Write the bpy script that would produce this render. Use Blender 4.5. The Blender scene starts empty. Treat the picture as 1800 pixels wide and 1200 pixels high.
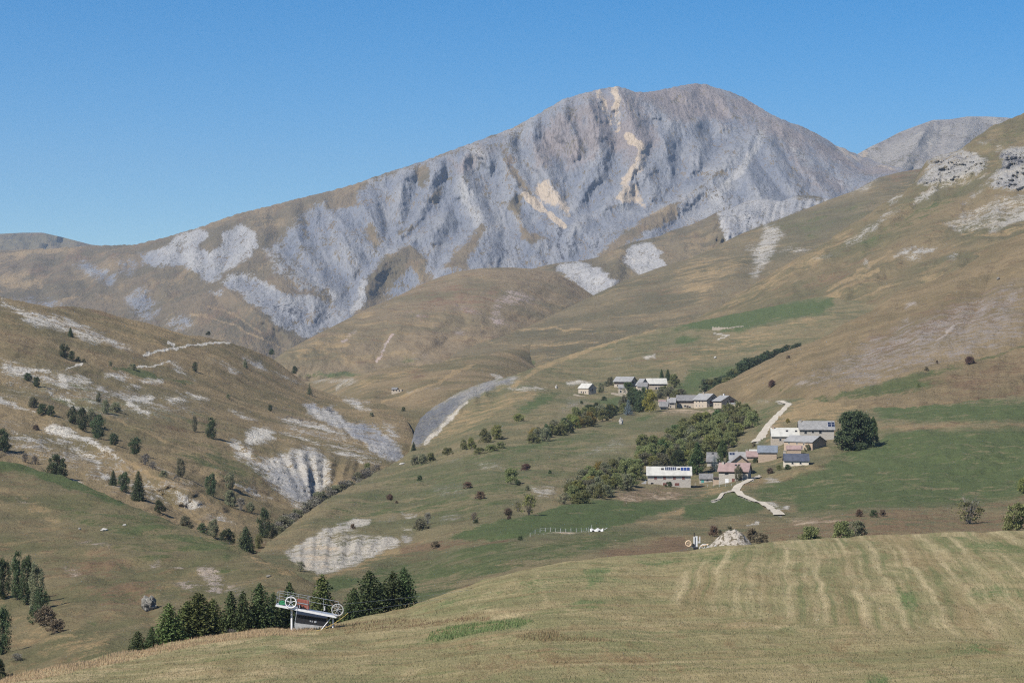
import bpy, bmesh, math, random
import numpy as np
from mathutils import Vector, Matrix

random.seed(7)
rng = np.random.default_rng(7)
SC = bpy.context.scene
COL = SC.collection
R = math.radians

# ---------------------------------------------------------------- camera
F = 4063.0          # focal length in photo pixels (1800 wide)
HZ = 640.0          # photo row of the true horizon
CLIP = 60000.0
cam_data = bpy.data.cameras.new('camera')
cam_data.sensor_fit = 'HORIZONTAL'
cam_data.sensor_width = 36.0
cam_data.lens = 36.0 * F / 1800.0
cam_data.shift_y = (HZ - 600.0) / 1800.0
cam_data.clip_start = 0.5
cam_data.clip_end = CLIP
cam = bpy.data.objects.new('camera', cam_data)
COL.objects.link(cam)
cam.location = (0, 0, 0)
cam.rotation_euler = (R(90), 0, 0)
SC.camera = cam

# ---------------------------------------------------------------- world, sun, exposure
SUN_EL = R(47.0)
SUN_DIR = Vector((-0.78, -0.63, 0.0)).normalized()      # horizontal direction towards the sun (left, a little behind)
SKY_STRENGTH = 0.066
SUN_STRENGTH = 4.6
EXPOSURE = 0.85
w = bpy.data.worlds.new('World'); SC.world = w; w.use_nodes = True
wn = w.node_tree.nodes; wl = w.node_tree.links
bg = wn['Background']
sky = wn.new('ShaderNodeTexSky'); sky.sky_type = 'NISHITA'; sky.sun_disc = False
sky.sun_elevation = SUN_EL
sky.sun_rotation = math.atan2(SUN_DIR.x, SUN_DIR.y)
sky.altitude = 2600; sky.air_density = 1.0; sky.dust_density = 0.1; sky.ozone_density = 3.0
hs = wn.new('ShaderNodeHueSaturation'); hs.inputs['Saturation'].default_value = 1.5; wl.new(sky.outputs[0], hs.inputs['Color']); wl.new(hs.outputs[0], bg.inputs[0]); bg.inputs[1].default_value = SKY_STRENGTH
sd = bpy.data.lights.new('sun', 'SUN'); sd.energy = SUN_STRENGTH; sd.angle = R(0.53); sd.color = (1.0, 0.955, 0.88)
so = bpy.data.objects.new('sun', sd); COL.objects.link(so)
to_sun = Vector((SUN_DIR.x * math.cos(SUN_EL), SUN_DIR.y * math.cos(SUN_EL), math.sin(SUN_EL)))
so.rotation_euler = to_sun.to_track_quat('Z', 'Y').to_euler()
so.location = to_sun * 200
SC.view_settings.view_transform = 'Standard'
SC.view_settings.look = 'None'
SC.view_settings.exposure = EXPOSURE
SC.view_settings.gamma = 1.0
SC.view_settings.use_curve_mapping = False
SC.cycles.use_denoising = False
SC.cycles.use_adaptive_sampling = False
SC.cycles.pixel_filter_type = 'BLACKMAN_HARRIS'
SC.cycles.filter_width = 1.15
SC.cycles.max_bounces = 5
SC.cycles.diffuse_bounces = 3
SC.cycles.volume_bounces = 0
SC.cycles.transparent_max_bounces = 4

# ---------------------------------------------------------------- numeric helpers
_perm = np.random.default_rng(3).permutation(512).astype(np.int64)
_perm = np.concatenate([_perm, _perm, _perm])
_ga = np.random.default_rng(4).random(512) * 2 * np.pi
_gx, _gy = np.cos(_ga), np.sin(_ga)
def perlin(x, y, seed=0):
    x = np.asarray(x, float) + seed * 37.17; y = np.asarray(y, float) + seed * 11.93
    xi = np.floor(x).astype(np.int64); yi = np.floor(y).astype(np.int64)
    xf = x - xi; yf = y - yi
    u = xf*xf*xf*(xf*(xf*6-15)+10); v = yf*yf*yf*(yf*(yf*6-15)+10)
    xi &= 511; yi &= 511
    def g(ix, iy, fx, fy):
        h = _perm[_perm[ix & 511] + (iy & 511)] & 511
        return _gx[h]*fx + _gy[h]*fy
    a = g(xi, yi, xf, yf); b = g(xi+1, yi, xf-1, yf)
    c = g(xi, yi+1, xf, yf-1); d = g(xi+1, yi+1, xf-1, yf-1)
    return (a + u*(b-a) + v*((c + u*(d-c)) - (a + u*(b-a)))) * 1.5
def fbm(x, y, oct=4, seed=0, gain=0.5):
    s = 0; a = 1.0
    for o in range(oct):
        s = s + a*perlin(x*2**o, y*2**o, seed+o*5); a *= gain
    return s
def ridged(x, y, oct=4, seed=0, gain=0.5):
    s = 0; a = 1.0; t = 0
    for o in range(oct):
        s = s + a*(1-np.abs(perlin(x*2**o, y*2**o, seed+o*5))*1.6); t += a; a *= gain
    return s/t
def sstep(a, b, x):
    t = np.clip((x-a)/(b-a), 0, 1); return t*t*(3-2*t)
def seg_dist(px, py, pts):
    """distance to a polyline and the position along it (0..1)"""
    best = np.full(px.shape, 1e9); along = np.zeros(px.shape)
    pts = np.asarray(pts, float)
    L = np.r_[0, np.cumsum(np.hypot(*(pts[1:, :2]-pts[:-1, :2]).T))]
    for i in range(len(pts)-1):
        ax, ay = pts[i, :2]; bx, by = pts[i+1, :2]
        dx, dy = bx-ax, by-ay; l2 = dx*dx+dy*dy+1e-9
        t = np.clip(((px-ax)*dx+(py-ay)*dy)/l2, 0, 1)
        d = np.hypot(px-(ax+t*dx), py-(ay+t*dy))
        m = d < best
        best = np.where(m, d, best); along = np.where(m, (L[i]+t*(L[i+1]-L[i]))/L[-1], along)
    return best, along
def poly_sd(px, py, pts):
    """signed distance, positive inside"""
    pts = np.asarray(pts, float); n = len(pts)
    inside = np.zeros(px.shape, bool)
    for i in range(n):
        x0, y0 = pts[i]; x1, y1 = pts[(i+1) % n]
        if y0 == y1: continue
        c = (y0 > py) != (y1 > py)
        inside ^= c & (px < (x1-x0)*(py-y0)/(y1-y0)+x0)
    d, _ = seg_dist(px, py, np.vstack([pts, pts[:1]]))
    return np.where(inside, d, -d)
def zoomed(x0, y0, s):
    return lambda pts: [(x0+p[0]/s, y0+p[1]/s) + tuple(p[2:]) for p in pts]
z6 = zoomed(0, 520, 2.5714); z7 = zoomed(0, 380, 2.5714); z8 = zoomed(600, 130, 2.5714)
z1 = zoomed(1200, 180, 3); z2 = zoomed(450, 440, 3); z3 = zoomed(900, 480, 3)
z4 = zoomed(450, 740, 3); z5 = zoomed(1300, 560, 3); zv = zoomed(1080, 700, 3.6)
z9 = zoomed(700, 880, 3); z10 = zoomed(1200, 850, 3); z0 = zoomed(0, 780, 2.857)

# ---------------------------------------------------------------- object helpers
def new_obj(name, me, parent=None, mat=None):
    o = bpy.data.objects.new(name, me)
    COL.objects.link(o)
    if parent is not None: o.parent = parent
    if mat is not None and me is not None and not me.materials:
        for m in (mat if isinstance(mat, (list, tuple)) else [mat]): me.materials.append(m)
    return o
def thing(name, label, cat, loc=(0, 0, 0), rz=0.0, group=None):
    o = bpy.data.objects.new(name, None); COL.objects.link(o)
    o.empty_display_size = 0.5
    o.location = loc; o.rotation_euler = (0, 0, rz)
    tag(o, label, cat, group); return o
def tag(o, label, cat, group=None, kind=None):
    o['label'] = label; o['category'] = cat
    if group: o['group'] = group
    if kind: o['kind'] = kind
    return o
class MB:
    """collects boxes, tubes, prisms; build() links them as one mesh"""
    def __init__(s): s.v = []; s.f = []; s.m = []
    def add(s, vs, fs, mi=0):
        b = len(s.v); s.v += [tuple(v) for v in vs]
        s.f += [tuple(b+i for i in f) for f in fs]; s.m += [mi]*len(fs)
    def box(s, x0, x1, y0, y1, z0, z1, mi=0, M=None):
        vs = [Vector(p) for p in ((x0,y0,z0),(x1,y0,z0),(x1,y1,z0),(x0,y1,z0),(x0,y0,z1),(x1,y0,z1),(x1,y1,z1),(x0,y1,z1))]
        if M is not None: vs = [M @ v for v in vs]
        s.add(vs, [(0,3,2,1),(4,5,6,7),(0,1,5,4),(1,2,6,5),(2,3,7,6),(3,0,4,7)], mi)
    def tube(s, a, b, r0, r1=None, n=8, mi=0, caps=True):
        a = Vector(a); b = Vector(b); r1 = r0 if r1 is None else r1
        q = (b-a).to_track_quat('Z', 'Y')
        vs = []
        for c, r in ((a, r0), (b, r1)):
            for i in range(n):
                t = 2*math.pi*i/n; vs.append(c + q @ Vector((r*math.cos(t), r*math.sin(t), 0)))
        fs = [(i, (i+1) % n, n+(i+1) % n, n+i) for i in range(n)]
        if caps: fs += [tuple(range(n-1, -1, -1)), tuple(range(n, 2*n))]
        s.add(vs, fs, mi)
    def ring(s, c, r, th, axis='Y', n=28, k=6, mi=0):
        c = Vector(c); vs = []; fs = []
        for i in range(n):
            t = 2*math.pi*i/n
            for j in range(k):
                u = 2*math.pi*j/k; rr = r+th*math.cos(u)
                vs.append(c + Vector((rr*math.cos(t), th*math.sin(u)*1.3, rr*math.sin(t))))
        for i in range(n):
            for j in range(k):
                fs.append((i*k+j, i*k+(j+1) % k, ((i+1) % n)*k+(j+1) % k, ((i+1) % n)*k+j))
        s.add(vs, fs, mi)
    def prism(s, prof, x0, x1, mi=0):
        """(y,z) profile (counter-clockwise seen from +x) extruded along x"""
        n = len(prof)
        vs = [(x0, y, z) for y, z in prof]+[(x1, y, z) for y, z in prof]
        fs = [(i, (i+1) % n, n+(i+1) % n, n+i) for i in range(n)]
        fs = [tuple(reversed(f)) for f in fs]
        fs += [tuple(range(n)), tuple(range(2*n-1, n-1, -1))]
        s.add(vs, fs, mi)
    def mesh(s, name):
        me = bpy.data.meshes.new(name); me.from_pydata(s.v, [], s.f)
        me.polygons.foreach_set('material_index', s.m)
        me.validate()
        bm = bmesh.new(); bm.from_mesh(me); bmesh.ops.recalc_face_normals(bm, faces=bm.faces); bm.to_mesh(me); bm.free()
        me.update(); return me
    def build(s, name, mat, parent=None):
        return new_obj(name, s.mesh(name), parent, mat)

# ---------------------------------------------------------------- materials
class NT:
    def __init__(s, name, rough=0.9, spec=0.2):
        s.mat = bpy.data.materials.new(name); s.mat.use_nodes = True
        s.n = s.mat.node_tree.nodes; s.l = s.mat.node_tree.links
        s.bsdf = s.n['Principled BSDF']; s.bsdf.inputs['Roughness'].default_value = rough
        s.bsdf.inputs['Specular IOR Level'].default_value = spec
    def node(s, t, **kw):
        n = s.n.new(t)
        for k, v in kw.items(): setattr(n, k, v)
        return n
    def link(s, a, b): s.l.new(a, b)
    def val(s, sock, v):
        if hasattr(v, 'is_linked') or isinstance(v, bpy.types.NodeSocket): s.l.new(v, sock)
        elif isinstance(v, (tuple, list)) and len(v) == 3 and sock.type == 'RGBA': sock.default_value = (*v, 1)
        else: sock.default_value = v
    def math(s, op, a, b=None, c=None, clamp=False):
        n = s.node('ShaderNodeMath', operation=op); n.use_clamp = clamp
        s.val(n.inputs[0], a)
        if b is not None: s.val(n.inputs[1], b)
        if c is not None: s.val(n.inputs[2], c)
        return n.outputs[0]
    def mix(s, f, a, b):
        n = s.node('ShaderNodeMix', data_type='RGBA'); n.clamp_factor = True
        s.val(n.inputs[0], f); s.val(n.inputs[6], a); s.val(n.inputs[7], b); return n.outputs[2]
    def mul(s, f, a, b):
        n = s.node('ShaderNodeMix', data_type='RGBA', blend_type='MULTIPLY'); n.clamp_factor = True
        s.val(n.inputs[0], f); s.val(n.inputs[6], a); s.val(n.inputs[7], b); return n.outputs[2]
    def noise(s, vec, scale, detail=6, rough=0.6, dist=0.0):
        n = s.node('ShaderNodeTexNoise'); n.inputs['Scale'].default_value = scale
        n.inputs['Detail'].default_value = detail; n.inputs['Roughness'].default_value = rough
        n.inputs['Distortion'].default_value = dist
        if vec is not None: s.link(vec, n.inputs['Vector'])
        return n.outputs['Fac']
    def scaled(s, vec, sc):
        n = s.node('ShaderNodeMapping'); n.inputs['Scale'].default_value = sc; s.link(vec, n.inputs['Vector']); return n.outputs[0]
    def step(s, x, a, b):
        n = s.node('ShaderNodeMapRange', interpolation_type='SMOOTHSTEP')
        s.val(n.inputs[0], x); n.inputs[1].default_value = a; n.inputs[2].default_value = b
        return n.outputs[0]
    def bump(s, h, strength, dist):
        n = s.node('ShaderNodeBump'); n.inputs['Strength'].default_value = strength; n.inputs['Distance'].default_value = dist
        s.link(h, n.inputs['Height']); s.link(n.outputs[0], s.bsdf.inputs['Normal']); return n
    def geo(s): return s.node('ShaderNodeNewGeometry').outputs['Position']
    def obj(s): return s.node('ShaderNodeTexCoord').outputs['Object']

def plain(name, col, rough=0.7, var=0.15, scale=3.0, spec=0.3, metal=0.0, bump=0.0):
    t = NT(name, rough, spec); o = t.obj()
    n = t.noise(o, scale, 5)
    c = t.mix(t.step(n, 0.3, 0.7), tuple(x*(1-var) for x in col), tuple(min(1, x*(1+var)) for x in col))
    t.link(c, t.bsdf.inputs['Base Color']); t.bsdf.inputs['Metallic'].default_value = metal
    if bump: t.bump(t.noise(o, scale*4, 5), 0.5, bump)
    return t.mat

def stone_wall(name, a, b, mortar, scale=1.6):
    t = NT(name, 0.95, 0.1); o = t.obj()
    v = t.node('ShaderNodeTexVoronoi'); t.link(t.scaled(o, (1, 1, 1.5)), v.inputs['Vector']); v.inputs['Scale'].default_value = scale
    sep = t.node('ShaderNodeSeparateColor'); t.link(v.outputs['Color'], sep.inputs[0])
    c = t.mix(sep.outputs[0], a, b)
    c = t.mix(t.step(t.noise(o, 0.5, 5), 0.42, 0.62), c, mortar)
    c = t.mix(t.step(v.outputs['Distance'], 0.0, 0.5), c, mortar)
    t.link(c, t.bsdf.inputs['Base Color']); t.bump(v.outputs['Distance'], 0.6, 0.08)
    return t.mat

def sheet_roof(name, col, rust=(0.2, 0.15, 0.12), amount=0.25, pitch=2.0, ribs=True):
    """metal sheets or slates with ribs running down the slope (local y)"""
    t = NT(name, 0.55, 0.35); o = t.obj()
    n = t.noise(o, 0.6, 6); c = t.mix(t.step(n, 0.35, 0.75), col, tuple(x*0.72 for x in col))
    c = t.mix(t.math('MULTIPLY', t.step(t.noise(o, 1.7, 7), 0.55, 0.72), amount), c, rust)
    wv = t.node('ShaderNodeTexWave', wave_type='BANDS', bands_direction='X'); t.link(o, wv.inputs['Vector'])
    wv.inputs['Scale'].default_value = pitch
    if ribs:
        c = t.mul(t.math('MULTIPLY', t.step(wv.outputs['Fac'], 0.75, 1.0), 0.35), c, (0.3, 0.3, 0.3))
    t.link(c, t.bsdf.inputs['Base Color'])
    t.bump(wv.outputs['Fac'], 0.4, 0.03); return t.mat

def slate_roof(name, a, b):
    t = NT(name, 0.8, 0.25); o = t.obj()
    br = t.node('ShaderNodeTexBrick'); t.link(t.scaled(o, (1, 1.3, 1.3)), br.inputs['Vector'])
    br.inputs['Scale'].default_value = 1.6; br.inputs['Color1'].default_value = (*a, 1); br.inputs['Color2'].default_value = (*b, 1)
    br.inputs['Mortar'].default_value = (a[0]*.5, a[1]*.5, a[2]*.5, 1); br.inputs['Mortar Size'].default_value = 0.03
    n = t.noise(o, 0.9, 7)
    c = t.mix(t.step(n, 0.35, 0.7), br.outputs['Color'], tuple(x*0.65 for x in a))
    t.link(c, t.bsdf.inputs['Base Color']); t.bump(t.noise(o, 3, 5), 0.5, 0.08); return t.mat

def leaf_mat(name, a, b, trans=0.25):
    t = NT(name, 0.75, 0.25)
    g = t.node('ShaderNodeNewGeometry'); oi = t.node('ShaderNodeObjectInfo')
    c = t.mix(g.outputs['Random Per Island'], a, b)
    h = t.node('ShaderNodeHueSaturation'); t.link(c, h.inputs['Color'])
    t.link(t.math('MULTIPLY_ADD', oi.outputs['Random'], 0.5, 0.75), h.inputs['Value'])
    t.link(t.math('MULTIPLY_ADD', oi.outputs['Random'], 0.05, 0.475), h.inputs['Hue'])
    t.link(h.outputs[0], t.bsdf.inputs['Base Color'])
    tr = t.node('ShaderNodeBsdfTranslucent'); t.link(h.outputs[0], tr.inputs['Color'])
    ms = t.node('ShaderNodeMixShader'); ms.inputs[0].default_value = trans
    t.link(t.bsdf.outputs[0], ms.inputs[1]); t.link(tr.outputs[0], ms.inputs[2])
    t.link(ms.outputs[0], t.n['Material Output'].inputs['Surface']); return t.mat

GRASS_A = (0.192, 0.146, 0.086); GRASS_B = (0.124, 0.106, 0.058)
STRAW = (0.27, 0.195, 0.105); GREEN = (0.070, 0.094, 0.036); RUST = (0.15, 0.10, 0.062)
PALE = (0.40, 0.365, 0.31); GREY = (0.22, 0.225, 0.245); DARKROCK = (0.075, 0.075, 0.085); OCHRE = (0.44, 0.35, 0.25); MAUVE = (0.215, 0.175, 0.16)
def terrain_mat(name, s, grass_a=GRASS_A, grass_b=GRASS_B, straw=STRAW, green=GREEN, rust=RUST, pale=PALE, grey=GREY,
                dark=DARKROCK, ochre=OCHRE, mauve=MAUVE, bump=0.3, tilt=(1, 1, 1), turn=0.0, fine=1.0, specks=0.0, tex=None):
    """s = size in metres of the small texture clumps on this landform; tilt / turn lay the grain along the beds"""
    t = NT(name, 0.95, 0.08); p = t.geo(); pr = p
    if turn:
        mp = t.node('ShaderNodeMapping'); mp.inputs['Rotation'].default_value = (0, turn, 0); t.link(p, mp.inputs['Vector']); pr = mp.outputs[0]
    pt = t.scaled(pr, tilt)
    A = t.node('ShaderNodeAttribute', attribute_name='ma'); B = t.node('ShaderNodeAttribute', attribute_name='mb')
    sa = t.node('ShaderNodeSeparateColor'); t.link(A.outputs['Color'], sa.inputs[0])
    sb = t.node('ShaderNodeSeparateColor'); t.link(B.outputs['Color'], sb.inputs[0])
    K = lambda n, g=2.4: t.math('MULTIPLY_ADD', n, g, 0.5-0.5*g, clamp=True)      # stretch the contrast of a noise about its middle
    nbig = t.noise(p, 0.03/s, 6, 0.6, 0.4); nmid = K(t.noise(pt, 0.2/s, 8, 0.7)); nfine = K(t.noise(pt, 1.0/s, 6, 0.75)); n2 = K(t.noise(pt, 0.09/s, 8, 0.7, 0.6)); nv = K(t.noise(pt, 3.5/s, 4, 0.7))
    e = t.math('ADD', t.math('MULTIPLY', nmid, 0.35), t.math('ADD', t.math('MULTIPLY', nfine, 0.4), t.math('MULTIPLY', nv, 0.25)))
    e2 = t.math('ADD', t.math('MULTIPLY', n2, 0.5), t.math('ADD', t.math('MULTIPLY', nmid, 0.25), t.math('MULTIPLY', nfine, 0.25)))
    def edged(m, n, k=6.2, lo=0.35, hi=0.65):     # cover m (0..1) broken up by the noise n; nothing where m is 0
        v = t.math('ADD', t.math('MULTIPLY_ADD', m, 1.6, -0.33), t.math('MULTIPLY', t.math('SUBTRACT', n, 0.5), k))
        return t.math('MULTIPLY', t.step(v, lo, hi), t.step(m, 0.02, 0.3))
    c = t.mix(t.step(nbig, 0.38, 0.62), grass_a, grass_b)
    c = t.mix(t.math('MULTIPLY', t.step(e2, 0.5, 0.68), 0.55), c, straw)
    c = t.mix(t.math('MULTIPLY', t.step(nmid, 0.55, 0.85), 0.45), c, rust)
    c = t.mix(t.math('MULTIPLY', edged(sa.outputs[2], e2, 4.0, 0.0, 1.0), 0.85), c, straw)
    gm = t.mix(t.math('MULTIPLY', t.step(e2, 0.40, 0.66), 0.62), green, tuple(0.45*g+0.55*h for g, h in zip(green, grass_b)))
    c = t.mix(edged(sa.outputs[1], e2, 3.5, 0.05, 0.85), c, gm)
    c = t.mix(t.math('MULTIPLY', edged(A.outputs['Alpha'], e2, 4.0, 0.0, 0.9), 0.85), c, rust)
    if tex: c = tex(t, p, c, B.outputs['Alpha'])
    rk = t.mix(t.math('ADD', sb.outputs[2], t.math('MULTIPLY', t.math('SUBTRACT', e2, 0.5), 1.5), clamp=True), grey, pale)
    if not tex: rk = t.mix(t.math('MULTIPLY', edged(B.outputs['Alpha'], e2, 3.0, 0.0, 1.0), 0.8), rk, mauve)
    rk = t.mul(t.math('MULTIPLY', t.step(nfine, 0.48, 0.8), 0.55), rk, (0.55, 0.54, 0.53))
    c = t.mix(edged(sa.outputs[0], e), c, rk)
    c = t.mix(t.math('MULTIPLY', edged(sb.outputs[0], e2, 4.0, 0.1, 0.9), 0.8), c, ochre)
    c = t.mix(edged(sb.outputs[1], e, 5.5), c, dark)
    # fine clump texture, tufts and small stones
    c = t.mul(t.math('MULTIPLY', t.step(e, 0.46, 0.72), 0.6*fine), c, (0.55, 0.55, 0.52))
    if specks:
        c = t.mix(t.math('MULTIPLY', t.step(t.noise(p, 1.6/s, 3, 0.8), 0.67, 0.72), specks), c, pale)
        c = t.mul(t.math('MULTIPLY', t.step(t.noise(t.scaled(p, (1, 1, 1.4)), 1.15/s, 4, 0.8), 0.60, 0.68), 0.6), c, (0.4, 0.42, 0.36))
    t.link(c, t.bsdf.inputs['Base Color'])
    h = t.math('ADD', t.math('MULTIPLY', nmid, 2.5), t.math('MULTIPLY', nfine, 1.2))
    t.bump(h, 0.9, bump*s)
    return t.mat
def mown(t, p, c, m):
    """mowing streaks: swaths running up the field where m is 1, level drift lines elsewhere"""
    sp = t.node('ShaderNodeSeparateXYZ'); t.link(p, sp.inputs[0]); x, y = sp.outputs[0], sp.outputs[1]
    wob = t.math('MULTIPLY', t.math('SUBTRACT', t.noise(p, 0.02, 2), 0.5), 4.0)
    u = t.math('ADD', t.math('SUBTRACT', x, t.math('MULTIPLY', y, 0.115)), wob)
    def vec(a, b):
        q = t.node('ShaderNodeCombineXYZ'); t.link(a, q.inputs[0]); t.link(b, q.inputs[1]); return q.outputs[0]
    M = lambda q, k: t.math('MULTIPLY', q, k)
    s1 = t.noise(vec(M(u, 0.8), M(y, 0.012)), 1.0, 5, 0.66); s2 = t.noise(vec(M(u, 0.16), M(y, 0.012)), 1.0, 3, 0.5)
    wv = t.math('POWER', t.math('MULTIPLY_ADD', t.math('SINE', M(u, 6.2832/4.6)), 0.5, 0.5), 7.0)
    brk = t.step(t.noise(vec(M(u, 0.2), M(y, 0.03)), 1.0, 5, 0.65), 0.34, 0.54)
    light = t.math('ADD', M(t.step(s1, 0.47, 0.66), 0.42), M(t.math('MULTIPLY', wv, brk), 0.45), clamp=True)
    h1 = t.noise(vec(M(x, 0.045), M(y, 0.55)), 1.0, 6, 0.65); h2 = t.noise(vec(M(x, 0.02), M(y, 0.16)), 1.0, 4, 0.6)
    up = t.mix(light, c, (0.375, 0.305, 0.18)); up = t.mix(M(t.step(s2, 0.5, 0.68), 0.5), up, (0.19, 0.135, 0.07)); up = t.mix(M(t.step(s1, 0.48, 0.34), 0.6), up, (0.10, 0.118, 0.048))
    lev = t.mix(M(t.step(h1, 0.48, 0.70), 0.5), c, (0.34, 0.27, 0.155)); lev = t.mix(M(t.step(h2, 0.5, 0.64), 0.5), lev, (0.185, 0.13, 0.068)); lev = t.mix(M(t.step(h1, 0.47, 0.36), 0.45), lev, (0.095, 0.12, 0.045))
    return t.mix(t.step(m, 0.1, 0.9), lev, up)

# ---------------------------------------------------------------- landforms
def tps_fit(pts, lam=1e-3):
    p = np.asarray(pts, float); X = np.c_[p[:, 0]/100, p[:, 1]/60]; y = np.log(p[:, 2]); n = len(p)
    d = np.hypot(X[:, None, 0]-X[None, :, 0], X[:, None, 1]-X[None, :, 1])
    K = np.where(d > 0, d*d*np.log(d+1e-12), 0) + lam*n*np.eye(n)
    P = np.c_[np.ones(n), X]
    A = np.zeros((n+3, n+3)); A[:n, :n] = K; A[:n, n:] = P; A[n:, :n] = P.T
    sol = np.linalg.solve(A, np.r_[y, 0, 0, 0])
    return X, sol
def tps_eval(fit, px, py):
    X, sol = fit; n = len(X); sh = px.shape
    x = px.ravel()/100; y = py.ravel()/60
    out = sol[n]+sol[n+1]*x+sol[n+2]*y
    for i in range(n):
        r2 = (x-X[i, 0])**2+(y-X[i, 1])**2
        out += sol[i]*0.5*r2*np.log(r2+1e-12)
    return np.exp(out).reshape(sh)

class Land:
    """one landform: its skyline (top), how far each spot of it is (pts), ribs and gullies, and cover"""
    def __init__(s, name, x0, x1, dx, nrow, top, bottom, pts, ribs=(), relief=None, rough=(0, 1), crest=(0.0, 10), back=(12, 30.0, 0.35),
                 top_noise=(0, 1)):
        s.name = name; s.x0, s.x1, s.dx, s.nrow = x0, x1, dx, nrow
        s.top = np.asarray(top, float); s.bottom = np.asarray(bottom, float)
        s.fit = tps_fit(pts); s.ribs = ribs; s.relief = relief; s.rough = rough; s.crest = crest; s.back = back; s.top_noise = top_noise
        s.paint = []; s.rock = None; s.lim = (min(q[0] for q in pts)-40, max(q[0] for q in pts)+40)
    def T(s, px):
        t = np.interp(px, s.top[:, 0], s.top[:, 1])
        if s.top_noise[0]: t = t + s.top_noise[0]*fbm(np.asarray(px)/s.top_noise[1], np.full(np.shape(px), 3.3), 5, 9, 0.6)
        return t
    def D(s, px, py):
        px = np.asarray(px, float); py = np.asarray(py, float)
        d = tps_eval(s.fit, np.clip(px, *s.lim), py)
        for rib in s.ribs:
            a, wd, pl = rib[:3]; sharp = rib[3] if len(rib) > 3 else 1.3
            pl = np.asarray(pl, float); m = wd*1.05
            sel = (px > pl[:, 0].min()-m) & (px < pl[:, 0].max()+m) & (py > pl[:, 1].min()-m) & (py < pl[:, 1].max()+m)
            if not sel.any(): continue
            dd, al = seg_dist(px[sel], py[sel], pl)
            prof = np.clip(1-dd/wd, 0, 1); prof = prof*prof*(3-2*prof) if sharp == 0 else prof**sharp
            prof *= sstep(0, 0.18, al)*sstep(1.0, 0.8, al)*0.85+0.15
            d[sel] = d[sel]*(1-a*prof)
        if s.relief is not None: d = d + s.relief(px, py)
        if s.crest[0]:
            d = d*(1+s.crest[0]*np.exp(-np.clip(py-s.T(px), 0, None)/s.crest[1]))
        return d
    def zn(s, x, y):
        a, L = s.rough
        if not a: return 0
        return a*fbm(x/L, y/L, 3, 2, 0.5)
    def xyz(s, px, py):
        px = np.atleast_1d(np.asarray(px, float)); py = np.atleast_1d(np.asarray(py, float))
        d = s.D(px, py); x = (px-900)/F*d; z = (HZ-py)/F*d
        return x, d, z+s.zn(x, d)
    def at(s, px, py):
        x, y, z = s.xyz(px, py); return Vector((x[0], y[0], z[0]))
    def behind(s, px, dist):
        """the ground on the far side of the crest, dist metres past it"""
        c = s.at(px, float(s.T(np.array([px]))[0]))
        n, st, sl = s.back
        drop = sum(min(dist, 1e9)/8*sl*min(1, (k+1)/3) for k in range(8))
        return Vector((c.x, c.y+dist, c.z-drop))
    def build(s, mat, front=None):
        cols = np.arange(s.x0, s.x1+s.dx, s.dx)      # finely where the photograph looks, coarsely to either side
        if s.x0 < 0: cols = np.r_[np.linspace(s.x0-900, s.x0, 50)[:-1], cols]
        if s.x1 > 1900: cols = np.r_[cols, np.linspace(cols[-1], cols[-1]+900, 50)[1:]]
        nc = len(cols)
        T = s.T(cols); B = np.maximum(np.interp(cols, s.bottom[:, 0], s.bottom[:, 1]), T+4)
        rows = np.linspace(B.max(), T.min(), s.nrow)[:, None]
        PX = np.broadcast_to(cols, (s.nrow, nc)).copy(); PY = np.clip(rows, T, B)
        x, y, z = s.xyz(PX.ravel(), PY.ravel())
        x = x.reshape(PX.shape); y = y.reshape(PX.shape); z = z.reshape(PX.shape)
        ch = s.cover(PX, PY)
        if s.name == 'mountain':      # rib crests paled with scree and painted light, gullies greyed as painted shade
            dr, dg = mtn_net(PX, PY); ch[..., 6] = np.clip(ch[..., 6]+0.30*np.exp(-dr/8.0)-0.25*np.exp(-dg/9.0), 0, 1)
        if s.rock:      # bare ground is gullied and broken
            am, lx, ly = s.rock; n_ = ridged((PX-0.15*PY)/lx, PY/ly, 4, 61, 0.6)-0.55
            f = 1-am*0.001*np.clip(ch[..., 0], 0, 1)*n_*np.ones_like(y); x = x*f; y = y*f; z = z*f
        # far side of the crest
        n, st, sl = s.back
        bx, by, bz = [], [], []
        cx, cy, cz = x[-1].copy(), y[-1].copy(), z[-1].copy()
        for k in range(n):
            cy = cy+st; cz = cz-st*sl*min(1, (k+1)/3)
            bx.append(cx.copy()); by.append(cy.copy()); bz.append(cz+s.zn(cx, cy)-s.zn(x[-1], y[-1]))
        x = np.vstack([x]+[np.array(bx)]); y = np.vstack([y]+[np.array(by)]); z = np.vstack([z]+[np.array(bz)])
        ch = np.concatenate([ch, np.repeat(ch[-1:], n, 0)], 0)
        nr = s.nrow+n
        if front is not None:      # ground between this landform and the place the photographer stands
            fx, fy, fz = front(x[0], y[0], z[0])
            k = len(fx); x = np.vstack([fx, x]); y = np.vstack([fy, y]); z = np.vstack([fz, z])
            ch = np.concatenate([np.repeat(ch[:1], k, 0), ch], 0); nr += k
        me = bpy.data.meshes.new(s.name)
        nv = nr*nc; co = np.stack([x.ravel(), y.ravel(), z.ravel()], 1).astype(np.float32)
        i = np.arange(nr-1)[:, None]*nc+np.arange(nc-1)[None, :]
        quads = np.stack([i, i+1, i+1+nc, i+nc], -1).reshape(-1, 4).astype(np.int32)
        me.vertices.add(nv); me.vertices.foreach_set('co', co.ravel())
        me.loops.add(quads.size); me.loops.foreach_set('vertex_index', quads.ravel())
        me.polygons.add(len(quads)); me.polygons.foreach_set('loop_start', np.arange(0, quads.size, 4, dtype=np.int32))
        me.polygons.foreach_set('loop_total', np.full(len(quads), 4, np.int32))
        me.update(calc_edges=True)
        me.polygons.foreach_set('use_smooth', np.ones(len(quads), bool))
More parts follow.
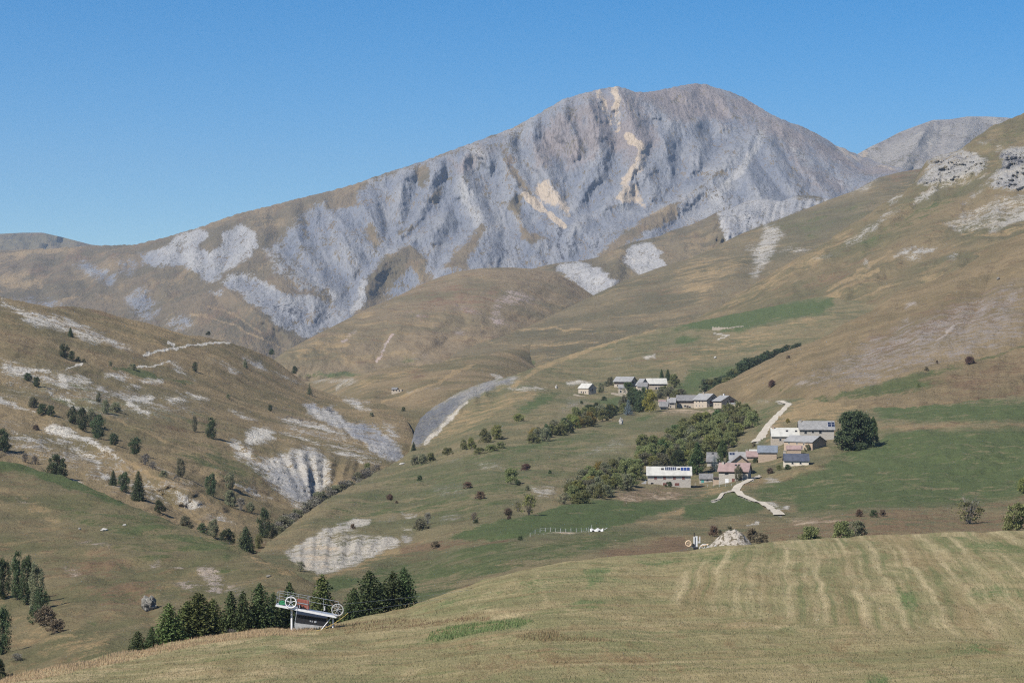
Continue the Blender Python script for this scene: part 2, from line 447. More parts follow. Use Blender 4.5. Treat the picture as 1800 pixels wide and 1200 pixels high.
        for nm, k in (('ma', (0, 1, 2, 3)), ('mb', (4, 5, 6, 7))):
            a = me.attributes.new(nm, 'FLOAT_COLOR', 'POINT')
            a.data.foreach_set('color', np.ascontiguousarray(ch[..., k].reshape(-1, 4), dtype=np.float32).ravel())
        o = new_obj(s.name, me, None, mat); o['kind'] = 'structure'
        s.obj = o
        return o
    # cover: channels rock, green, straw, rust | ochre, dark, pale, spare
    def cover(s, PX, PY, wob=5.0):
        ch = np.zeros(PX.shape+(8,))
        ch[..., 6] = 0.6
        wx = PX+wob*fbm(PX/26, PY/16, 4, 21); wy = PY+wob*0.6*fbm(PX/26, PY/16, 4, 31)
        for p in s.paint:
            kind, c, val, soft, pts = p
            pts = np.asarray(pts, float)[:, :2]; m = soft*2+16
            sel = (PX > pts[:, 0].min()-m) & (PX < pts[:, 0].max()+m) & (PY > pts[:, 1].min()-m) & (PY < pts[:, 1].max()+m)
            if not sel.any(): continue
            if kind == 'area': g = sstep(-soft*1.7, soft*1.7, poly_sd(wx[sel], wy[sel], pts))
            else:
                dd, al = seg_dist(wx[sel], wy[sel], pts); g = sstep(soft, soft*0.4, dd)
            cs = c if isinstance(c, tuple) else (c,); vs = val if isinstance(val, tuple) else (val,)*len(cs)
            for cc, v in zip(cs, vs):
                q = ch[..., cc]
                if v < 0: q[sel] = q[sel]*(1+v*g)          # takes cover away
                elif cc == 6: q[sel] = q[sel]*(1-g)+v*g
                else: q[sel] = np.maximum(q[sel], v*g)
        return ch
    def area(s, c, val, soft, pts): s.paint.append(('area', c, val, soft, pts))
    def line(s, c, val, soft, pts): s.paint.append(('line', c, val, soft, pts))
ROCK, GRN, STR, RST, OCH, DRK, PAL = range(7)

# --- far ridges -----------------------------------------------------------------
far_left = Land('far_ridge', -260, 420, 4, 40,
    [(-260, 425), (0, 411), (40, 409), (75, 409), (110, 417), (160, 430), (250, 440), (330, 452), (420, 480)], [(-260, 520), (420, 520)],
    [(-260, 425, 10500), (0, 411, 10500), (160, 430, 10400), (420, 480, 10300), (0, 500, 9600), (400, 520, 9600), (-260, 520, 9600)],
    relief=lambda x, y: 120*fbm(x/40, y/30, 4, 5), back=(6, 200, 0.4))
far_left.area(DRK, 0.35, 6, z7([(20, 85), (110, 85), (90, 130), (60, 150)]))
far_right = Land('far_mountain', 1380, 2050, 3, 70,
    [(1380, 330), (1470, 285), (1505, 272), (1530, 258), (1556, 246), (1580, 233), (1612, 221), (1640, 211), (1670, 210), (1700, 205), (1735, 205), (1772, 207), (1850, 222), (2050, 280)],
    [(1380, 380), (2050, 380)],
    [(1380, 330, 8200), (1530, 258, 8600), (1640, 211, 8900), (1772, 207, 9100), (2050, 280, 9100), (1500, 370, 7500), (1700, 370, 7600), (2050, 380, 7800), (1640, 290, 8200)],
    ribs=[(0.02, 40, [(1640, 211), (1600, 270), (1560, 340)]), (0.015, 40, [(1720, 206), (1680, 270), (1660, 340)])],
    relief=lambda x, y: 40*fbm(x/30, y/45, 4, 6)-50*ridged((x+y*.4)/60, y/160, 3, 4), back=(6, 200, 0.4))
far_right.area((ROCK, PAL), (0.95, 0.45), 8, [(1360, 200), (2080, 150), (2080, 400), (1360, 400)])
far_right.line((OCH), (0.7), 7, [(1520, 268), (1512, 285), (1508, 300)])

# --- the great scree mountain ---------------------------------------------------
ROCKZONE = [(612, 350), (640, 325), (700, 298), (800, 262), (900, 224), (985, 172), (1085, 140), (1235, 135), (1330, 172), (1500, 262), (1640, 290), (1640, 380),
            (1262, 380), (1170, 420), (1040, 470), (990, 480), (815, 500), (700, 560), (600, 590), (545, 560), (560, 530), (600, 520), (632, 470), (600, 445), (560, 420), (530, 385), (560, 360)]
zA = zoomed(560, 220, 3.53); zB = zoomed(820, 140, 3.53); zC = zoomed(1050, 140, 3.53); zD = zoomed(1250, 150, 4.443); zE = zoomed(0, 380, 5.294); zF = zoomed(280, 330, 4.139)
RIDGES = [zA(q) for q in ([(960, 130), (880, 260), (900, 400), (950, 500), (1010, 600), (1040, 650), (960, 760), (850, 850), (730, 930)], [(540, 285), (500, 460), (520, 620)], [(320, 560), (370, 660), (400, 720)], [(720, 235), (690, 440), (600, 620)],
          [(760, 600), (580, 730), (470, 800), (300, 910), (270, 1050), (290, 1110)], [(580, 740), (640, 830), (690, 900)], [(0, 440), (100, 560), (240, 690), (370, 795)], [(60, 620), (150, 760), (260, 880)], [(500, 690), (580, 620), (640, 560)])]
RIDGES += [zB(q) for q in ([(240, 310), (270, 420), (330, 560), (390, 660), (450, 750)], [(400, 255), (430, 420), (500, 580), (560, 720), (625, 850)], [(590, 120), (640, 280), (700, 420)], [(740, 85), (760, 280), (800, 440), (740, 600), (660, 720), (655, 810)], [(60, 440), (150, 490), (230, 500), (300, 640), (250, 780)],
          [(350, 700), (460, 800), (580, 905)], [(300, 820), (340, 900), (400, 1040)], [(690, 890), (640, 960), (610, 1060)], [(690, 890), (770, 1000)], [(930, 50), (1000, 220), (1040, 340)], [(470, 1000), (430, 1040), (420, 1100)])]
RIDGES += [zC(q) for q in ([(170, 60), (250, 90), (370, 170), (470, 222), (600, 222), (720, 262), (850, 302)], [(470, 225), (430, 340), (400, 470), (330, 570), (270, 600), (200, 650), (90, 740), (60, 790)], [(600, 222), (620, 330), (640, 450), (610, 540)], [(240, 290), (270, 400), (260, 520), (200, 600)],
          [(1050, 280), (950, 370), (780, 550), (560, 720), (380, 830), (150, 970), (0, 1090)], [(640, 660), (740, 740), (830, 810)], [(330, 600), (370, 690), (340, 740)], [(530, 40), (600, 130), (700, 200)], [(720, 60), (800, 170), (900, 250)])]
RIDGES += [zD(q) for q in ([(440, 310), (480, 480), (560, 640), (700, 790)], [(530, 330), (640, 470), (690, 620), (800, 720), (900, 850)], [(640, 315), (900, 540), (1150, 700), (1300, 740)], [(200, 560), (260, 680), (330, 820), (420, 880)], [(980, 480), (1080, 560), (1200, 600)])]
RIDGES += [zE(q) for q in ([(1400, 570), (1280, 660), (1150, 780)], [(700, 440), (900, 620), (1150, 750)], [(620, 540), (730, 660), (830, 750)], [(330, 380), (300, 520), (250, 690)], [(620, 600), (480, 700), (600, 800)], [(930, 690), (800, 820)], [(1060, 440), (1130, 560), (1240, 620)], [(1400, 580), (1560, 720)], [(60, 420), (130, 560), (230, 690)], [(1500, 290), (1600, 330), (1560, 430)])]
RIDGES += [zF(q) for q in ([(560, 195), (740, 300), (770, 440), (640, 560), (440, 680), (280, 760), (100, 900), (-20, 990)], [(770, 440), (900, 590), (1100, 700), (1360, 905)], [(440, 700), (640, 860), (900, 1010), (1060, 1105)], [(390, 330), (390, 480), (400, 560)], [(250, 290), (220, 420), (260, 560)], [(940, 110), (1000, 330), (1060, 480), (1200, 680), (1300, 800)], [(1150, 220), (1250, 300), (1300, 500), (1430, 610)], [(950, 780), (1020, 880)], [(1130, 790), (1120, 900)], [(300, 880), (500, 980), (760, 1090)])]
GULLIES = [zA(q) for q in ([(430, 330), (440, 540), (430, 680), (400, 775), (285, 885), (200, 1000), (130, 1110)], [(640, 250), (560, 470), (560, 580), (470, 710), (420, 750)], [(830, 250), (780, 420), (650, 590), (560, 690), (450, 750)], [(870, 470), (860, 640), (780, 780), (720, 890), (690, 930)], [(60, 490), (200, 620), (330, 740), (385, 780)], [(0, 520), (70, 680), (85, 860), (190, 990)], [(630, 760), (660, 820), (700, 910)], [(560, 960), (460, 920), (380, 1080)])]
GULLIES += [zB(q) for q in ([(460, 225), (480, 360), (560, 480), (640, 640), (650, 720), (645, 850), (600, 890), (580, 960), (590, 1060), (610, 1115)], [(840, 70), (940, 310), (935, 560), (940, 640), (850, 730), (645, 850)], [(330, 300), (335, 520), (390, 610), (455, 760), (520, 850), (592, 890)], [(30, 520), (170, 700), (240, 790), (330, 960), (390, 1060), (400, 1130)], [(660, 110), (690, 300), (745, 470), (700, 580), (650, 650)], [(330, 780), (400, 900), (470, 960), (570, 980)], [(900, 840), (800, 900), (730, 960), (760, 1050), (620, 1110)], [(420, 1070), (480, 1080)], [(180, 510), (210, 640), (240, 780)])]
GULLIES += [zC(q) for q in ([(860, 320), (740, 440), (610, 600), (430, 730), (330, 800), (150, 930), (10, 1060)], [(420, 300), (500, 440), (545, 560), (520, 640)], [(330, 300), (360, 430), (370, 560), (400, 700)], [(130, 330), (120, 480), (110, 560), (140, 620)], [(690, 270), (720, 400), (690, 500)], [(300, 110), (480, 195), (700, 185), (900, 265)], [(820, 800), (700, 760), (560, 850), (470, 920)], [(240, 660), (270, 780), (290, 800)], [(900, 420), (860, 600), (830, 780)], [(620, 60), (640, 160), (620, 205)])]
GULLIES += [zD(q) for q in ([(330, 480), (400, 640), (480, 760), (620, 900)], [(600, 430), (660, 650), (760, 760), (860, 860)], [(460, 330), (560, 520), (640, 700), (760, 820)], [(700, 560), (820, 640), (950, 800), (1040, 840)], [(1000, 490), (1140, 580), (1180, 620)], [(120, 700), (200, 830), (260, 900)])]
GULLIES += [zE(q) for q in ([(1290, 300), (1410, 490), (1265, 620), (1160, 770), (1100, 830)], [(1800, 600), (1640, 680), (1580, 790), (1420, 970)], [(770, 430), (990, 560), (1010, 650), (1180, 770)], [(490, 440), (350, 620), (420, 740)], [(180, 430), (140, 480), (240, 660), (300, 700)], [(700, 560), (800, 640), (830, 770)], [(1180, 420), (1190, 520), (1250, 610)], [(1480, 640), (1400, 800), (1400, 960)], [(1680, 330), (1660, 520), (1620, 680)])]
GULLIES += [zF(q) for q in ([(310, 330), (330, 560), (350, 690), (120, 830)], [(560, 330), (490, 480), (440, 630), (360, 690)], [(1060, 150), (1110, 420), (1260, 640), (1370, 760), (1310, 850)], [(640, 690), (760, 820), (900, 930), (1070, 1090)], [(1000, 820), (1060, 950), (1060, 1060)], [(880, 300), (960, 480), (1120, 640)], [(1240, 840), (1200, 960), (1110, 1060)], [(170, 420), (160, 520), (120, 600)], [(860, 200), (870, 330), (820, 430)], [(420, 850), (640, 1000), (860, 1110)])]
def mtn_net(px, py):
    wx = px+4*fbm(px/24, py/24, 3, 41); wy = py+4*fbm(px/24, py/24, 3, 43)
    def near(lines):
        d = np.full(px.shape, 1e9)
        for q in lines:
            q = np.array(q); sel = (wx > q[:, 0].min()-80) & (wx < q[:, 0].max()+80) & (wy > q[:, 1].min()-80) & (wy < q[:, 1].max()+80)
            if sel.any(): d[sel] = np.minimum(d[sel], seg_dist(wx[sel], wy[sel], q)[0])
        return np.minimum(np.sqrt(d*d+4), 70)
    return near(RIDGES), near(GULLIES)
def mtn_relief(px, py):
    dr, dg = mtn_net(px, py)
    net = 92*np.tanh((dr-dg)/44)
    rz = sstep(-25, 30, poly_sd(px, py, ROCKZONE)); fade = sstep(0, 16, py-np.interp(px, mountain.top[:, 0], mountain.top[:, 1]))
    r = ridged((px-0.3*(py-300)+8*fbm(px/40, py/40, 2, 3))/11, py/60, 4, 12, 0.5)
    return (net*(0.75+0.35*rz) - (r-0.5)*(11*rz+6))*fade + 26*fbm(px/130, py/90, 3, 8)
mountain = Land('mountain', -200, 1720, 1.9, 270,
    [(-200, 440), (0, 440), (90, 437), (160, 432), (240, 430), (262, 424), (290, 418), (318, 408), (340, 403), (400, 382), (435, 371), (470, 363), (520, 350), (560, 341), (620, 325), (655, 312), (690, 300), (750, 281), (800, 262), (850, 244), (900, 225), (940, 204), (985, 177), (1005, 170), (1030, 163), (1055, 156), (1085, 152), (1097, 154), (1110, 160), (1130, 163), (1160, 158), (1195, 151), (1222, 146), (1240, 148), (1258, 154), (1280, 160), (1305, 170), (1330, 185), (1360, 203), (1385, 214), (1410, 222), (1440, 238), (1475, 258), (1500, 268), (1520, 276), (1545, 286), (1590, 297), (1660, 318), (1720, 335)],
    [(-200, 640), (380, 690), (620, 690), (800, 580), (1050, 560), (1300, 470), (1720, 420)],
    [(-200, 440, 6900), (0, 440, 6900), (160, 432, 6800), (290, 418, 6500), (440, 370, 6450), (560, 341, 6500), (690, 300, 6600), (800, 262, 6700), (900, 225, 6800), (985, 177, 6900),
     (1085, 152, 6950), (1130, 163, 7050), (1230, 147, 7400), (1330, 185, 7350), (1440, 238, 7300), (1500, 268, 7300), (1590, 297, 7000), (1720, 335, 6700),
     (-200, 560, 5600), (0, 530, 5700), (150, 560, 5400), (300, 575, 5200), (420, 620, 4900), (540, 610, 5050), (620, 560, 5300), (480, 540, 5300), (400, 500, 5600), (300, 480, 5900),
     (620, 540, 5500), (560, 450, 5900), (700, 480, 5700), (820, 470, 5700), (700, 400, 6150), (840, 380, 6250), (990, 455, 5750), (1000, 350, 6300), (1000, 250, 6650), (1100, 300, 6450),
     (1100, 430, 5750), (1180, 240, 6700), (1240, 240, 6900), (1250, 340, 6250), (1300, 300, 6400), (1380, 340, 6200), (1480, 345, 6300), (1450, 290, 6700), (1350, 240, 6850), (1600, 370, 6100), (1720, 400, 5900), (620, 690, 4700), (300, 690, 4600), (900, 560, 5300), (1200, 470, 5500), (-200, 640, 4900)],
    relief=mtn_relief, crest=(0.012, 10), back=(6, 150, 0.5), top_noise=(1.2, 9))
m = mountain; m.rock = (0.9, 5, 18)
m.area((ROCK, PAL), (0.97, 0.22), 9, ROCKZONE)
for pl in ([(340, 430), (380, 405), (390, 440), (375, 530), (350, 500)], [(400, 560), (430, 520), (465, 510), (450, 560), (430, 600)], [(-60, 510), (60, 500), (100, 495), (60, 560), (95, 590), (0, 610), (-60, 610)],
           [(90, 710), (140, 675), (180, 750), (150, 790)], [(250, 730), (310, 680), (320, 700), (260, 735)], [(530, 510), (550, 465), (570, 490)],
           [(750, 580), (830, 540), (795, 600), (800, 640), (850, 720), (890, 710), (910, 740), (860, 790), (820, 740), (790, 640), (755, 620)], [(740, 400), (790, 430), (890, 590), (830, 540)],
           [(450, 880), (520, 800), (620, 700), (640, 670), (660, 690), (620, 770), (570, 820), (580, 880)],
           [(60, 1100), (110, 920), (200, 820), (300, 770), (330, 790), (390, 840), (380, 900), (430, 930), (250, 1000)],
           [(1160, 820), (1250, 740), (1400, 630), (1560, 560), (1720, 430), (1730, 440), (1540, 580), (1500, 660), (1300, 760), (1180, 840)]):
    m.area(ROCK, -0.93, 3.5, z8(pl))
m.area((ROCK, PAL), (0.9, 0.1), 5, z8([(190, 1000), (250, 920), (320, 880), (360, 940), (280, 1000)]))
m.area(RST, 0.8, 10, z8([(610, 330), (720, 285), (800, 370), (800, 450), (720, 370)])); m.area(ROCK, -0.65, 10, z8([(610, 330), (720, 285), (800, 370), (800, 450), (720, 370)]))
m.line((OCH, PAL), (0.95, 0.9), 9, z8([(1235, 50), (1245, 130), (1250, 220)])); m.line(OCH, 0.85, 10, z8([(1160, 80), (1200, 180), (1250, 250)]))
m.line(OCH, 0.85, 11, z8([(1290, 280), (1330, 310), (1360, 335)])); m.line(OCH, 0.6, 12, z8([(1355, 350), (1350, 420), (1280, 490)]))
m.area(OCH, 0.95, 5, z8([(1280, 500), (1330, 490), (1345, 550), (1365, 600), (1320, 580), (1230, 570)]))
m.area(OCH, 0.9, 6, z8([(860, 520), (930, 480), (1010, 560), (1030, 640), (960, 600), (900, 570)])); m.line(OCH, 0.95, 8, z8([(820, 545), (900, 600), (960, 650), (1000, 685)]))
m.area((PAL, ROCK), (0.9, 1), 8, z8([(530, 480), (560, 470), (590, 580), (640, 650), (620, 690), (560, 620), (530, 540)]))
m.area(PAL, 0.85, 12, z8([(600, 340), (650, 350), (640, 400), (580, 400)])); m.area(PAL, 0.8, 14, z8([(740, 250), (820, 260), (800, 330)]))
m.line(PAL, 0.8, 12, [(1330, 190), (1380, 230), (1420, 290)]); m.line(PAL, 0.85, 10, z1([(450, 120), (330, 330), (220, 450), (150, 520)])); m.area(PAL, 0.7, 16, z1([(0, 620), (180, 440), (250, 560), (60, 650)]))
m.line((OCH, PAL), (0.5, 0.8), 8, z1([(830, 240), (880, 290), (930, 300), (970, 255)])); m.area((ROCK, PAL, OCH), (0.9, 0.9, 0.4), 4, z1([(960, 320), (1040, 320), (1160, 345), (1140, 360), (980, 350)]))
m.line(DRK, 0.5, 5, z8([(985, 700), (990, 780), (1005, 830)])); m.area(DRK, 0.38, 8, z8([(640, 740), (760, 790), (840, 850), (700, 800)])); m.area(DRK, 0.35, 8, z8([(1010, 700), (1080, 740), (1200, 780), (1020, 800)]))
m.area(DRK, 0.25, 10, z1([(650, 300), (800, 380), (880, 450), (700, 360)]))
# scree lobes on its left flank
m.area((ROCK, PAL), (0.97, 0.85), 4, z7([(630, 170), (760, 130), (800, 90), (900, 50), (940, 90), (915, 130), (950, 160), (1000, 130), (1010, 80), (1100, 40), (1160, 80), (1165, 140), (1130, 190), (1050, 230), (990, 270), (940, 300), (880, 250), (820, 220), (700, 230), (650, 220)]))
m.area(ROCK, -0.95, 3, z7([(905, 140), (945, 80), (1010, 75), (985, 120), (960, 160)]))
m.area(PAL, 0.3, 12, z7([(640, 175), (720, 160), (880, 260), (700, 230)])); m.area(PAL, 0.45, 10, z7([(930, 200), (1000, 190), (1000, 260), (940, 290)]))
m.area((ROCK, PAL), (0.97, 0.55), 4, z7([(990, 300), (1040, 265), (1130, 258), (1250, 330), (1330, 360), (1430, 360), (1560, 440), (1480, 500), (1390, 555), (1300, 520), (1200, 440), (1060, 340)]))
m.line((PAL), 0.95, 7, z7([(990, 300), (1040, 268), (1130, 262), (1240, 325)])); m.area(DRK, 0.42, 6, z7([(1180, 390), (1400, 410), (1520, 440), (1480, 470), (1300, 440)]))
m.area((ROCK, PAL), (0.75, 0.25), 7, z7([(340, 220), (380, 205), (520, 260), (500, 310), (430, 280)])); m.area((ROCK, PAL), (0.7, 0.3), 9, z7([(560, 370), (650, 330), (720, 390), (680, 470), (590, 420)]))
m.area((ROCK, PAL), (0.62, 0.2), 9, z7([(70, 380), (250, 380), (300, 410), (180, 420), (80, 410)])); m.area((ROCK, PAL), (0.6, 0.4), 8, z7([(750, 470), (850, 450), (870, 500), (780, 520)]))
m.area((ROCK, PAL), (0.6, 0.7), 5, z7([(945, 330), (1000, 335), (1000, 360), (960, 350)]))
m.area((ROCK, PAL), (0.85, 0.2), 12, z7([(1290, 60), (1380, 0), (1500, 0), (1640, 80), (1700, 190), (1620, 270), (1560, 390), (1500, 390), (1400, 290), (1250, 170)]))
m.line((ROCK, PAL), (0.9, 0.6), 7, z7([(1250, 140), (1300, 200), (1420, 290), (1520, 370)])); m.line((ROCK, PAL), (0.95, 0.9), 8, z7([(1600, 430), (1640, 380), (1640, 300)]))
m.area(ROCK, 0.55, 10, z7([(1200, 150), (1250, 150), (1330, 260), (1420, 330), (1360, 330), (1250, 260)]))
m.area(STR, 0.75, 12, z7([(0, 150), (150, 150), (340, 145), (230, 180), (0, 200)])); m.area(STR, 0.6, 14, z7([(0, 230), (180, 280), (300, 330), (390, 370), (200, 350), (0, 330)]))
m.area(RST, 0.45, 16, z7([(100, 190), (330, 170), (560, 160), (330, 250), (150, 270)])); m.area((ROCK, PAL), (0.6, 0.15), 10, z7([(540, 200), (610, 210), (600, 260), (540, 250)]))
m.line(STR, 0.7, 4, z7([(860, 440), (1000, 470), (1150, 540), (1290, 600)])); m.line(STR, 0.6, 4, z7([(940, 400), (1050, 440), (1180, 520)]))
m.area((RST), 0.3, 18, z7([(880, 350), (1050, 380), (1300, 520), (1360, 600), (900, 520)]))

MVE = 7
m.area(MVE, 0.75, 20, z8([(930, 200), (1170, 60), (1300, 80), (1380, 180), (1450, 300), (1330, 420), (1180, 330), (1050, 430), (900, 420), (820, 300)])); m.area(MVE, 0.9, 14, z8([(1290, 75), (1610, 30), (1700, 80), (1800, 160), (1760, 240), (1500, 190)])); m.area(MVE, 0.8, 16, z1([(0, 0), (400, -30), (560, 100), (820, 230), (980, 280), (1280, 330), (1000, 420), (800, 340), (560, 210), (300, 130), (0, 100)])); m.area(MVE, 0.6, 14, z8([(440, 400), (620, 330), (760, 260), (800, 320), (620, 420), (500, 480)])); m.area(MVE, 0.5, 18, z1([(430, 120), (700, 330), (860, 450), (780, 510), (560, 400)]))
# --- shoulder with the pale lobes -----------------------------------------------
shoulder = Land('shoulder_hill', 880, 1720, 2, 110,
    [(880, 500), (930, 474), (960, 466), (990, 461), (1012, 459), (1030, 457), (1050, 452), (1085, 436), (1110, 426), (1133, 421), (1160, 415), (1180, 405), (1210, 397), (1240, 384), (1260, 373), (1283, 367), (1313, 353), (1343, 349), (1373, 354), (1400, 344), (1430, 344), (1460, 350), (1500, 356), (1560, 370), (1720, 420)],
    [(880, 600), (1050, 590), (1300, 500), (1720, 470)],
    [(880, 500, 4500), (990, 461, 4700), (1133, 421, 4900), (1260, 373, 5100), (1400, 345, 5300), (1560, 370, 5300), (1720, 420, 5200), (900, 590, 4000), (1050, 580, 4000), (1100, 500, 4350), (1200, 460, 4500), (1300, 430, 4600), (1400, 420, 4650), (1600, 450, 4600)],
    ribs=[(0.015, 40, [(1262, 373), (1280, 400), (1275, 430)]), (0.012, 30, [(1100, 430), (1080, 470), (1060, 500)])],
    relief=lambda x, y: 30*fbm(x/40, y/25, 4, 15)-50*(ridged((x+y*.3)/14, y/60, 4, 3)-.5)*sstep(1230, 1270, x), crest=(0.012, 8), back=(6, 60, 0.4))
m = shoulder; m.rock = (2.2, 6, 14)
m.area((ROCK, PAL), (0.97, 0.75), 3, [(977, 472), (989, 461), (1012, 457), (1047, 468), (1067, 480), (1090, 494), (1059, 513), (1036, 523), (1008, 500)])
m.area((ROCK, PAL), (0.97, 0.85), 3, [(1094, 453), (1106, 433), (1133, 422), (1156, 433), (1164, 453), (1176, 470), (1150, 478), (1133, 486), (1106, 472)])
m.area((ROCK, PAL), (0.97, 0.6), 3, [(1260, 373), (1283, 367), (1313, 350), (1343, 344), (1373, 350), (1400, 338), (1460, 345), (1480, 360), (1417, 367), (1367, 387), (1343, 393), (1277, 430), (1272, 410)])
m.line(PAL, 0.95, 8, [(1262, 375), (1274, 400), (1278, 422)]); m.area(DRK, 0.3, 7, [(1300, 370), (1350, 365), (1340, 380), (1300, 395)])
m.area(ROCK, -0.8, 4, [(1400, 338), (1440, 338), (1450, 350), (1400, 350)])

# --- dome hill ------------------------------------------------------------------
dome = Land('dome_hill', 400, 1140, 1.9, 120,
    [(400, 680), (440, 655), (470, 640), (500, 618), (530, 602), (560, 586), (600, 566), (650, 540), (700, 520), (740, 500), (775, 486), (810, 476), (850, 471), (900, 470), (940, 473), (975, 478), (1010, 497), (1050, 524), (1090, 552), (1140, 590)],
    [(400, 760), (1140, 720)],
    [(400, 690, 2500), (500, 620, 2560), (560, 660, 2500), (700, 650, 2500), (700, 600, 2650), (700, 550, 2850), (700, 520, 3080), (850, 471, 3300), (850, 530, 2950), (600, 566, 2800), (975, 478, 3350), (1050, 523, 3300), (950, 540, 3050), (900, 600, 2750), (1100, 600, 2900), (1140, 720, 2600), (400, 760, 2300), (760, 720, 2350)],
    ribs=[(-0.008, 30, [(800, 520), (820, 570), (760, 620)]), (-0.006, 26, [(680, 590), (665, 620), (655, 650)])],
    relief=lambda x, y: 14*fbm(x/60, y/30, 4, 25), crest=(0.015, 12), back=(6, 50, 0.4))
m = dome
m.area((ROCK, PAL), (0.5, 0.9), 6, z2([(1250, 300), (1290, 240), (1350, 195), (1400, 215), (1490, 270), (1400, 275), (1340, 300), (1290, 300), (1290, 340), (1340, 390), (1260, 405), (1230, 370)]))
m.area((ROCK, RST), (0.42, 0.6), 6, z2([(780, 320), (860, 330), (900, 350), (870, 360)])); m.area((ROCK, RST), (0.4, 0.7), 6, z2([(1020, 280), (1160, 310), (1230, 350), (1150, 350), (1080, 310)]))
m.line((ROCK, PAL, RST), (0.75, 0.9, 0.5), 3.5, z2([(720, 440), (690, 490), (640, 580)])); m.line((ROCK, PAL), (0.55, 0.9), 4, z2([(520, 430), (490, 460), (455, 485)]))
m.area(ROCK, 0.38, 5, z2([(1040, 410), (1080, 410), (1110, 450), (1060, 440)])); m.area(ROCK, 0.4, 6, z2([(830, 540), (900, 540), (890, 570), (820, 570)])); m.area(ROCK, 0.35, 6, z2([(930, 400), (970, 405), (960, 430)]))
m.area(GRN, 0.75, 5, z2([(230, 655), (330, 640), (480, 645), (560, 660), (480, 668), (250, 668)])); m.area(GRN, 0.45, 12, z2([(600, 620), (740, 580), (880, 570), (800, 600), (650, 640)]))
m.area(STR, 0.5, 14, z2([(130, 560), (300, 480), (480, 400), (620, 300), (560, 480), (400, 560)])); m.area(RST, 0.35, 16, z2([(700, 200), (1000, 150), (1300, 200), (1250, 330), (900, 330)]))

# --- right-hand far slope -------------------------------------------------------
far_slope = Land('far_slope', 640, 1760, 2, 210,
    [(640, 715), (700, 690), (760, 650), (800, 622), (840, 604), (880, 592), (930, 572), (980, 549), (1030, 525), (1060, 511), (1110, 488), (1160, 470), (1215, 453), (1260, 432), (1300, 412), (1350, 393), (1400, 374), (1460, 350), (1500, 336), (1545, 312), (1580, 303), (1620, 296), (1700, 285), (1760, 280)],
    [(640, 740), (900, 720), (1200, 660), (1400, 560), (1760, 440)],
    [(640, 715, 2250), (860, 598, 2550), (980, 549, 2850), (1110, 488, 3150), (1300, 412, 3400), (1560, 308, 3700), (1760, 280, 3800), (800, 660, 2250), (1000, 620, 2300), (1200, 590, 2400), (1200, 520, 2800), (1000, 580, 2600), (1400, 450, 3050), (1300, 500, 2800), (1600, 380, 3250), (1760, 420, 3100), (900, 700, 2100), (1200, 650, 2250)],
    ribs=[(-0.008, 30, [(1340, 420), (1330, 460), (1310, 510)]), (0.006, 30, [(1010, 560), (1060, 580), (1000, 610)])],
    relief=lambda x, y: 14*fbm(x/60, y/30, 4, 35), crest=(0.012, 12), back=(6, 50, 0.4))
m = far_slope
m.area((ROCK, PAL), (0.72, 0.75), 6, z1([(340, 770), (400, 750), (440, 640), (500, 660), (530, 700), (500, 760), (440, 850), (380, 920), (350, 900), (390, 850)]))
m.area((ROCK, PAL), (0.45, 0.8), 5, z1([(500, 790), (570, 760), (680, 770), (600, 800)])); m.area((ROCK, PAL), (0.55, 0.8), 5, z1([(890, 480), (960, 430), (1040, 405), (1030, 420), (940, 470)]))
m.area(RST, 0.6, 9, z1([(1050, 405), (1170, 350), (1270, 345), (1250, 400), (1130, 420)])); m.area(GRN, 0.35, 18, z1([(450, 620), (800, 540), (1100, 480), (1000, 620), (750, 720), (550, 780)]))
m.area(STR, 0.55, 18, z1([(0, 850), (200, 800), (330, 830), (250, 930), (100, 1020), (-100, 1000)])); m.area(RST, 0.4, 15, z1([(-100, 930), (0, 1000), (-200, 1060), (-330, 1030)]))
m.line(STR, 0.8, 3, z2([(1340, 420), (1560, 410), (1760, 420)])); m.line(STR, 0.6, 3, z2([(1180, 480), (1400, 500), (1800, 490)])); m.line(STR, 0.6, 3, z2([(900, 590), (1150, 570), (1450, 590)]))
m.line(GRN, 0.5, 6, z2([(880, 605), (1100, 600), (1300, 590), (1460, 598)])); m.line(RST, 0.6, 5, z2([(1180, 480), (1330, 400), (1440, 395)]))

# --- knoll in the valley --------------------------------------------------------
knoll = Land('valley_knoll', 500, 960, 1.9, 110,
    [(500, 690), (530, 672), (580, 665), (620, 664), (645, 657), (668, 650), (700, 645), (745, 643), (790, 634), (830, 627), (880, 618), (960, 600)],
    [(500, 800), (960, 760)],
    [(500, 690, 2250), (580, 665, 2200), (645, 657, 1950), (700, 645, 2000), (790, 634, 2080), (880, 618, 2230), (960, 600, 2500), (960, 640, 2400), (697, 690, 1750), (640, 700, 1700), (672, 705, 1650), (723, 688, 1680), (783, 655, 1850), (830, 640, 1980), (720, 740, 1500), (780, 720, 1560), (860, 690, 1650), (930, 660, 2000), (600, 740, 1560), (720, 800, 1300), (900, 760, 1600), (500, 800, 1400)],
    ribs=[(0.012, 16, [(668, 708), (723, 688), (783, 655), (830, 642)]), (-0.012, 14, [(655, 700), (700, 695), (740, 670)])],
    rough=(1.2, 60), crest=(0.015, 8), back=(6, 30, 0.4))
m = knoll
m.area((ROCK, PAL), (0.6, 0.9), 4, z2([(300, 690), (340, 675), (480, 680), (540, 690), (450, 720), (430, 730), (460, 690)])); m.area(STR, 0.6, 8, z2([(560, 690), (700, 640), (880, 610), (900, 640), (700, 690), (560, 740)]))
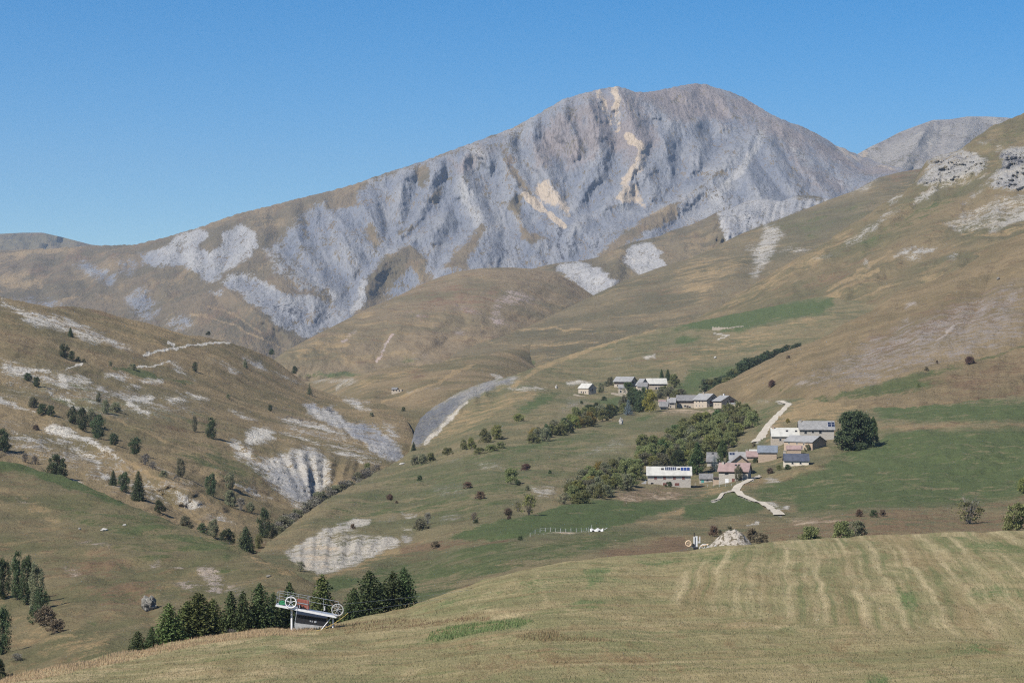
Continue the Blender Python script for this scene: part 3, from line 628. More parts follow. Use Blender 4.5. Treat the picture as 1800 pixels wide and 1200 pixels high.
m.area(RST, 0.5, 7, z2([(800, 640), (900, 620), (920, 650), (830, 690)])); m.area((ROCK, PAL), (0.5, 0.9), 4, z2([(800, 750), (860, 735), (940, 710), (900, 740)])); m.area((ROCK, PAL), (0.5, 0.9), 4, z2([(940, 740), (970, 715), (985, 715), (965, 740)]))
m.line((ROCK, PAL), (0.9, 0.9), 3, z2([(1240, 660), (1290, 665), (1270, 675)])); m.line(STR, 0.8, 4, z2([(670, 800), (800, 760), (960, 690), (1140, 605)])); m.area(GRN, 0.4, 10, z2([(880, 610), (1120, 610), (1000, 640), (900, 640)]))

# --- left hillside --------------------------------------------------------------
def hill_relief(px, py):
    # terraces and ribs that run down to the right, as the beds of rock do here
    u = px*0.35-py*0.94; v = px*0.94+py*0.35
    return -6*(ridged(u/60, v/260, 3, 51)-0.5)*2 + 5*fbm(px/45, py/28, 3, 52)
left_hill = Land('left_hillside', -220, 742, 1.75, 300,
    [(-220, 480), (0, 521), (40, 530), (90, 540), (125, 538), (160, 543), (200, 553), (235, 563), (270, 571), (300, 580), (330, 589), (365, 593), (400, 601), (440, 613), (475, 628), (495, 642), (515, 657), (540, 675), (560, 686), (600, 697), (650, 703), (690, 716), (712, 733), (722, 752), (742, 800)],
    [(-220, 930), (0, 930), (300, 1000), (470, 1030), (742, 850)],
    [(-220, 480, 1450), (0, 521, 1450), (200, 553, 1560), (400, 601, 1650), (510, 655, 1700), (600, 697, 1660), (700, 725, 1500), (742, 800, 1250), (720, 790, 1250), (660, 820, 1120), (640, 800, 1160),
     (540, 890, 950), (470, 955, 760), (0, 800, 880), (-220, 780, 880), (500, 800, 1080), (400, 900, 850), (300, 850, 860), (200, 700, 1140), (400, 700, 1320), (250, 920, 780), (400, 960, 750), (0, 900, 760), (0, 650, 1130), (100, 600, 1300), (560, 760, 1250), (130, 840, 850), (300, 1000, 700), (470, 1030, 680), (742, 850, 1080)],
    ribs=[(0.0158, 28, [(0, 690), (80, 720), (150, 760), (230, 800), (330, 860), (420, 905)]), (-0.0158, 26, [(60, 770), (150, 800), (270, 860), (350, 920), (420, 960)]),
          (0.0105, 28, [(50, 660), (150, 690), (250, 740), (330, 790), (430, 850), (500, 880)]), (-0.0105, 22, [(180, 700), (280, 760), (400, 800), (430, 830)]),
          (0.0132, 33, [(340, 620), (420, 650), (500, 690), (560, 730)]), (-0.0105, 26, [(480, 660), (560, 710), (640, 740), (700, 790)]), (0.0078, 24, [(160, 545), (240, 575), (320, 600)]),
          (-0.0063, 17, [(190, 640), (250, 660), (330, 680), (420, 720)]), (0.0105, 33, [(500, 780), (540, 820), (540, 870)]), (-0.0078, 22, [(560, 800), (560, 850), (545, 890)])],
    relief=hill_relief, rough=(0.7, 20), crest=(0.012, 9), back=(8, 25, 0.45))
m = left_hill; m.rock = (3.6, 11, 10)
def pale(pts, v=0.75, p=0.9, soft=4.0):
    v = min(0.97, v*1.1)
    left_hill.area((ROCK, PAL), (v, p), soft, z6(pts))
pale([(0, 10), (70, 40), (130, 75), (280, 90), (400, 140), (480, 190), (560, 215), (640, 250), (560, 240), (470, 215), (400, 215), (330, 160), (230, 150), (150, 140), (60, 70), (0, 50)], 0.62, 0.75)
pale([(0, 280), (60, 300), (130, 330), (200, 340), (230, 360), (270, 400), (180, 380), (100, 350), (0, 350)], 0.55)
pale([(250, 340), (300, 360), (400, 370), (430, 400), (380, 400), (300, 390), (330, 460), (260, 400)], 0.62)
pale([(470, 350), (540, 345), (600, 370), (560, 385), (480, 365)], 0.75); pale([(560, 400), (640, 405), (620, 420), (570, 415)], 0.7); pale([(620, 370), (730, 380), (720, 395), (640, 388)], 0.65)
pale([(440, 410), (520, 440), (560, 450), (690, 460), (700, 490), (600, 480), (680, 530), (670, 550), (590, 510), (540, 460), (440, 430)], 0.75)
pale([(800, 430), (900, 450), (950, 470), (850, 450)], 0.8); pale([(750, 460), (840, 465), (850, 485), (770, 485)], 0.75); pale([(1035, 515), (1100, 530), (1160, 560), (1100, 550)], 0.7)
pale([(205, 600), (250, 580), (300, 590), (420, 650), (500, 690), (560, 750), (480, 710), (380, 660), (300, 640), (210, 630)], 0.8)
pale([(0, 460), (80, 490), (150, 520), (60, 500), (0, 480)], 0.8); pale([(50, 600), (150, 640), (240, 690), (230, 710), (120, 660), (50, 620)], 0.5); pale([(190, 410), (260, 430), (340, 480), (420, 520), (330, 500), (240, 460)], 0.5)
pale([(300, 680), (360, 690), (430, 720), (460, 770), (500, 830), (470, 820), (420, 750), (340, 720)], 0.55); pale([(470, 790), (495, 800), (495, 832), (465, 822)], 0.9)
pale([(1030, 660), (1060, 650), (1110, 690), (1120, 620), (1160, 595), (1230, 600), (1250, 650), (1180, 660), (1140, 680), (1150, 740), (1300, 700), (1400, 680), (1480, 740), (1510, 830), (1420, 900), (1390, 960), (1330, 950), (1230, 850), (1150, 780), (1080, 730)], 0.72, 0.75, 6)
pale([(1035, 665), (1065, 655), (1110, 700), (1090, 720)], 0.9, 0.9); pale([(1115, 630), (1160, 597), (1225, 605), (1240, 640), (1180, 650), (1130, 680)], 0.92, 1)
pale([(1200, 740), (1290, 700), (1350, 730), (1400, 790), (1440, 870), (1390, 955), (1290, 880), (1210, 800)], 0.85, 0.7, 5)
left_hill.area((ROCK, PAL), (0.97, 0.35), 4, z6([(1200, 800), (1260, 780), (1300, 830), (1310, 780), (1380, 850), (1430, 900), (1385, 955), (1330, 930), (1260, 860)]))
left_hill.area((ROCK, PAL), (0.95, 0.45), 3, z6([(1370, 490), (1420, 480), (1450, 520), (1500, 495), (1560, 560), (1640, 620), (1720, 650), (1770, 690), (1800, 750), (1740, 740), (1700, 720), (1640, 660), (1560, 610), (1450, 560), (1380, 530)]))
left_hill.area((ROCK, PAL), (0.95, 0.15), 5, z6([(1560, 580), (1640, 570), (1720, 600), (1800, 680), (1830, 760), (1760, 740), (1700, 690), (1620, 640)]))
left_hill.area(DRK, 0.5, 3, z6([(1470, 500), (1500, 495), (1545, 540), (1520, 545)])); left_hill.area(DRK, 0.5, 3, z6([(1640, 570), (1690, 575), (1710, 590), (1650, 590)])); left_hill.area(DRK, 0.45, 3, z6([(1140, 285), (1160, 285), (1165, 305), (1145, 305)]))
pale([(1255, 545), (1330, 555), (1450, 580), (1560, 620), (1500, 620), (1380, 590), (1280, 565)], 0.75, 0.85); left_hill.line(DRK, 0.55, 2.0, z6([(1260, 540), (1340, 548), (1440, 572), (1480, 580)]))
pale([(1500, 700), (1600, 710), (1740, 740), (1730, 755), (1620, 750), (1530, 715)], 0.65, 0.85); pale([(1260, 610), (1330, 600), (1460, 660), (1440, 690), (1350, 650)], 0.45)
pale([(950, 280), (1000, 290), (1090, 350), (1060, 350), (990, 310)], 0.5); pale([(1090, 270), (1160, 290), (1220, 340), (1300, 370), (1370, 400), (1280, 370), (1180, 330), (1100, 300)], 0.55, 0.5)
pale([(1550, 465), (1620, 480), (1670, 520), (1600, 500)], 0.75, 0.6); pale([(1400, 395), (1500, 400), (1600, 450), (1680, 490), (1560, 460), (1440, 420)], 0.5, 0.5); pale([(1730, 570), (1780, 590), (1800, 640), (1760, 640)], 0.6, 0.4)
pale([(1060, 850), (1130, 870), (1230, 920), (1150, 910)], 0.85, 0.8); pale([(780, 880), (860, 900), (930, 960), (860, 960), (800, 930)], 0.5, 0.8); pale([(960, 960), (1000, 980), (1060, 1040), (1000, 1010)], 0.5); pale([(320, 820), (400, 860), (390, 870), (330, 850)], 0.55, 0.8); pale([(640, 880), (720, 890), (760, 930), (690, 910)], 0.5); pale([(700, 760), (780, 800), (900, 850), (820, 850)], 0.4); pale([(740, 290), (800, 300), (880, 380), (820, 350)], 0.45)
for tr in ([(85, 352), (150, 342), (222, 340)], [(305, 332), (340, 320), (370, 309)], [(648, 267), (740, 245), (850, 226), (940, 214), (1040, 208)], [(620, 324), (700, 316), (770, 296)], [(800, 240), (795, 222), (760, 205)]):
    left_hill.line((ROCK, PAL), (1, 1), 2.6, z6(tr))
left_hill.area((GRN), (0.9), 4, z6([(510, 325), (600, 330), (780, 375), (870, 395), (800, 390), (640, 365)])); left_hill.area(GRN, 0.45, 10, z6([(480, 520), (600, 560), (760, 600), (900, 650), (1080, 740), (960, 700), (760, 640), (560, 590)])); left_hill.area(GRN, 0.35, 8, z6([(340, 390), (460, 470), (560, 500), (540, 540), (380, 440)]))
left_hill.area(RST, 0.6, 10, z6([(0, 170), (150, 200), (260, 260), (200, 270), (60, 220)])); left_hill.area(RST, 0.55, 9, z6([(180, 50), (420, 55), (560, 90), (480, 110), (260, 80)])); left_hill.area(RST, 0.5, 10, z6([(680, 560), (900, 600), (900, 660), (700, 620)]))
left_hill.area(STR, 0.55, 14, z6([(380, 110), (700, 130), (1000, 190), (1180, 230), (900, 200), (700, 220), (520, 180)])); left_hill.area(STR, 0.45, 14, z6([(0, 80), (200, 190), (60, 150)])); left_hill.line(STR, 0.8, 4, z6([(780, 820), (900, 900), (1020, 990), (1100, 1040)])); left_hill.line(STR, 0.8, 4, z6([(480, 540), (620, 600), (780, 670), (980, 740)])); left_hill.line(STR, 0.7, 5, z6([(560, 740), (700, 820), (860, 880)]))
left_hill.area(STR, 0.4, 20, z6([(950, 360), (1400, 450), (1500, 500), (1250, 520), (1000, 470)])); left_hill.line(DRK, 0.5, 2, z6([(170, 415), (230, 418)])); left_hill.area(STR, .5, 10, z6([(1390, 930), (1500, 870), (1640, 790), (1600, 850), (1420, 960)]))
left_hill.area(GRN, 0.3, 22, z6([(0, 250), (300, 330), (600, 420), (950, 520), (1200, 700), (1350, 930), (1000, 900), (600, 640), (300, 560), (0, 420)])); left_hill.area(ROCK, 0.27, 18, z6([(0, 280), (260, 330), (500, 400), (760, 430), (960, 520), (700, 560), (480, 540), (260, 470), (0, 470)])); left_hill.area(ROCK, 0.27, 18, z6([(0, 560), (300, 560), (560, 760), (900, 900), (1100, 1050), (840, 980), (560, 900), (200, 760), (0, 680)])); left_hill.area(ROCK, 0.3, 16, z6([(1240, 520), (1560, 600), (1760, 740), (1500, 720), (1300, 640)]))
# --- near left hill -------------------------------------------------------------
near_left = Land('near_left_hill', -260, 660, 1.8, 270,
    [(-260, 745), (0, 809), (60, 822), (140, 849), (220, 886), (290, 912), (330, 927), (390, 951), (440, 974), (490, 996), (530, 1013), (570, 1040), (620, 1080), (660, 1110)],
    [(-260, 1300), (0, 1270), (300, 1250), (660, 1200)],
    [(-260, 745, 660), (0, 809, 640), (140, 849, 610), (330, 927, 530), (530, 1013, 440), (620, 1080, 410), (0, 900, 560), (0, 1000, 480), (0, 1100, 420), (0, 1200, 375), (-260, 1100, 430), (-260, 1280, 370), (200, 950, 510), (200, 1050, 430), (200, 1150, 370), (300, 1050, 425), (300, 1150, 365), (400, 1020, 440), (400, 1100, 380), (480, 1040, 415), (480, 1100, 375), (600, 1150, 350), (300, 1250, 330), (0, 1270, 350)],
    ribs=[(-0.012, 30, [(150, 1000), (250, 1060), (300, 1130)])], rough=(0.9, 14), crest=(0.02, 14), back=(8, 12, 0.4))
m = near_left; m.rock = (2.2, 9, 6)
m.area(GRN, 0.8, 3, [(-60, 792), (0, 800), (60, 812), (140, 840), (215, 876), (222, 893), (130, 862), (60, 838), (-60, 812)]); m.area(GRN, 0.6, 14, [(130, 895), (200, 890), (260, 900), (330, 925), (430, 968), (400, 985), (310, 960), (210, 930)])
m.area(GRN, 0.4, 16, [(60, 860), (160, 880), (300, 960), (440, 1000), (420, 1020), (250, 990), (100, 920)]); m.area((RST, GRN), (0.4, 0.3), 10, z0([(-20, 130), (100, 160), (200, 240), (60, 230)])); m.area(STR, 0.8, 8, z0([(130, 330), (200, 320), (390, 410), (300, 400), (180, 350)]))
m.area((ROCK, PAL), (0.62, 0.85), 4, z0([(990, 640), (1060, 628), (1120, 660), (1110, 720), (1060, 740), (1030, 690)])); m.area((ROCK, PAL), (0.7, 1), 3, z0([(840, 615), (920, 612), (910, 630), (850, 632)])); m.area((ROCK, PAL), (0.42, 0.8), 6, z0([(870, 700), (960, 690), (1100, 730), (960, 745)])); m.area((ROCK, PAL), (0.45, 0.8), 5, z0([(390, 488), (450, 492), (560, 530), (500, 530)])); m.area((ROCK, PAL), (0.4, .8), 6, z0([(320, 610), (380, 620), (430, 680), (370, 680)])); m.area((ROCK, PAL), (0.45, 0.9), 4, z0([(70, 262), (110, 270), (170, 310), (110, 295)])); m.area(ROCK, 0.42, 7, z0([(740, 600), (800, 590), (780, 640)])); m.area((ROCK, PAL), (0.35, .8), 6, z0([(780, 770), (860, 770), (820, 810)])); m.area((ROCK, PAL), (0.4, .8), 8, z0([(1120, 680), (1240, 720), (1220, 760), (1130, 740)]))
m.area(RST, 0.45, 22, z0([(250, 560), (560, 560), (800, 680), (700, 860), (420, 760)])); m.area(STR, 0.45, 24, z0([(60, 820), (300, 880), (560, 980), (420, 1080), (100, 1000)])); m.area((GRN), (0.8), 5, z0([(430, 870), (490, 890), (480, 915), (430, 885)])); m.line(STR, 0.55, 6, [(300, 916), (440, 978), (530, 1018)])

# --- village terrace slope ------------------------------------------------------
def vil_relief(px, py):
    return 5*fbm(px/45, py/20, 4, 61)*np.clip((1000-py)/120, 0.2, 1)
village = Land('village_slope', 425, 2000, 1.9, 270,
    [(425, 1008), (440, 985), (470, 955), (500, 931), (530, 908), (560, 886), (590, 869), (620, 852), (650, 836), (680, 821), (705, 806), (719, 794), (724, 775), (730, 752), (740, 734), (760, 716), (803, 690), (850, 672), (885, 664), (907, 658), (940, 645), (970, 634), (1010, 620), (1050, 607), (1110, 590), (1150, 579), (1200, 571), (1250, 560), (1300, 550), (1350, 540), (1420, 524), (1460, 518), (1520, 510), (1700, 500), (2000, 490)],
    [(425, 1060), (560, 1110), (800, 1080), (900, 1040), (1200, 1000), (2000, 980)],
    [(425, 1010, 520), (470, 955, 660), (530, 1015, 530), (560, 886, 810), (640, 842, 980), (720, 797, 1160), (770, 762, 1300), (835, 708, 1440), (770, 712, 1560), (850, 672, 1640), (732, 752, 1420), (600, 960, 640), (600, 1030, 520), (560, 1090, 440), (700, 1000, 570), (700, 1060, 460), (800, 1060, 450), (850, 980, 540), (1000, 1010, 470), (1000, 960, 540), (1200, 990, 470), (1400, 960, 480), (1600, 960, 480), (1800, 950, 480), (2000, 950, 480),
     (1200, 930, 590), (1050, 935, 590), (1000, 900, 680), (1180, 855, 850), (1000, 800, 980), (850, 830, 890), (700, 900, 760), (800, 760, 1250), (780, 790, 1130), (900, 720, 1340), (1000, 740, 1220), (1090, 738, 1240), (1220, 718, 1330), (1100, 690, 1470), (1000, 680, 1540), (907, 667, 1560), (1000, 640, 1760), (1050, 608, 1930), (1150, 580, 2050), (1265, 580, 2000), (1180, 650, 1660), (1300, 720, 1260), (1330, 640, 1650), (1380, 710, 1180), (1400, 785, 930), (1400, 820, 870), (1390, 900, 690), (1500, 870, 740), (1500, 790, 910), (1500, 710, 1130), (1700, 890, 680), (1700, 800, 840), (1700, 715, 1040), (1600, 750, 960), (1800, 880, 690), (1850, 700, 1060), (1460, 525, 2200), (1600, 600, 1750), (1500, 925, 580), (1600, 930, 560), (1740, 925, 570), (1250, 860, 830), (1300, 840, 860), (1150, 780, 1010), (1200, 790, 1000), (2000, 850, 720), (2000, 600, 1600), (2000, 495, 2200), (1700, 505, 2200)],
    ribs=[(0.012, 16, [(1380, 900), (1480, 905), (1600, 900), (1800, 890)]), (-0.02, 22, [(720, 793), (770, 778), (850, 722), (900, 682)], 1.0), (0.02, 20, [(760, 745), (820, 700), (900, 662)], 1.0), (0.015, 20, [(480, 960), (560, 905), (680, 850), (800, 800), (900, 765)], 0),
          (-0.012, 20, [(1000, 860), (1100, 800), (1250, 760), (1310, 740)], 0), (0.012, 14, [(560, 1035), (700, 975), (850, 945), (1000, 925)]), (0.012, 12, [(1150, 738), (1220, 728), (1300, 724)])],
    relief=vil_relief, rough=(0.55, 16), crest=(0.012, 8), back=(8, 25, 0.4))
m = village; m.rock = (4.6, 8, 14)
m.area((ROCK, PAL), (0.85, 0.95), 3, z4([(150, 690), (230, 640), (330, 580), (420, 550), (520, 512), (600, 515), (580, 550), (460, 590), (400, 615), (440, 650), (560, 610), (700, 600), (760, 640), (720, 670), (600, 720), (480, 770), (330, 810), (250, 770), (200, 740)]))
m.area((ROCK, PAL), (0.5, 0.9), 6, z4([(330, 610), (420, 570), (560, 590), (620, 600), (460, 660), (380, 650)])); m.area((OCH), (0.55), 10, z4([(180, 700), (330, 640), (440, 680), (380, 760), (260, 770)])); m.area(ROCK, 0.6, 3, z4([(760, 610), (820, 605), (830, 630), (780, 640)])); m.area((ROCK, PAL), (0.6, 1), 3, z4([(770, 485), (850, 485), (860, 510), (790, 515)])); m.area((ROCK, PAL), (0.45, 1), 4, z4([(960, 520), (1060, 490), (1090, 500), (990, 530)])); m.area((ROCK, PAL), (0.6, 1), 3, z4([(770, 570), (820, 565), (825, 582)])); m.area(ROCK, 0.4, 5, z4([(620, 510), (740, 490), (740, 520), (650, 535)]))
m.area((ROCK, PAL), (0.93, 0.0), 4, z2([(690, 900), (760, 890), (850, 860), (960, 810), (1060, 750), (1200, 690), (1350, 665), (1400, 680), (1300, 710), (1200, 750), (1110, 790), (1040, 860), (980, 920), (930, 970), (860, 1030), (800, 1010), (740, 950)]))
m.area(PAL, 0.45, 8, z2([(1040, 770), (1200, 690), (1380, 668), (1380, 690), (1200, 740), (1080, 830)])); m.line((ROCK, PAL), (0.9, 1), 5, z2([(1110, 800), (1040, 870), (970, 945), (900, 1010)])); m.area(DRK, 0.5, 10, z2([(740, 920), (960, 820), (1200, 700), (1340, 680), (1200, 740), (1060, 820), (960, 930), (850, 1010)])); m.area(DRK, 0.4, 8, z2([(760, 910), (900, 870), (980, 840), (940, 900), (850, 990)]))
m.area((ROCK, PAL), (0.65, 1), 3, z2([(1300, 730), (1400, 715), (1540, 725), (1500, 740), (1380, 735)])); m.area((ROCK, PAL), (1, 1), 2.5, [(996, 672), (1009, 669), (1019, 667), (1029, 671), (1040, 674), (1022, 675), (1011, 677), (996, 677)])
m.area((ROCK, PAL), (0.95, 1), 2, [(1126, 628), (1134, 625), (1150, 623), (1153, 629), (1138, 631)]); m.area((ROCK, PAL), (0.45, 1), 3, [(1076, 630), (1090, 627), (1088, 632)]); m.line((ROCK, PAL), (0.9, 1), 2.2, z2([(1390, 615), (1420, 607), (1430, 608)]))
m.area((ROCK, PAL), (0.33, 0.8), 10, z3([(300, 980), (420, 930), (560, 870), (620, 900), (560, 940), (380, 970)])); m.area((ROCK, PAL), (0.55, 0.9), 5, z4([(1440, 340), (1560, 345), (1590, 370), (1540, 400), (1460, 380)])); m.area((ROCK, PAL), (0.36, 0.9), 7, z4([(1160, 220), (1260, 225), (1320, 250), (1210, 255)])); m.area(ROCK, 0.3, 12, z4([(930, 340), (1120, 330), (1100, 390), (960, 390)])); m.area(ROCK, 0.3, 8, z4([(1000, 210), (1080, 200), (1060, 225)])); m.area((ROCK, PAL), (0.4, 0.9), 6, z3([(80, 1130), (200, 1120), (240, 1170), (150, 1190)])); m.area(ROCK, 0.3, 10, z3([(300, 650), (420, 680), (330, 720), (240, 740)]))
m.area(GRN, 0.5, 25, z4([(300, 520), (700, 330), (1000, 200), (1350, 140), (1800, 60), (1800, 130), (1400, 240), (1100, 300), (700, 460), (420, 560)])); m.area(GRN, 0.7, 9, z4([(1150, 190), (1340, 130), (1600, 80), (1790, 45), (1800, 80), (1500, 150), (1300, 190)])); m.area(GRN, 0.55, 12, z3([(0, 900), (300, 850), (560, 790), (640, 800), (500, 860), (250, 930), (0, 960)]))
m.area(GRN, 0.95, 4, z9([(230, 195), (370, 150), (500, 115), (640, 90), (760, 55), (900, 15), (1000, -10), (1200, 0), (1300, 0), (1540, 10), (1400, 60), (1250, 110), (1100, 150), (900, 165), (600, 200), (400, 205)]))
m.area(GRN, 0.9, 6, z10([(0, 110), (180, 60), (290, 45), (420, 110), (430, 135), (280, 170), (60, 190), (0, 180)])); m.area(STR, 0.7, 6, z10([(60, 100), (180, 70), (250, 40), (300, 60), (180, 110), (0, 160), (-200, 230), (-200, 215)]))
m.area(GRN, 0.55, 8, z9([(-100, 330), (150, 300), (300, 260), (600, 220), (900, 190), (1100, 170), (1500, 150), (1300, 200), (1000, 290), (700, 350), (400, 430), (120, 540), (-20, 580), (-140, 500), (-250, 480)])); m.area(GRN, 0.9, 8, z9([(350, 260), (500, 225), (700, 215), (560, 260), (420, 280)])); m.area(GRN, 0.85, 6, z9([(540, 300), (760, 270), (1000, 220), (1250, 180), (1300, 195), (1050, 250), (800, 290)])); m.area(GRN, .7, 6, z4([(310, 850), (500, 800), (560, 830), (480, 900), (330, 900)]))
m.area(STR, 0.85, 7, z4([(300, 830), (480, 760), (640, 700), (780, 650), (900, 640), (800, 690), (640, 740), (460, 800), (330, 860)])); m.area((RST, STR), (0.5, 0.6), 6, z9([(230, 340), (300, 310), (440, 315), (360, 335)])); m.area((STR), (0.6), 5, z9([(560, 290), (800, 240), (1000, 180), (1100, 165), (1000, 210), (700, 275)])); m.area((RST), (0.85), 6, z9([(180, 540), (250, 500), (400, 430), (600, 390), (900, 350), (1100, 300), (1050, 260), (1300, 230), (1500, 190), (1560, 270), (1300, 310), (1000, 350), (700, 390), (450, 470), (300, 520)])); m.area((RST, STR), (.5, 0.6), 5, z9([(180, 530), (330, 460), (430, 430), (350, 480), (220, 540)])); m.area((RST, STR), (0.7, .3), 5, z9([(0, 230), (170, 220), (400, 210), (640, 200), (900, 185), (640, 215), (300, 240), (0, 290)]))
m.area((RST, STR), (0.5, 0.5), 7, z10([(420, 220), (560, 190), (760, 160), (960, 140), (1100, 125), (1400, 125), (1600, 110), (1800, 60), (2400, 40), (2400, 300), (1400, 300), (900, 300), (440, 310)])); m.area((STR), (0.65), 5, z10([(980, 200), (1060, 170), (1080, 180), (960, 260), (920, 270)])); m.area(STR, .6, 8, z10([(560, 195), (760, 175), (880, 180), (760, 230), (600, 220)]))
m.area(GRN, 0.72, 9, z5([(30, 910), (130, 860), (300, 810), (450, 770), (480, 700), (700, 640), (760, 590), (1500, 570), (2100, 560), (2100, 950), (1450, 950), (1150, 990), (760, 1000), (330, 1035), (270, 970), (110, 960)])); m.area(GRN, 1.0, 9, z5([(740, 600), (1000, 595), (1200, 610), (1000, 650), (780, 650)])); m.area(GRN, 0.98, 14, z5([(820, 760), (1000, 760), (1400, 800), (1400, 880), (1100, 850), (880, 860)])); m.area(GRN, 1.0, 9, z5([(50, 910), (180, 880), (300, 840), (500, 820), (400, 870), (150, 930)])); m.area(GRN, 0.95, 8, z5([(480, 700), (760, 650), (1000, 720), (700, 730)])); m.area(GRN, 0.95, 8, z5([(1050, 720), (1450, 700), (1450, 725), (1150, 745)]))
for k in range(4): m.line(STR, 0.45-0.03*k, 6, z5([(300+60*k, 960+10*k), (420+60*k, 950), (470+50*k, 985), (400+50*k, 1030)]))
m.area(STR, 0.4, 12, z5([(560, 690), (900, 650), (1200, 640), (1500, 640), (1500, 690), (1100, 690), (760, 710)])); m.area(STR, 0.42, 12, z5([(160, 960), (400, 900), (800, 900), (1300, 900), (1400, 930), (900, 980), (400, 1010)])); m.area(STR, .35, 10, z5([(760, 460), (1500, 440), (1500, 480), (800, 490)])); m.line(STR, 0.4, 7, z5([(300, 940), (600, 900), (900, 930), (1150, 960)])); m.line(STR, .4, 7, z5([(560, 790), (760, 740), (900, 690), (1200, 640)])); m.line(STR, 0.35, 8, z5([(600, 980), (900, 975), (1200, 950), (1450, 930)]))
m.area(GRN, 0.8, 8, z5([(700, 470), (760, 435), (1500, 425), (2100, 420), (2100, 545), (1500, 540), (760, 545)])); m.area(GRN, .9, 6, z5([(1080, 520), (1250, 500), (1240, 530), (1100, 540)])); m.area((STR, RST), (0.75, 0.45), 5, z5([(730, 570), (900, 550), (1200, 545), (1500, 540), (2100, 545), (2100, 565), (1500, 565), (1000, 580), (740, 590)]))
m.area((STR), (0.85), 8, z5([(280, 450), (420, 420), (560, 430), (720, 430), (690, 460), (580, 490), (500, 530), (260, 540), (200, 560), (150, 600), (180, 640), (160, 660), (120, 620), (220, 520)])); m.area((STR, RST), (0.7, 0.4), 5, zv([(1180, 440), (1240, 410), (1340, 430), (1240, 480), (1100, 520), (900, 560), (800, 570), (900, 500), (1000, 500)])); m.area((STR), (.5), 6, zv([(1060, 330), (1200, 330), (1400, 300), (1420, 310), (1260, 350)]))
m.area((RST, OCH), (0.7, 0.35), 6, zv([(0, 600), (60, 580), (200, 560), (400, 580), (560, 560), (560, 600), (500, 620), (300, 650), (60, 660)])); m.area((GRN), (0.9), 6, zv([(-100, 660), (100, 650), (300, 655), (480, 630), (500, 640), (300, 700), (100, 780), (-300, 860), (-300, 800)])); m.area((STR), (.7), 6, zv([(520, 590), (600, 560), (720, 570), (640, 620), (540, 650)]))
m.area((RST, OCH), (0.55, 0.45), 5, z3([(780, 740), (900, 700), (1060, 710), (1180, 700), (1080, 740), (900, 755)])); m.area(GRN, 0.9, 4, z3([(610, 780), (700, 750), (760, 745), (680, 780)])); m.area(GRN, 0.45, 12, z3([(590, 790), (900, 760), (1100, 740), (900, 790), (640, 850)]))
m.area(GRN, 0.9, 6, z3([(30, 720), (120, 660), (200, 630), (260, 630), (180, 690), (60, 740)])); m.area(GRN, 0.85, 7, z3([(410, 680), (500, 650), (620, 650), (640, 690), (480, 700)])); m.area(GRN, 0.8, 6, z3([(770, 640), (880, 590), (930, 500), (1200, 490), (1230, 520), (1150, 540), (1010, 590), (1000, 640), (880, 640)])); m.line(STR, 0.7, 3, z3([(890, 590), (960, 580), (1030, 565)]))
m.area(GRN, 0.95, 6, z3([(840, 300), (960, 240), (1150, 190), (1400, 160), (1700, 130), (1700, 170), (1640, 210), (1500, 240), (1350, 260), (1200, 310), (1000, 300)])); m.area(GRN, 0.9, 4, z3([(860, 350), (900, 330), (1000, 345), (960, 370), (870, 375)])); m.area(GRN, 0.4, 12, z3([(750, 300), (860, 290), (880, 350), (700, 360)])); m.line((ROCK, PAL), (1, 1), 1.8, z3([(1090, 350), (1140, 330), (1110, 322), (1060, 325)]))
m.line(STR, 0.75, 6, z3([(0, 600), (150, 500), (420, 400), (600, 330), (740, 290)])); m.area(STR, 0.6, 9, z3([(560, 520), (760, 470), (980, 400), (1180, 360), (1060, 380), (1350, 270), (1500, 240), (1700, 220), (1500, 280), (1200, 400), (900, 480), (700, 520)])); m.area(RST, 0.45, 9, z3([(620, 470), (760, 400), (1000, 380), (940, 430), (760, 480)])); m.area(STR, 0.5, 14, z2([(1040, 860), (1300, 740), (1560, 740), (1450, 800), (1200, 900), (950, 1000)]))
m.area(STR, 0.5, 12, z2([(930, 1000), (1100, 880), (1300, 800), (1400, 820), (1200, 900), (1000, 1000)])); m.area((ROCK, PAL), (0.75, 0.9), 3, zv([(940, 510), (1000, 500), (1050, 515), (1000, 530), (940, 528)])); m.area((ROCK, PAL), (1, 1), 2, zv([(930, 650), (1000, 660), (1060, 690), (1090, 675), (1115, 685), (1105, 710), (1070, 705), (1000, 680), (940, 665)])); m.line((ROCK, PAL), (0.8, 1), 2, [(1312, 922), (1322, 920), (1333, 919)])
m.area((ROCK, PAL), (0.7, 1), 3, [(950, 940), (975, 936), (1010, 935), (1036, 930), (1036, 934), (1000, 940)]); m.area((STR, OCH), (.6, 0.5), 3, [(950, 940), (975, 936), (1030, 932), (1036, 934), (1000, 940)]); m.area(GRN, 0.5, 10, z5([(60, 560), (110, 470), (200, 440), (240, 450), (190, 480), (130, 570), (100, 620)]))
m.area((ROCK, PAL), (.4, .7), 4, z5([(90, 430), (160, 432), (150, 445), (100, 445)]))

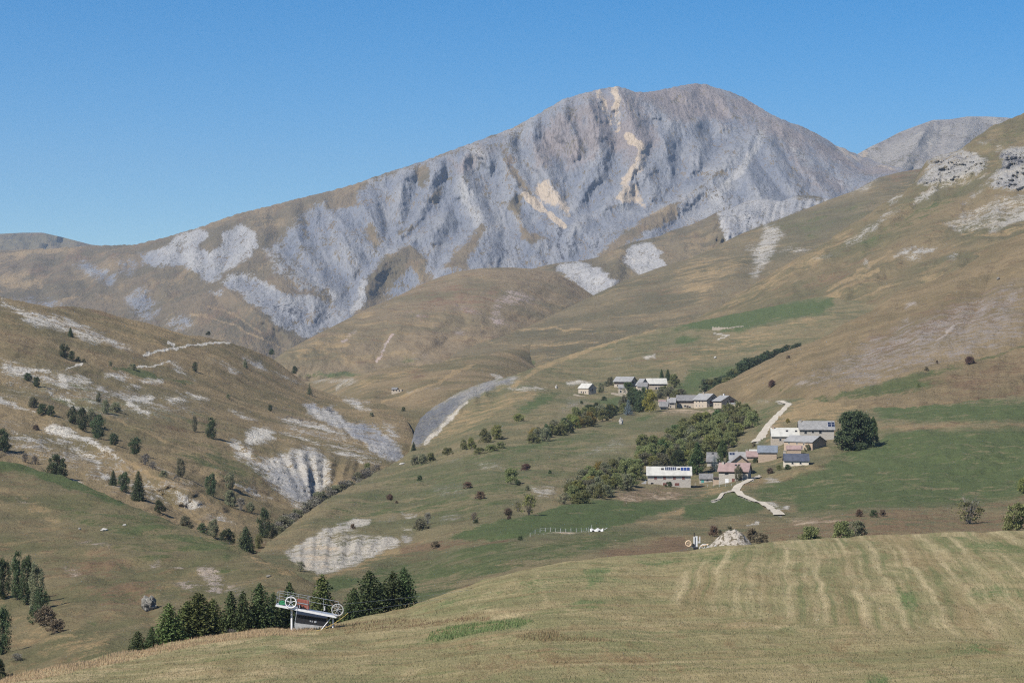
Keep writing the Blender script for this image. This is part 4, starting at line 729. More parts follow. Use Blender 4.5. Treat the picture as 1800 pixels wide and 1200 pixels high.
# --- right near hill ------------------------------------------------------------
right_near = Land('right_near_hill', 1170, 2000, 1.9, 170,
    [(1170, 730), (1225, 695), (1260, 678), (1290, 663), (1320, 648), (1345, 635), (1370, 622), (1395, 612), (1430, 601), (1455, 588), (1483, 568), (1510, 556), (1533, 546), (1567, 521), (1600, 507), (1640, 492), (1693, 470), (1720, 452), (1750, 430), (1775, 419), (1800, 409), (1900, 370), (2000, 340)],
    [(1170, 760), (1500, 760), (2000, 750)],
    [(1170, 735, 1330), (1225, 696, 1380), (1290, 663, 1420), (1395, 612, 1500), (1483, 568, 1560), (1567, 521, 1620), (1693, 470, 1680), (1800, 409, 1750), (2000, 340, 1850), (1350, 700, 1270), (1450, 690, 1190), (1550, 690, 1145), (1650, 690, 1110), (1600, 640, 1230), (1800, 690, 1095), (1800, 600, 1250), (1500, 640, 1300), (1400, 650, 1330), (1700, 550, 1420), (1800, 500, 1500), (1300, 745, 1260), (1450, 745, 1100), (1600, 750, 1020), (1800, 750, 1000), (2000, 750, 1000), (2000, 690, 1110), (2000, 550, 1350), (1380, 735, 1190)],
    ribs=[(0.01, 30, [(1500, 570), (1480, 620), (1420, 660)]), (-0.01, 26, [(1600, 520), (1560, 580), (1500, 640)]), (0.012, 30, [(1700, 480), (1650, 540), (1600, 610)]), (-0.01, 22, [(1760, 440), (1720, 540), (1680, 600)])],
    relief=lambda x, y: 7*fbm(x/40, y/28, 4, 71), rough=(0.7, 24), crest=(0.012, 9), back=(8, 20, 0.4))
m = right_near; m.rock = (3, 12, 12)
m.area((ROCK, PAL), (0.46, 0.5), 14, z5([(290, 340), (450, 270), (660, 120), (900, 20), (1200, -90), (1500, -210), (1500, 120), (1200, 210), (900, 270), (690, 345), (570, 340)])); m.area((ROCK, PAL), (0.65, 0.75), 6, z5([(590, 340), (690, 290), (780, 290), (720, 320), (620, 345)])); m.area((ROCK, PAL), (0.6, 0.6), 6, z5([(300, 340), (330, 320), (410, 310), (380, 345), (310, 355)])); m.line((ROCK, PAL), (0.95, 0.95), 4, z5([(1040, 110), (1080, 80), (1130, 40)])); m.area((ROCK, PAL), (0.9, 0.9), 3, z5([(1200, 150), (1235, 140), (1220, 165)]))
m.area((RST), 0.55, 18, z5([(600, 300), (700, 100), (1000, -60), (1300, -150), (1500, -150), (1500, 0), (1100, 100), (800, 240)])); m.area(STR, 0.55, 14, z5([(0, 380), (150, 250), (330, 150), (430, 120), (520, 60), (420, 180), (250, 300), (150, 400)])); m.area(STR, 0.6, 8, z5([(650, 340), (900, 270), (1200, 210), (1500, 160), (1500, 180), (1180, 240), (900, 300)])); m.area((ROCK, PAL), (0.9, 0.8), 4, z1([(1180, 1060), (1220, 1040), (1230, 1060), (1190, 1080)])); m.area((ROCK, PAL), (0.8, .7), 5, z1([(1155, 1150), (1190, 1130), (1190, 1170)]))
m.area(GRN, 0.75, 7, z5([(530, 390), (800, 320), (1000, 270), (1190, 240), (1180, 260), (950, 320), (1130, 330), (860, 400), (720, 410), (420, 450), (370, 440), (420, 410)])); m.area((RST), 0.45, 14, z5([(1000, 330), (1200, 260), (1500, 180), (1500, 420), (1100, 420)])); m.line(GRN, .5, 4, z5([(1250, 220), (1400, 180), (1500, 150)])); m.area(GRN, 0.4, 10, z5([(60, 380), (300, 350), (330, 390), (100, 410)]))

# --- right great slope with crags -----------------------------------------------
def crag_relief(px, py):
    k = sstep(-6, 10, poly_sd(px, py, CRAG1))+sstep(-6, 10, poly_sd(px, py, CRAG2))
    return 16*fbm(px/50, py/40, 4, 81) - k*(34*ridged(px/30, py/9, 5, 7, 0.65)-10)
CRAG1 = z1([(1285, 300), (1330, 280), (1420, 262), (1480, 250), (1540, 260), (1600, 300), (1600, 350), (1500, 400), (1400, 420), (1290, 440), (1245, 430), (1290, 350)])
CRAG2 = z1([(1680, 270), (1740, 240), (1900, 235), (1950, 470), (1800, 470), (1640, 455), (1610, 440), (1640, 370), (1690, 340)])
great_slope = Land('great_slope', 1150, 2000, 2, 260,
    [(1150, 605), (1200, 575), (1240, 551), (1280, 530), (1330, 497), (1390, 460), (1450, 426), (1510, 386), (1560, 352), (1590, 336), (1612, 318), (1622, 300), (1629, 282), (1645, 276), (1668, 269), (1690, 262), (1712, 243), (1740, 226), (1770, 211), (1800, 198), (1900, 150), (2000, 110)],
    [(1150, 680), (1500, 650), (2000, 560)],
    [(1150, 605, 2380), (1280, 530, 2500), (1390, 460, 2580), (1560, 352, 2720), (1690, 262, 2830), (1800, 198, 2950), (2000, 110, 3100), (1500, 470, 2400), (1600, 520, 2080), (1400, 560, 2180), (1800, 420, 2250), (1800, 300, 2620), (1650, 400, 2450), (1300, 600, 2150), (1700, 340, 2620), (1500, 640, 1950), (2000, 500, 2150), (2000, 300, 2700), (1180, 670, 2180)],
    ribs=[(-0.008, 24, [(1640, 350), (1560, 410), (1480, 480), (1400, 540)]), (0.009, 26, [(1740, 320), (1640, 400), (1540, 470), (1440, 530)]), (-0.008, 26, [(1740, 350), (1660, 430), (1560, 500)]), (0.008, 24, [(1560, 480), (1480, 510), (1420, 530)])],
    relief=crag_relief, rough=(1.6, 40), crest=(0.008, 8), back=(8, 40, 0.4), top_noise=(1.0, 12))
m = great_slope; m.rock = (4, 12, 10)
m.area((ROCK, PAL), (0.85, 0.55), 4, CRAG1); m.area((ROCK, PAL), (0.95, 0.5), 4, CRAG2)
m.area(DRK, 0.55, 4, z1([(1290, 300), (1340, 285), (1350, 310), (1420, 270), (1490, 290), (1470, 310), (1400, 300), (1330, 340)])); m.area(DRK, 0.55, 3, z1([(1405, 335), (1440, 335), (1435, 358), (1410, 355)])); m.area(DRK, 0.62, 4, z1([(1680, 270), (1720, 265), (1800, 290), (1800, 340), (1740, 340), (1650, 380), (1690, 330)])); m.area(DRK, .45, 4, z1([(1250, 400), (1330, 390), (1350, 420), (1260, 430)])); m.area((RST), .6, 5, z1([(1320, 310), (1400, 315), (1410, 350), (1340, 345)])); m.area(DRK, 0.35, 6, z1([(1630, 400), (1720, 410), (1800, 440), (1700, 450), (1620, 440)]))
for pts, v in (([(850, 740), (900, 710), (1000, 640), (1100, 570), (1160, 555), (1050, 640), (950, 720), (870, 760)], 0.52), ([(1080, 520), (1110, 490), (1155, 490), (1100, 530)], 0.9), ([(1230, 510), (1260, 480), (1350, 460), (1300, 510), (1220, 530)], 0.7),
               ([(1380, 640), (1500, 580), (1650, 500), (1800, 480), (1900, 480), (1900, 600), (1700, 640), (1620, 680), (1600, 660), (1450, 690)], 0.5), ([(1620, 680), (1700, 600), (1800, 550), (1900, 540), (1900, 600), (1750, 640)], 0.75), ([(1110, 820), (1170, 770), (1230, 760), (1180, 800)], 0.85), ([(1160, 830), (1250, 770), (1340, 760), (1330, 780), (1240, 820)], 0.85),
               ([(1560, 220), (1640, 195), (1600, 220)], 0.6), ([(1640, 260), (1680, 210), (1700, 240)], 0.65), ([(1280, 440), (1400, 420), (1560, 390), (1640, 370), (1500, 430), (1300, 470)], 0.45), ([(1480, 540), (1560, 450), (1600, 430), (1540, 510)], 0.45), ([(950, 850), (970, 835), (975, 860)], 0.8), ([(680, 830), (760, 805), (830, 780), (760, 820)], 0.6), ([(1400, 820), (1440, 800), (1430, 820)], .7)):
    m.area((ROCK, PAL), (v, 0.8), 4, z1(pts))
m.area(GRN, 0.45, 12, z1([(900, 740), (1100, 640), (1300, 530), (1560, 400), (1600, 420), (1400, 560), (1150, 690), (950, 790)])); m.area(GRN, 0.35, 12, z1([(1500, 260), (1700, 150), (1800, 100), (1800, 230), (1640, 240)])); m.line(STR, 0.7, 4, z1([(1100, 780), (1000, 850), (850, 950), (740, 990)])); m.line(STR, 0.7, 5, z1([(1030, 890), (930, 920), (860, 950)])); m.area(STR, 0.5, 10, z1([(100, 1100), (400, 940), (700, 760), (900, 640), (860, 720), (600, 920), (300, 1060)])); m.area(RST, 0.4, 16, z1([(500, 1000), (800, 870), (1000, 820), (900, 920), (700, 1010)])); m.line(STR, 0.55, 5, z1([(1480, 700), (1700, 690), (1800, 660)])); m.area(STR, 0.45, 12, z1([(700, 1040), (900, 960), (1200, 930), (1480, 880), (1300, 960), (1000, 1020), (800, 1100)]))

# --- foreground meadow ----------------------------------------------------------
meadow = Land('meadow', -320, 2100, 2.4, 190,
    [(-320, 1240), (0, 1197), (60, 1182), (110, 1170), (150, 1160), (200, 1150), (250, 1146), (300, 1130), (350, 1119), (400, 1111), (440, 1107), (480, 1102), (520, 1106), (560, 1104), (590, 1094), (640, 1082), (680, 1075), (720, 1066), (760, 1050), (800, 1036), (850, 1019), (900, 1005), (950, 994), (1000, 986), (1060, 979), (1120, 974), (1200, 968), (1260, 962), (1330, 955), (1400, 949), (1500, 943), (1600, 938), (1700, 935), (1800, 932), (2100, 928)],
    [(-320, 1330), (2100, 1330)],
    [(-320, 1240, 235), (0, 1197, 250), (250, 1146, 280), (480, 1102, 300), (590, 1094, 306), (720, 1066, 320), (850, 1019, 340), (1000, 986, 355), (1200, 968, 372), (1400, 949, 382), (1600, 938, 390), (1800, 932, 395), (2100, 928, 400), (0, 1230, 225), (500, 1200, 235), (900, 1200, 228), (1300, 1200, 222), (1800, 1200, 215), (2100, 1200, 212), (900, 1100, 272), (1300, 1080, 278), (1800, 1060, 280), (1300, 1000, 330), (1800, 990, 325), (700, 1120, 278), (500, 1330, 195), (1300, 1330, 185), (2100, 1330, 180), (-320, 1330, 200)],
    ribs=[(0.006, 16, [(900, 1105), (960, 1110), (1060, 1118), (1200, 1130)])], rough=(0.28, 9), crest=(0.03, 16), back=(10, 6, 0.42))
m = meadow
m.area(GRN, 0.7, 8, z9([(140, 740), (170, 705), (300, 665), (500, 635), (640, 622), (720, 632), (600, 665), (420, 705), (250, 735)])); m.area(GRN, 0.85, 8, z9([(920, 390), (1050, 350), (1180, 335), (1080, 400), (1060, 450), (960, 480), (1010, 420)])); m.area(GRN, 0.75, 8, z9([(880, 540), (1080, 510), (1120, 560), (1000, 570)])); m.area(GRN, 0.6, 10, z9([(1230, 590), (1340, 560), (1340, 600), (1260, 610)])); m.area(GRN, .55, 8, z9([(700, 600), (860, 580), (820, 620), (700, 620)])); m.area(GRN, .5, 10, z9([(1400, 440), (1200, 480), (1000, 540), (1300, 500)])); m.area(GRN, 0.75, 9, z10([(1140, 540), (1220, 570), (1240, 680), (1140, 690)])); m.area(GRN, 0.8, 9, z10([(1440, 330), (1640, 310), (1800, 330), (1800, 350), (1600, 360), (1440, 355)])); m.area(GRN, 0.8, 9, z10([(1500, 580), (1650, 530), (1800, 570), (1800, 610), (1600, 600)])); m.area(GRN, .85, 9, z10([(1390, 880), (1560, 840), (1700, 870), (1600, 900), (1440, 900)])); m.area(GRN, .8, 9, z10([(940, 1030), (1060, 1015), (1110, 1060), (960, 1060)])); m.area(GRN, .6, 8, z10([(310, 770), (500, 765), (760, 740), (740, 765), (500, 785)])); m.area(GRN, .65, 9, z10([(0, 400), (150, 360), (330, 330), (430, 325), (340, 370), (180, 440)])); m.area(GRN, 0.6, 8, z10([(1300, 285), (1500, 270), (1560, 290), (1400, 300)])); m.area(GRN, .5, 12, z10([(1380, 600), (1440, 600), (1420, 650)]))
m.area(GRN, 0.4, 20, [(700, 1075), (900, 1010), (1100, 985), (1300, 965), (1300, 990), (1000, 1040), (800, 1090)]); m.area(GRN, 0.5, 12, [(380, 1140), (480, 1135), (470, 1150), (390, 1150)])
m.area(7, 1.0, 12, [(1180, 1060), (1190, 1010), (1260, 975), (1330, 950), (1500, 925), (1800, 915), (2120, 915), (2120, 1130), (1800, 1122), (1600, 1110), (1330, 1085)])
m.line(STR, 0.55, 8, z9([(370, 560), (480, 590), (700, 600)])); m.line(STR, 0.55, 9, z9([(380, 580), (400, 550), (470, 500), (620, 420)])); m.line(STR, 0.5, 9, z9([(730, 400), (760, 450), (770, 530)])); m.line(STR, 0.5, 8, z10([(0, 715), (200, 730), (450, 750), (700, 770)]))
m.area((RST), 0.4, 10, z9([(600, 720), (700, 690), (820, 680), (900, 715), (1060, 735), (1200, 760), (1060, 760), (900, 740), (640, 735)])); m.area(RST, 0.5, 20, z9([(0, 800), (500, 760), (1100, 800), (1700, 830), (1700, 900), (900, 900), (300, 860)])); m.area(RST, 0.45, 24, z10([(0, 790), (900, 820), (1700, 830), (1700, 900), (700, 900)]))
m.area(STR, 0.85, 6, [(-40, 1200), (100, 1175), (200, 1155), (300, 1132), (400, 1112), (520, 1104), (560, 1104), (560, 1112), (420, 1128), (300, 1146), (150, 1175), (0, 1215)]); m.area((RST, STR), (.7, .2), 5, [(560, 1108), (640, 1098), (740, 1092), (860, 1085), (740, 1100), (620, 1112)]); m.area(STR, .45, 26, [(-40, 1200), (300, 1150), (600, 1120), (500, 1180), (200, 1200)])

village.area(GRN, 0.42, 30, [(560, 890), (720, 810), (900, 770), (1110, 745), (1120, 800), (980, 850), (900, 910), (760, 935), (600, 935)]); village.area(GRN, 0.35, 25, [(900, 740), (960, 690), (1100, 640), (1200, 650), (1150, 700), (1000, 730)])
def flutes(land, tops, feet, n, amp, wd, seed):
    # side gullies worn into an eroded bank, from its upper edge to its foot
    rs = random.Random(seed); tops = np.array(tops, float); feet = np.array(feet, float); out = []
    for k in range(n):
        f = (k+0.5)/n; q = lambda a, g: (np.interp(g*(len(a)-1), range(len(a)), a[:, 0]), np.interp(g*(len(a)-1), range(len(a)), a[:, 1]))
        a = q(tops, f+rs.uniform(-.02, .02)); b = q(feet, f+rs.uniform(-.03, .03)); m = ((a[0]+b[0])/2+rs.uniform(-3, 3), (a[1]+b[1])/2)
        out.append(((amp if k % 2 else -amp)*rs.uniform(0.6, 1.2), wd*rs.uniform(0.8, 1.3), [a, m, b], 1.0))
    land.ribs = list(land.ribs)+out
flutes(village, [(730, 742), (745, 731), (770, 712), (803, 691), (850, 672), (897, 663)], [(752, 772), (764, 764), (788, 745), (818, 722), (854, 695), (892, 671)], 14, 0.0075, 8, 1)
flutes(village, [(508, 965), (540, 940), (580, 920), (625, 938), (660, 940), (700, 942)], [(520, 1000), (540, 1010), (575, 1003), (610, 990), (650, 972), (695, 950)], 15, 0.0050, 8, 2)
flutes(left_hill, [(405, 785), (440, 765), (480, 790), (520, 785), (560, 785), (610, 800), (650, 815)], [(500, 850), (520, 870), (535, 885), (548, 890), (562, 880), (590, 865), (640, 840)], 18, 0.0055, 9, 3)
flutes(left_hill, [(540, 712), (560, 712), (590, 720), (620, 740), (650, 765), (680, 785)], [(560, 740), (600, 765), (640, 785), (665, 800), (685, 808), (700, 812)], 14, 0.0065, 8, 4)
village.area(GRN, 0.5, 8, z10([(500, 190), (640, 170), (700, 190), (560, 215)])); village.area(GRN, 0.4, 9, z10([(1100, 150), (1300, 140), (1400, 180), (1200, 200)])); village.area(OCH, 0.35, 8, z10([(540, 185), (760, 165), (900, 175), (700, 235), (560, 225)])); village.area(STR, 0.55, 9, z10([(900, 250), (1200, 220), (1600, 200), (1800, 190), (1800, 230), (1300, 260)]))
TRACKS = {'track': [(1328, 779, 6), (1336, 773, 5), (1342, 762, 4), (1349, 751, 4), (1361, 737, 3.8), (1374, 724, 3.6), (1384, 714, 3.4), (1388, 710, 3.2), (1381, 707.5, 3), (1369, 706, 2.5)],
          'lower_track': [(1337, 836, 2.2), (1319, 844, 2.4), (1305, 852, 2.8), (1292, 860, 3.2), (1294, 865, 2.6), (1310, 875, 2.2), (1330, 882, 2.2), (1347, 889, 2.3), (1360, 896, 2.6), (1371, 905, 3.6)],
          'side_track': [(1289, 861, 2.6), (1282, 864, 2.0), (1272, 868, 1.4), (1262, 876, 1.3), (1250, 881, 1.0)]}
for nm, q in TRACKS.items():
    for p0, p1 in zip(q, q[1:]): village.line((ROCK, PAL), (0.95, 0.75), 2.0 if nm == 'side_track' else (2.4 if nm == 'lower_track' else 4.2), [p0[:2], p1[:2]])
for pl in ([(1250, 881), (1225, 888), (1180, 897), (1120, 907)], [(1254, 884), (1228, 892), (1182, 901)]): village.line(STR, 0.8, 2.6, pl)
LANDS = {}
def build_lands():
    tm = terrain_mat
    far_left.build(tm('far_ridge_cover', 40, bump=0.2))
    far_right.build(tm('far_mountain_cover', 20, grey=(0.20, 0.18, 0.175), bump=0.3))
    mountain.build(tm('mountain_cover', 8, grass_a=(0.155, 0.118, 0.072), grass_b=(0.105, 0.086, 0.052), grey=(0.150, 0.161, 0.192), pale=(0.32, 0.31, 0.30), bump=0.3, tilt=(1, 0.28, 0.28)))
    shoulder.build(tm('shoulder_cover', 6, grass_a=(0.145, 0.115, 0.070), grass_b=(0.105, 0.088, 0.052), grey=(0.19, 0.20, 0.23), pale=(0.36, 0.345, 0.33), bump=0.3, tilt=(1, 0.4, 0.4)))
    dome.build(tm('dome_cover', 4.5, grass_a=(0.185, 0.142, 0.090), grass_b=(0.130, 0.110, 0.066), rust=(0.16, 0.10, 0.068), pale=(0.38, 0.30, 0.26), bump=0.2))
    far_slope.build(tm('far_slope_cover', 4.5, grass_a=(0.150, 0.122, 0.074), grass_b=(0.104, 0.092, 0.055), bump=0.22))  # grass darkened to stand in for shade, slope turned from the sun
    knoll.build(tm('knoll_cover', 2.8, bump=0.25))
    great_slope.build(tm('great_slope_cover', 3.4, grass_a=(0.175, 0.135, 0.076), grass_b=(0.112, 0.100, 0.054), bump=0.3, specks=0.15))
    right_near.build(tm('right_hill_cover', 1.9, grass_a=(0.205, 0.155, 0.090), grass_b=(0.150, 0.118, 0.066), pale=(0.34, 0.29, 0.25), grey=(0.22, 0.195, 0.18), bump=0.35, specks=0.25))
    left_hill.build(tm('left_hill_cover', 1.8, grass_a=(0.205, 0.155, 0.088), grass_b=(0.135, 0.112, 0.060), pale=(0.54, 0.50, 0.435), bump=0.4, tilt=(0.6, 0.6, 2.2), turn=R(-14), specks=0.45))
    village.build(tm('village_cover', 1.3, grey=(0.145, 0.150, 0.165), grass_a=(0.172, 0.142, 0.080), grass_b=(0.108, 0.106, 0.056), pale=(0.44, 0.40, 0.34), bump=0.3, specks=0.3))
    near_left.build(tm('near_left_cover', 0.75, grass_a=(0.150, 0.124, 0.070), grass_b=(0.104, 0.098, 0.050), bump=0.4, pale=(0.38, 0.31, 0.25), specks=0.2, tilt=(0.8, 0.8, 1.8)))
    def to_feet(x, y, z):
        fx, fy, fz = [], [], []
        for k in range(14):
            t = k/14.0
            fy.append(-60+(y+60)*t); fx.append(x*(0.25+0.75*t))
            zz = -1.7+(z+1.7)*(t**1.0); fz.append(zz)
        return np.array(fx), np.array(fy), np.array(fz)
    meadow.build(tm('meadow_cover', 0.5, grass_a=(0.205, 0.172, 0.090), grass_b=(0.150, 0.142, 0.068), straw=(0.34, 0.27, 0.155), green=(0.075, 0.115, 0.042), rust=(0.17, 0.118, 0.06), bump=0.25, tilt=(1, 0.35, 1), tex=mown), front=to_feet)
build_lands()
# low ground beneath and beyond everything
gm = MB(); gm.add([(-40000, -3000, -330), (40000, -3000, -330), (40000, 50000, -330), (-40000, 50000, -330)], [(0, 1, 2, 3)])
g = gm.build('ground', plain('ground_cover', (0.13, 0.11, 0.07), 0.95, 0.3, 0.002)); g['kind'] = 'structure'

# ---------------------------------------------------------------- trees and bushes
def quads_mesh(name, C, S, rs, N=None):
    """one leaf-sized quad per centre C (n,3) with size S (n,) and random facing"""
    n = len(C)
    a = rs.normal(size=(n, 3)); a /= np.linalg.norm(a, axis=1)[:, None]
    if N is not None: a = a*0.8+N; a /= np.linalg.norm(a, axis=1)[:, None]
    b = rs.normal(size=(n, 3)); u = np.cross(a, b); u /= np.linalg.norm(u, axis=1)[:, None]; v = np.cross(a, u)
    S = S[:, None]; k = (0.55+0.5*rs.random((n, 1)))
    V = np.stack([C-u*S-v*S*k*.6, C+u*S*0.7-v*S*k, C+u*S+v*S*k*.7, C-u*S*0.8+v*S*k], 1).reshape(-1, 3).astype(np.float32)
    me = bpy.data.meshes.new(name)
    me.vertices.add(4*n); me.vertices.foreach_set('co', V.ravel())
    me.loops.add(4*n); me.loops.foreach_set('vertex_index', np.arange(4*n, dtype=np.int32))
    me.polygons.add(n); me.polygons.foreach_set('loop_start', np.arange(0, 4*n, 4, dtype=np.int32)); me.polygons.foreach_set('loop_total', np.full(n, 4, np.int32))
    me.update(calc_edges=True); return me
def conifer_crown(seed, levels=30, ragged=0.3, dens=1.0, base=0.05, fat=0.9):
    """unit conifer: height 1, radius 1 (scaled per tree)"""
    rs = np.random.default_rng(seed); C = []; S = []
    for i in range(levels):
        z = base+(0.985-base)*(i/(levels-1))**0.95
        r = ((1-z)**fat)*0.98+0.03
        nb = max(4, int((7+9*(1-z))*dens))
        ph = rs.random()*6.28
        for b in range(nb):
            t = ph+6.283*b/nb+rs.normal()*0.25; L = r*(1+ragged*rs.normal()*0.55); L = min(L, r*1.35)
            m = max(3, int(9*L*dens)+2)
            for k in range(m):
                f = ((k+0.7*rs.random())/m)**0.75
                rr = L*f; zz = z+0.02-0.075*f*f*(0.6+0.7*(1-z))+rs.normal()*0.008
                C.append((rr*math.cos(t)+rs.normal()*.03, rr*math.sin(t)+rs.normal()*.03, zz)); S.append((0.028+0.022*rs.random())*(0.75+0.5*(1-z)))
    C = np.array(C); S = np.array(S)
    return C, S
def blob_crown(seed, n_clump=34, per=60, lo=0.22, shape='round', leaf=0.035, cl=0.25):
    rs = np.random.default_rng(seed); C = []; S = []
    k = 0
    while k < n_clump:
        p = rs.normal(size=3); p /= np.linalg.norm(p); p *= rs.random()**0.4
        z = 0.5+0.5*p[2]                   # 0..1 in the crown
        if shape == 'tall': wd = 0.35+0.75*math.sin(math.pi*min(1, 0.12+0.8*z))
        elif shape == 'bush': wd = 1.05-0.55*z*z
        elif shape == 'cone': wd = 1.15*(1-z)**0.7+0.12
        else: wd = 1.0
        if shape in ('tall', 'bush', 'cone'):
            ang = rs.random()*6.283; rr = rs.random()**0.5; p[0] = rr*math.cos(ang); p[1] = rr*math.sin(ang)
            z = rs.random()**(0.9 if shape != 'bush' else 0.8)
            if shape == 'tall': wd = 0.30+0.62*math.sin(math.pi*min(1, 0.12+0.82*z))
            elif shape == 'bush': wd = 1.0*math.sqrt(max(0.02, 1-(z*0.93)**2.2))
            else: wd = 1.0*(1-z)**0.75+0.08
        c = np.array([p[0]*wd*0.95, p[1]*wd*0.95, lo+(1-lo-0.07)*z*0.97])
        r = cl*(0.55+0.8*rs.random())*(0.6 if shape in ('tall', 'cone') and z > 0.8 else 1.0)
        m = int(per*(0.5+rs.random()))
        q = rs.normal(size=(m, 3)); q /= np.linalg.norm(q, axis=1)[:, None]; q *= (rs.random((m, 1))**0.45)*r
        q[:, 2] *= 0.42
        C.append(c+q); S.append(np.full(m, leaf)*(0.6+0.9*rs.random(m))); k += 1
    C = np.concatenate(C); S = np.concatenate(S); keep = (C[:, 2] < 1.0) & (C[:, 2] > 0.0)
    return C[keep], S[keep]
def crown_mesh(name, CS, seed, aspect):
    """aspect = radius / height, so that leaves come out square once the tree is scaled"""
    C, S = CS; rs = np.random.default_rng(seed+99)
    C = C.copy(); C[:, :2] *= aspect
    return quads_mesh(name, C, S*max(aspect, 0.3)*1.05, rs)
def trunk_mesh(name, h=0.5, r=0.03, limbs=4, seed=0, spread=0.2, lean=0.0):
    b = MB(); rs = random.Random(seed)
    pts = [Vector((0, 0, -0.06)), Vector((rs.uniform(-.01, .01), 0, h*0.35)), Vector((rs.uniform(-.02, .02)+lean, rs.uniform(-.02, .02), h*0.7)), Vector((lean*1.4, 0, h))]
    for i in range(3): b.tube(pts[i], pts[i+1], r*(1-i*0.27), r*(1-(i+1)*0.27), 7, caps=False)
    for k in range(limbs):
        a = rs.random()*6.28; z0 = h*(0.35+0.6*k/max(1, limbs)); p = Vector((0, 0, z0))
        e = p+Vector((spread*math.cos(a), spread*math.sin(a), rs.uniform(0.12, 0.3)))
        m = (p+e)*0.5+Vector((0, 0, 0.03)); b.tube(p, m, r*0.5, r*0.35, 5, caps=False); b.tube(m, e, r*0.35, r*0.12, 5, caps=False)
    return b.mesh(name)
def stems_mesh(name, n=9, seed=0, spread=0.5, twigs=3, r=0.012, aspect=0.5):
    b = MB(); rs = random.Random(seed)
    for i in range(n):
        a = rs.random()*6.28; sp = spread*(0.3+0.7*rs.random()); p = Vector((rs.uniform(-.05, .05), rs.uniform(-.05, .05), -0.05)); h = 0.6+0.38*rs.random()
        q = Vector((sp*0.5*math.cos(a), sp*0.5*math.sin(a), h*0.55)); e = Vector((sp*math.cos(a), sp*math.sin(a), h))
        b.tube(p, q, r, r*0.7, 5, caps=False); b.tube(q, e, r*0.7, r*0.2, 5, caps=False)
        for k in range(twigs):
            f = rs.random(); s = q.lerp(e, f); t = s+Vector((rs.uniform(-1, 1)*0.16, rs.uniform(-1, 1)*0.16, rs.uniform(0.05, 0.2))); b.tube(s, t, r*0.35, r*0.12, 4, caps=False)
    for i, v in enumerate(b.v): b.v[i] = (v[0]*1.0, v[1]*1.0, v[2])
    return b.mesh(name)

M_BARK = plain('bark', (0.10, 0.085, 0.07), 0.95, 0.3, 4)
M_PALEBARK = plain('pale_bark', (0.34, 0.32, 0.29), 0.95, 0.3, 4)
M_GREYSTEM = plain('grey_stems', (0.17, 0.155, 0.14), 0.95, 0.25, 4)
LEAF = {
    'spruce': leaf_mat('spruce_needles', (0.030, 0.049, 0.019), (0.081, 0.105, 0.035), 0.15),
    'larch': leaf_mat('larch_needles', (0.052, 0.075, 0.021), (0.111, 0.127, 0.039), 0.2),
    'darkgreen': leaf_mat('dark_leaves', (0.036, 0.057, 0.027), (0.087, 0.108, 0.045), 0.2),
    'olive': leaf_mat('olive_leaves', (0.124, 0.140, 0.053), (0.237, 0.237, 0.096), 0.35),
    'dull': leaf_mat('dull_leaves', (0.117, 0.125, 0.072), (0.236, 0.223, 0.132), 0.35),
    'yellow': leaf_mat('yellow_leaves', (0.302, 0.236, 0.053), (0.208, 0.189, 0.060), 0.35),
    'gold': leaf_mat('gold_leaves', (0.241, 0.231, 0.071), (0.171, 0.191, 0.064), 0.35),
    'red': leaf_mat('red_leaves', (0.155, 0.088, 0.062), (0.105, 0.074, 0.05), 0.2),
    'brown': leaf_mat('brown_leaves', (0.173, 0.123, 0.078), (0.112, 0.093, 0.063), 0.2),
    'blue': leaf_mat('blue_needles', (0.090, 0.126, 0.138), (0.156, 0.198, 0.216), 0.15),
    'grey': leaf_mat('grey_twigs', (0.175, 0.161, 0.133), (0.119, 0.109, 0.087), 0.15),
    'green': leaf_mat('mid_green_leaves', (0.057, 0.093, 0.033), (0.117, 0.147, 0.054), 0.25),
}
PROTO = {}
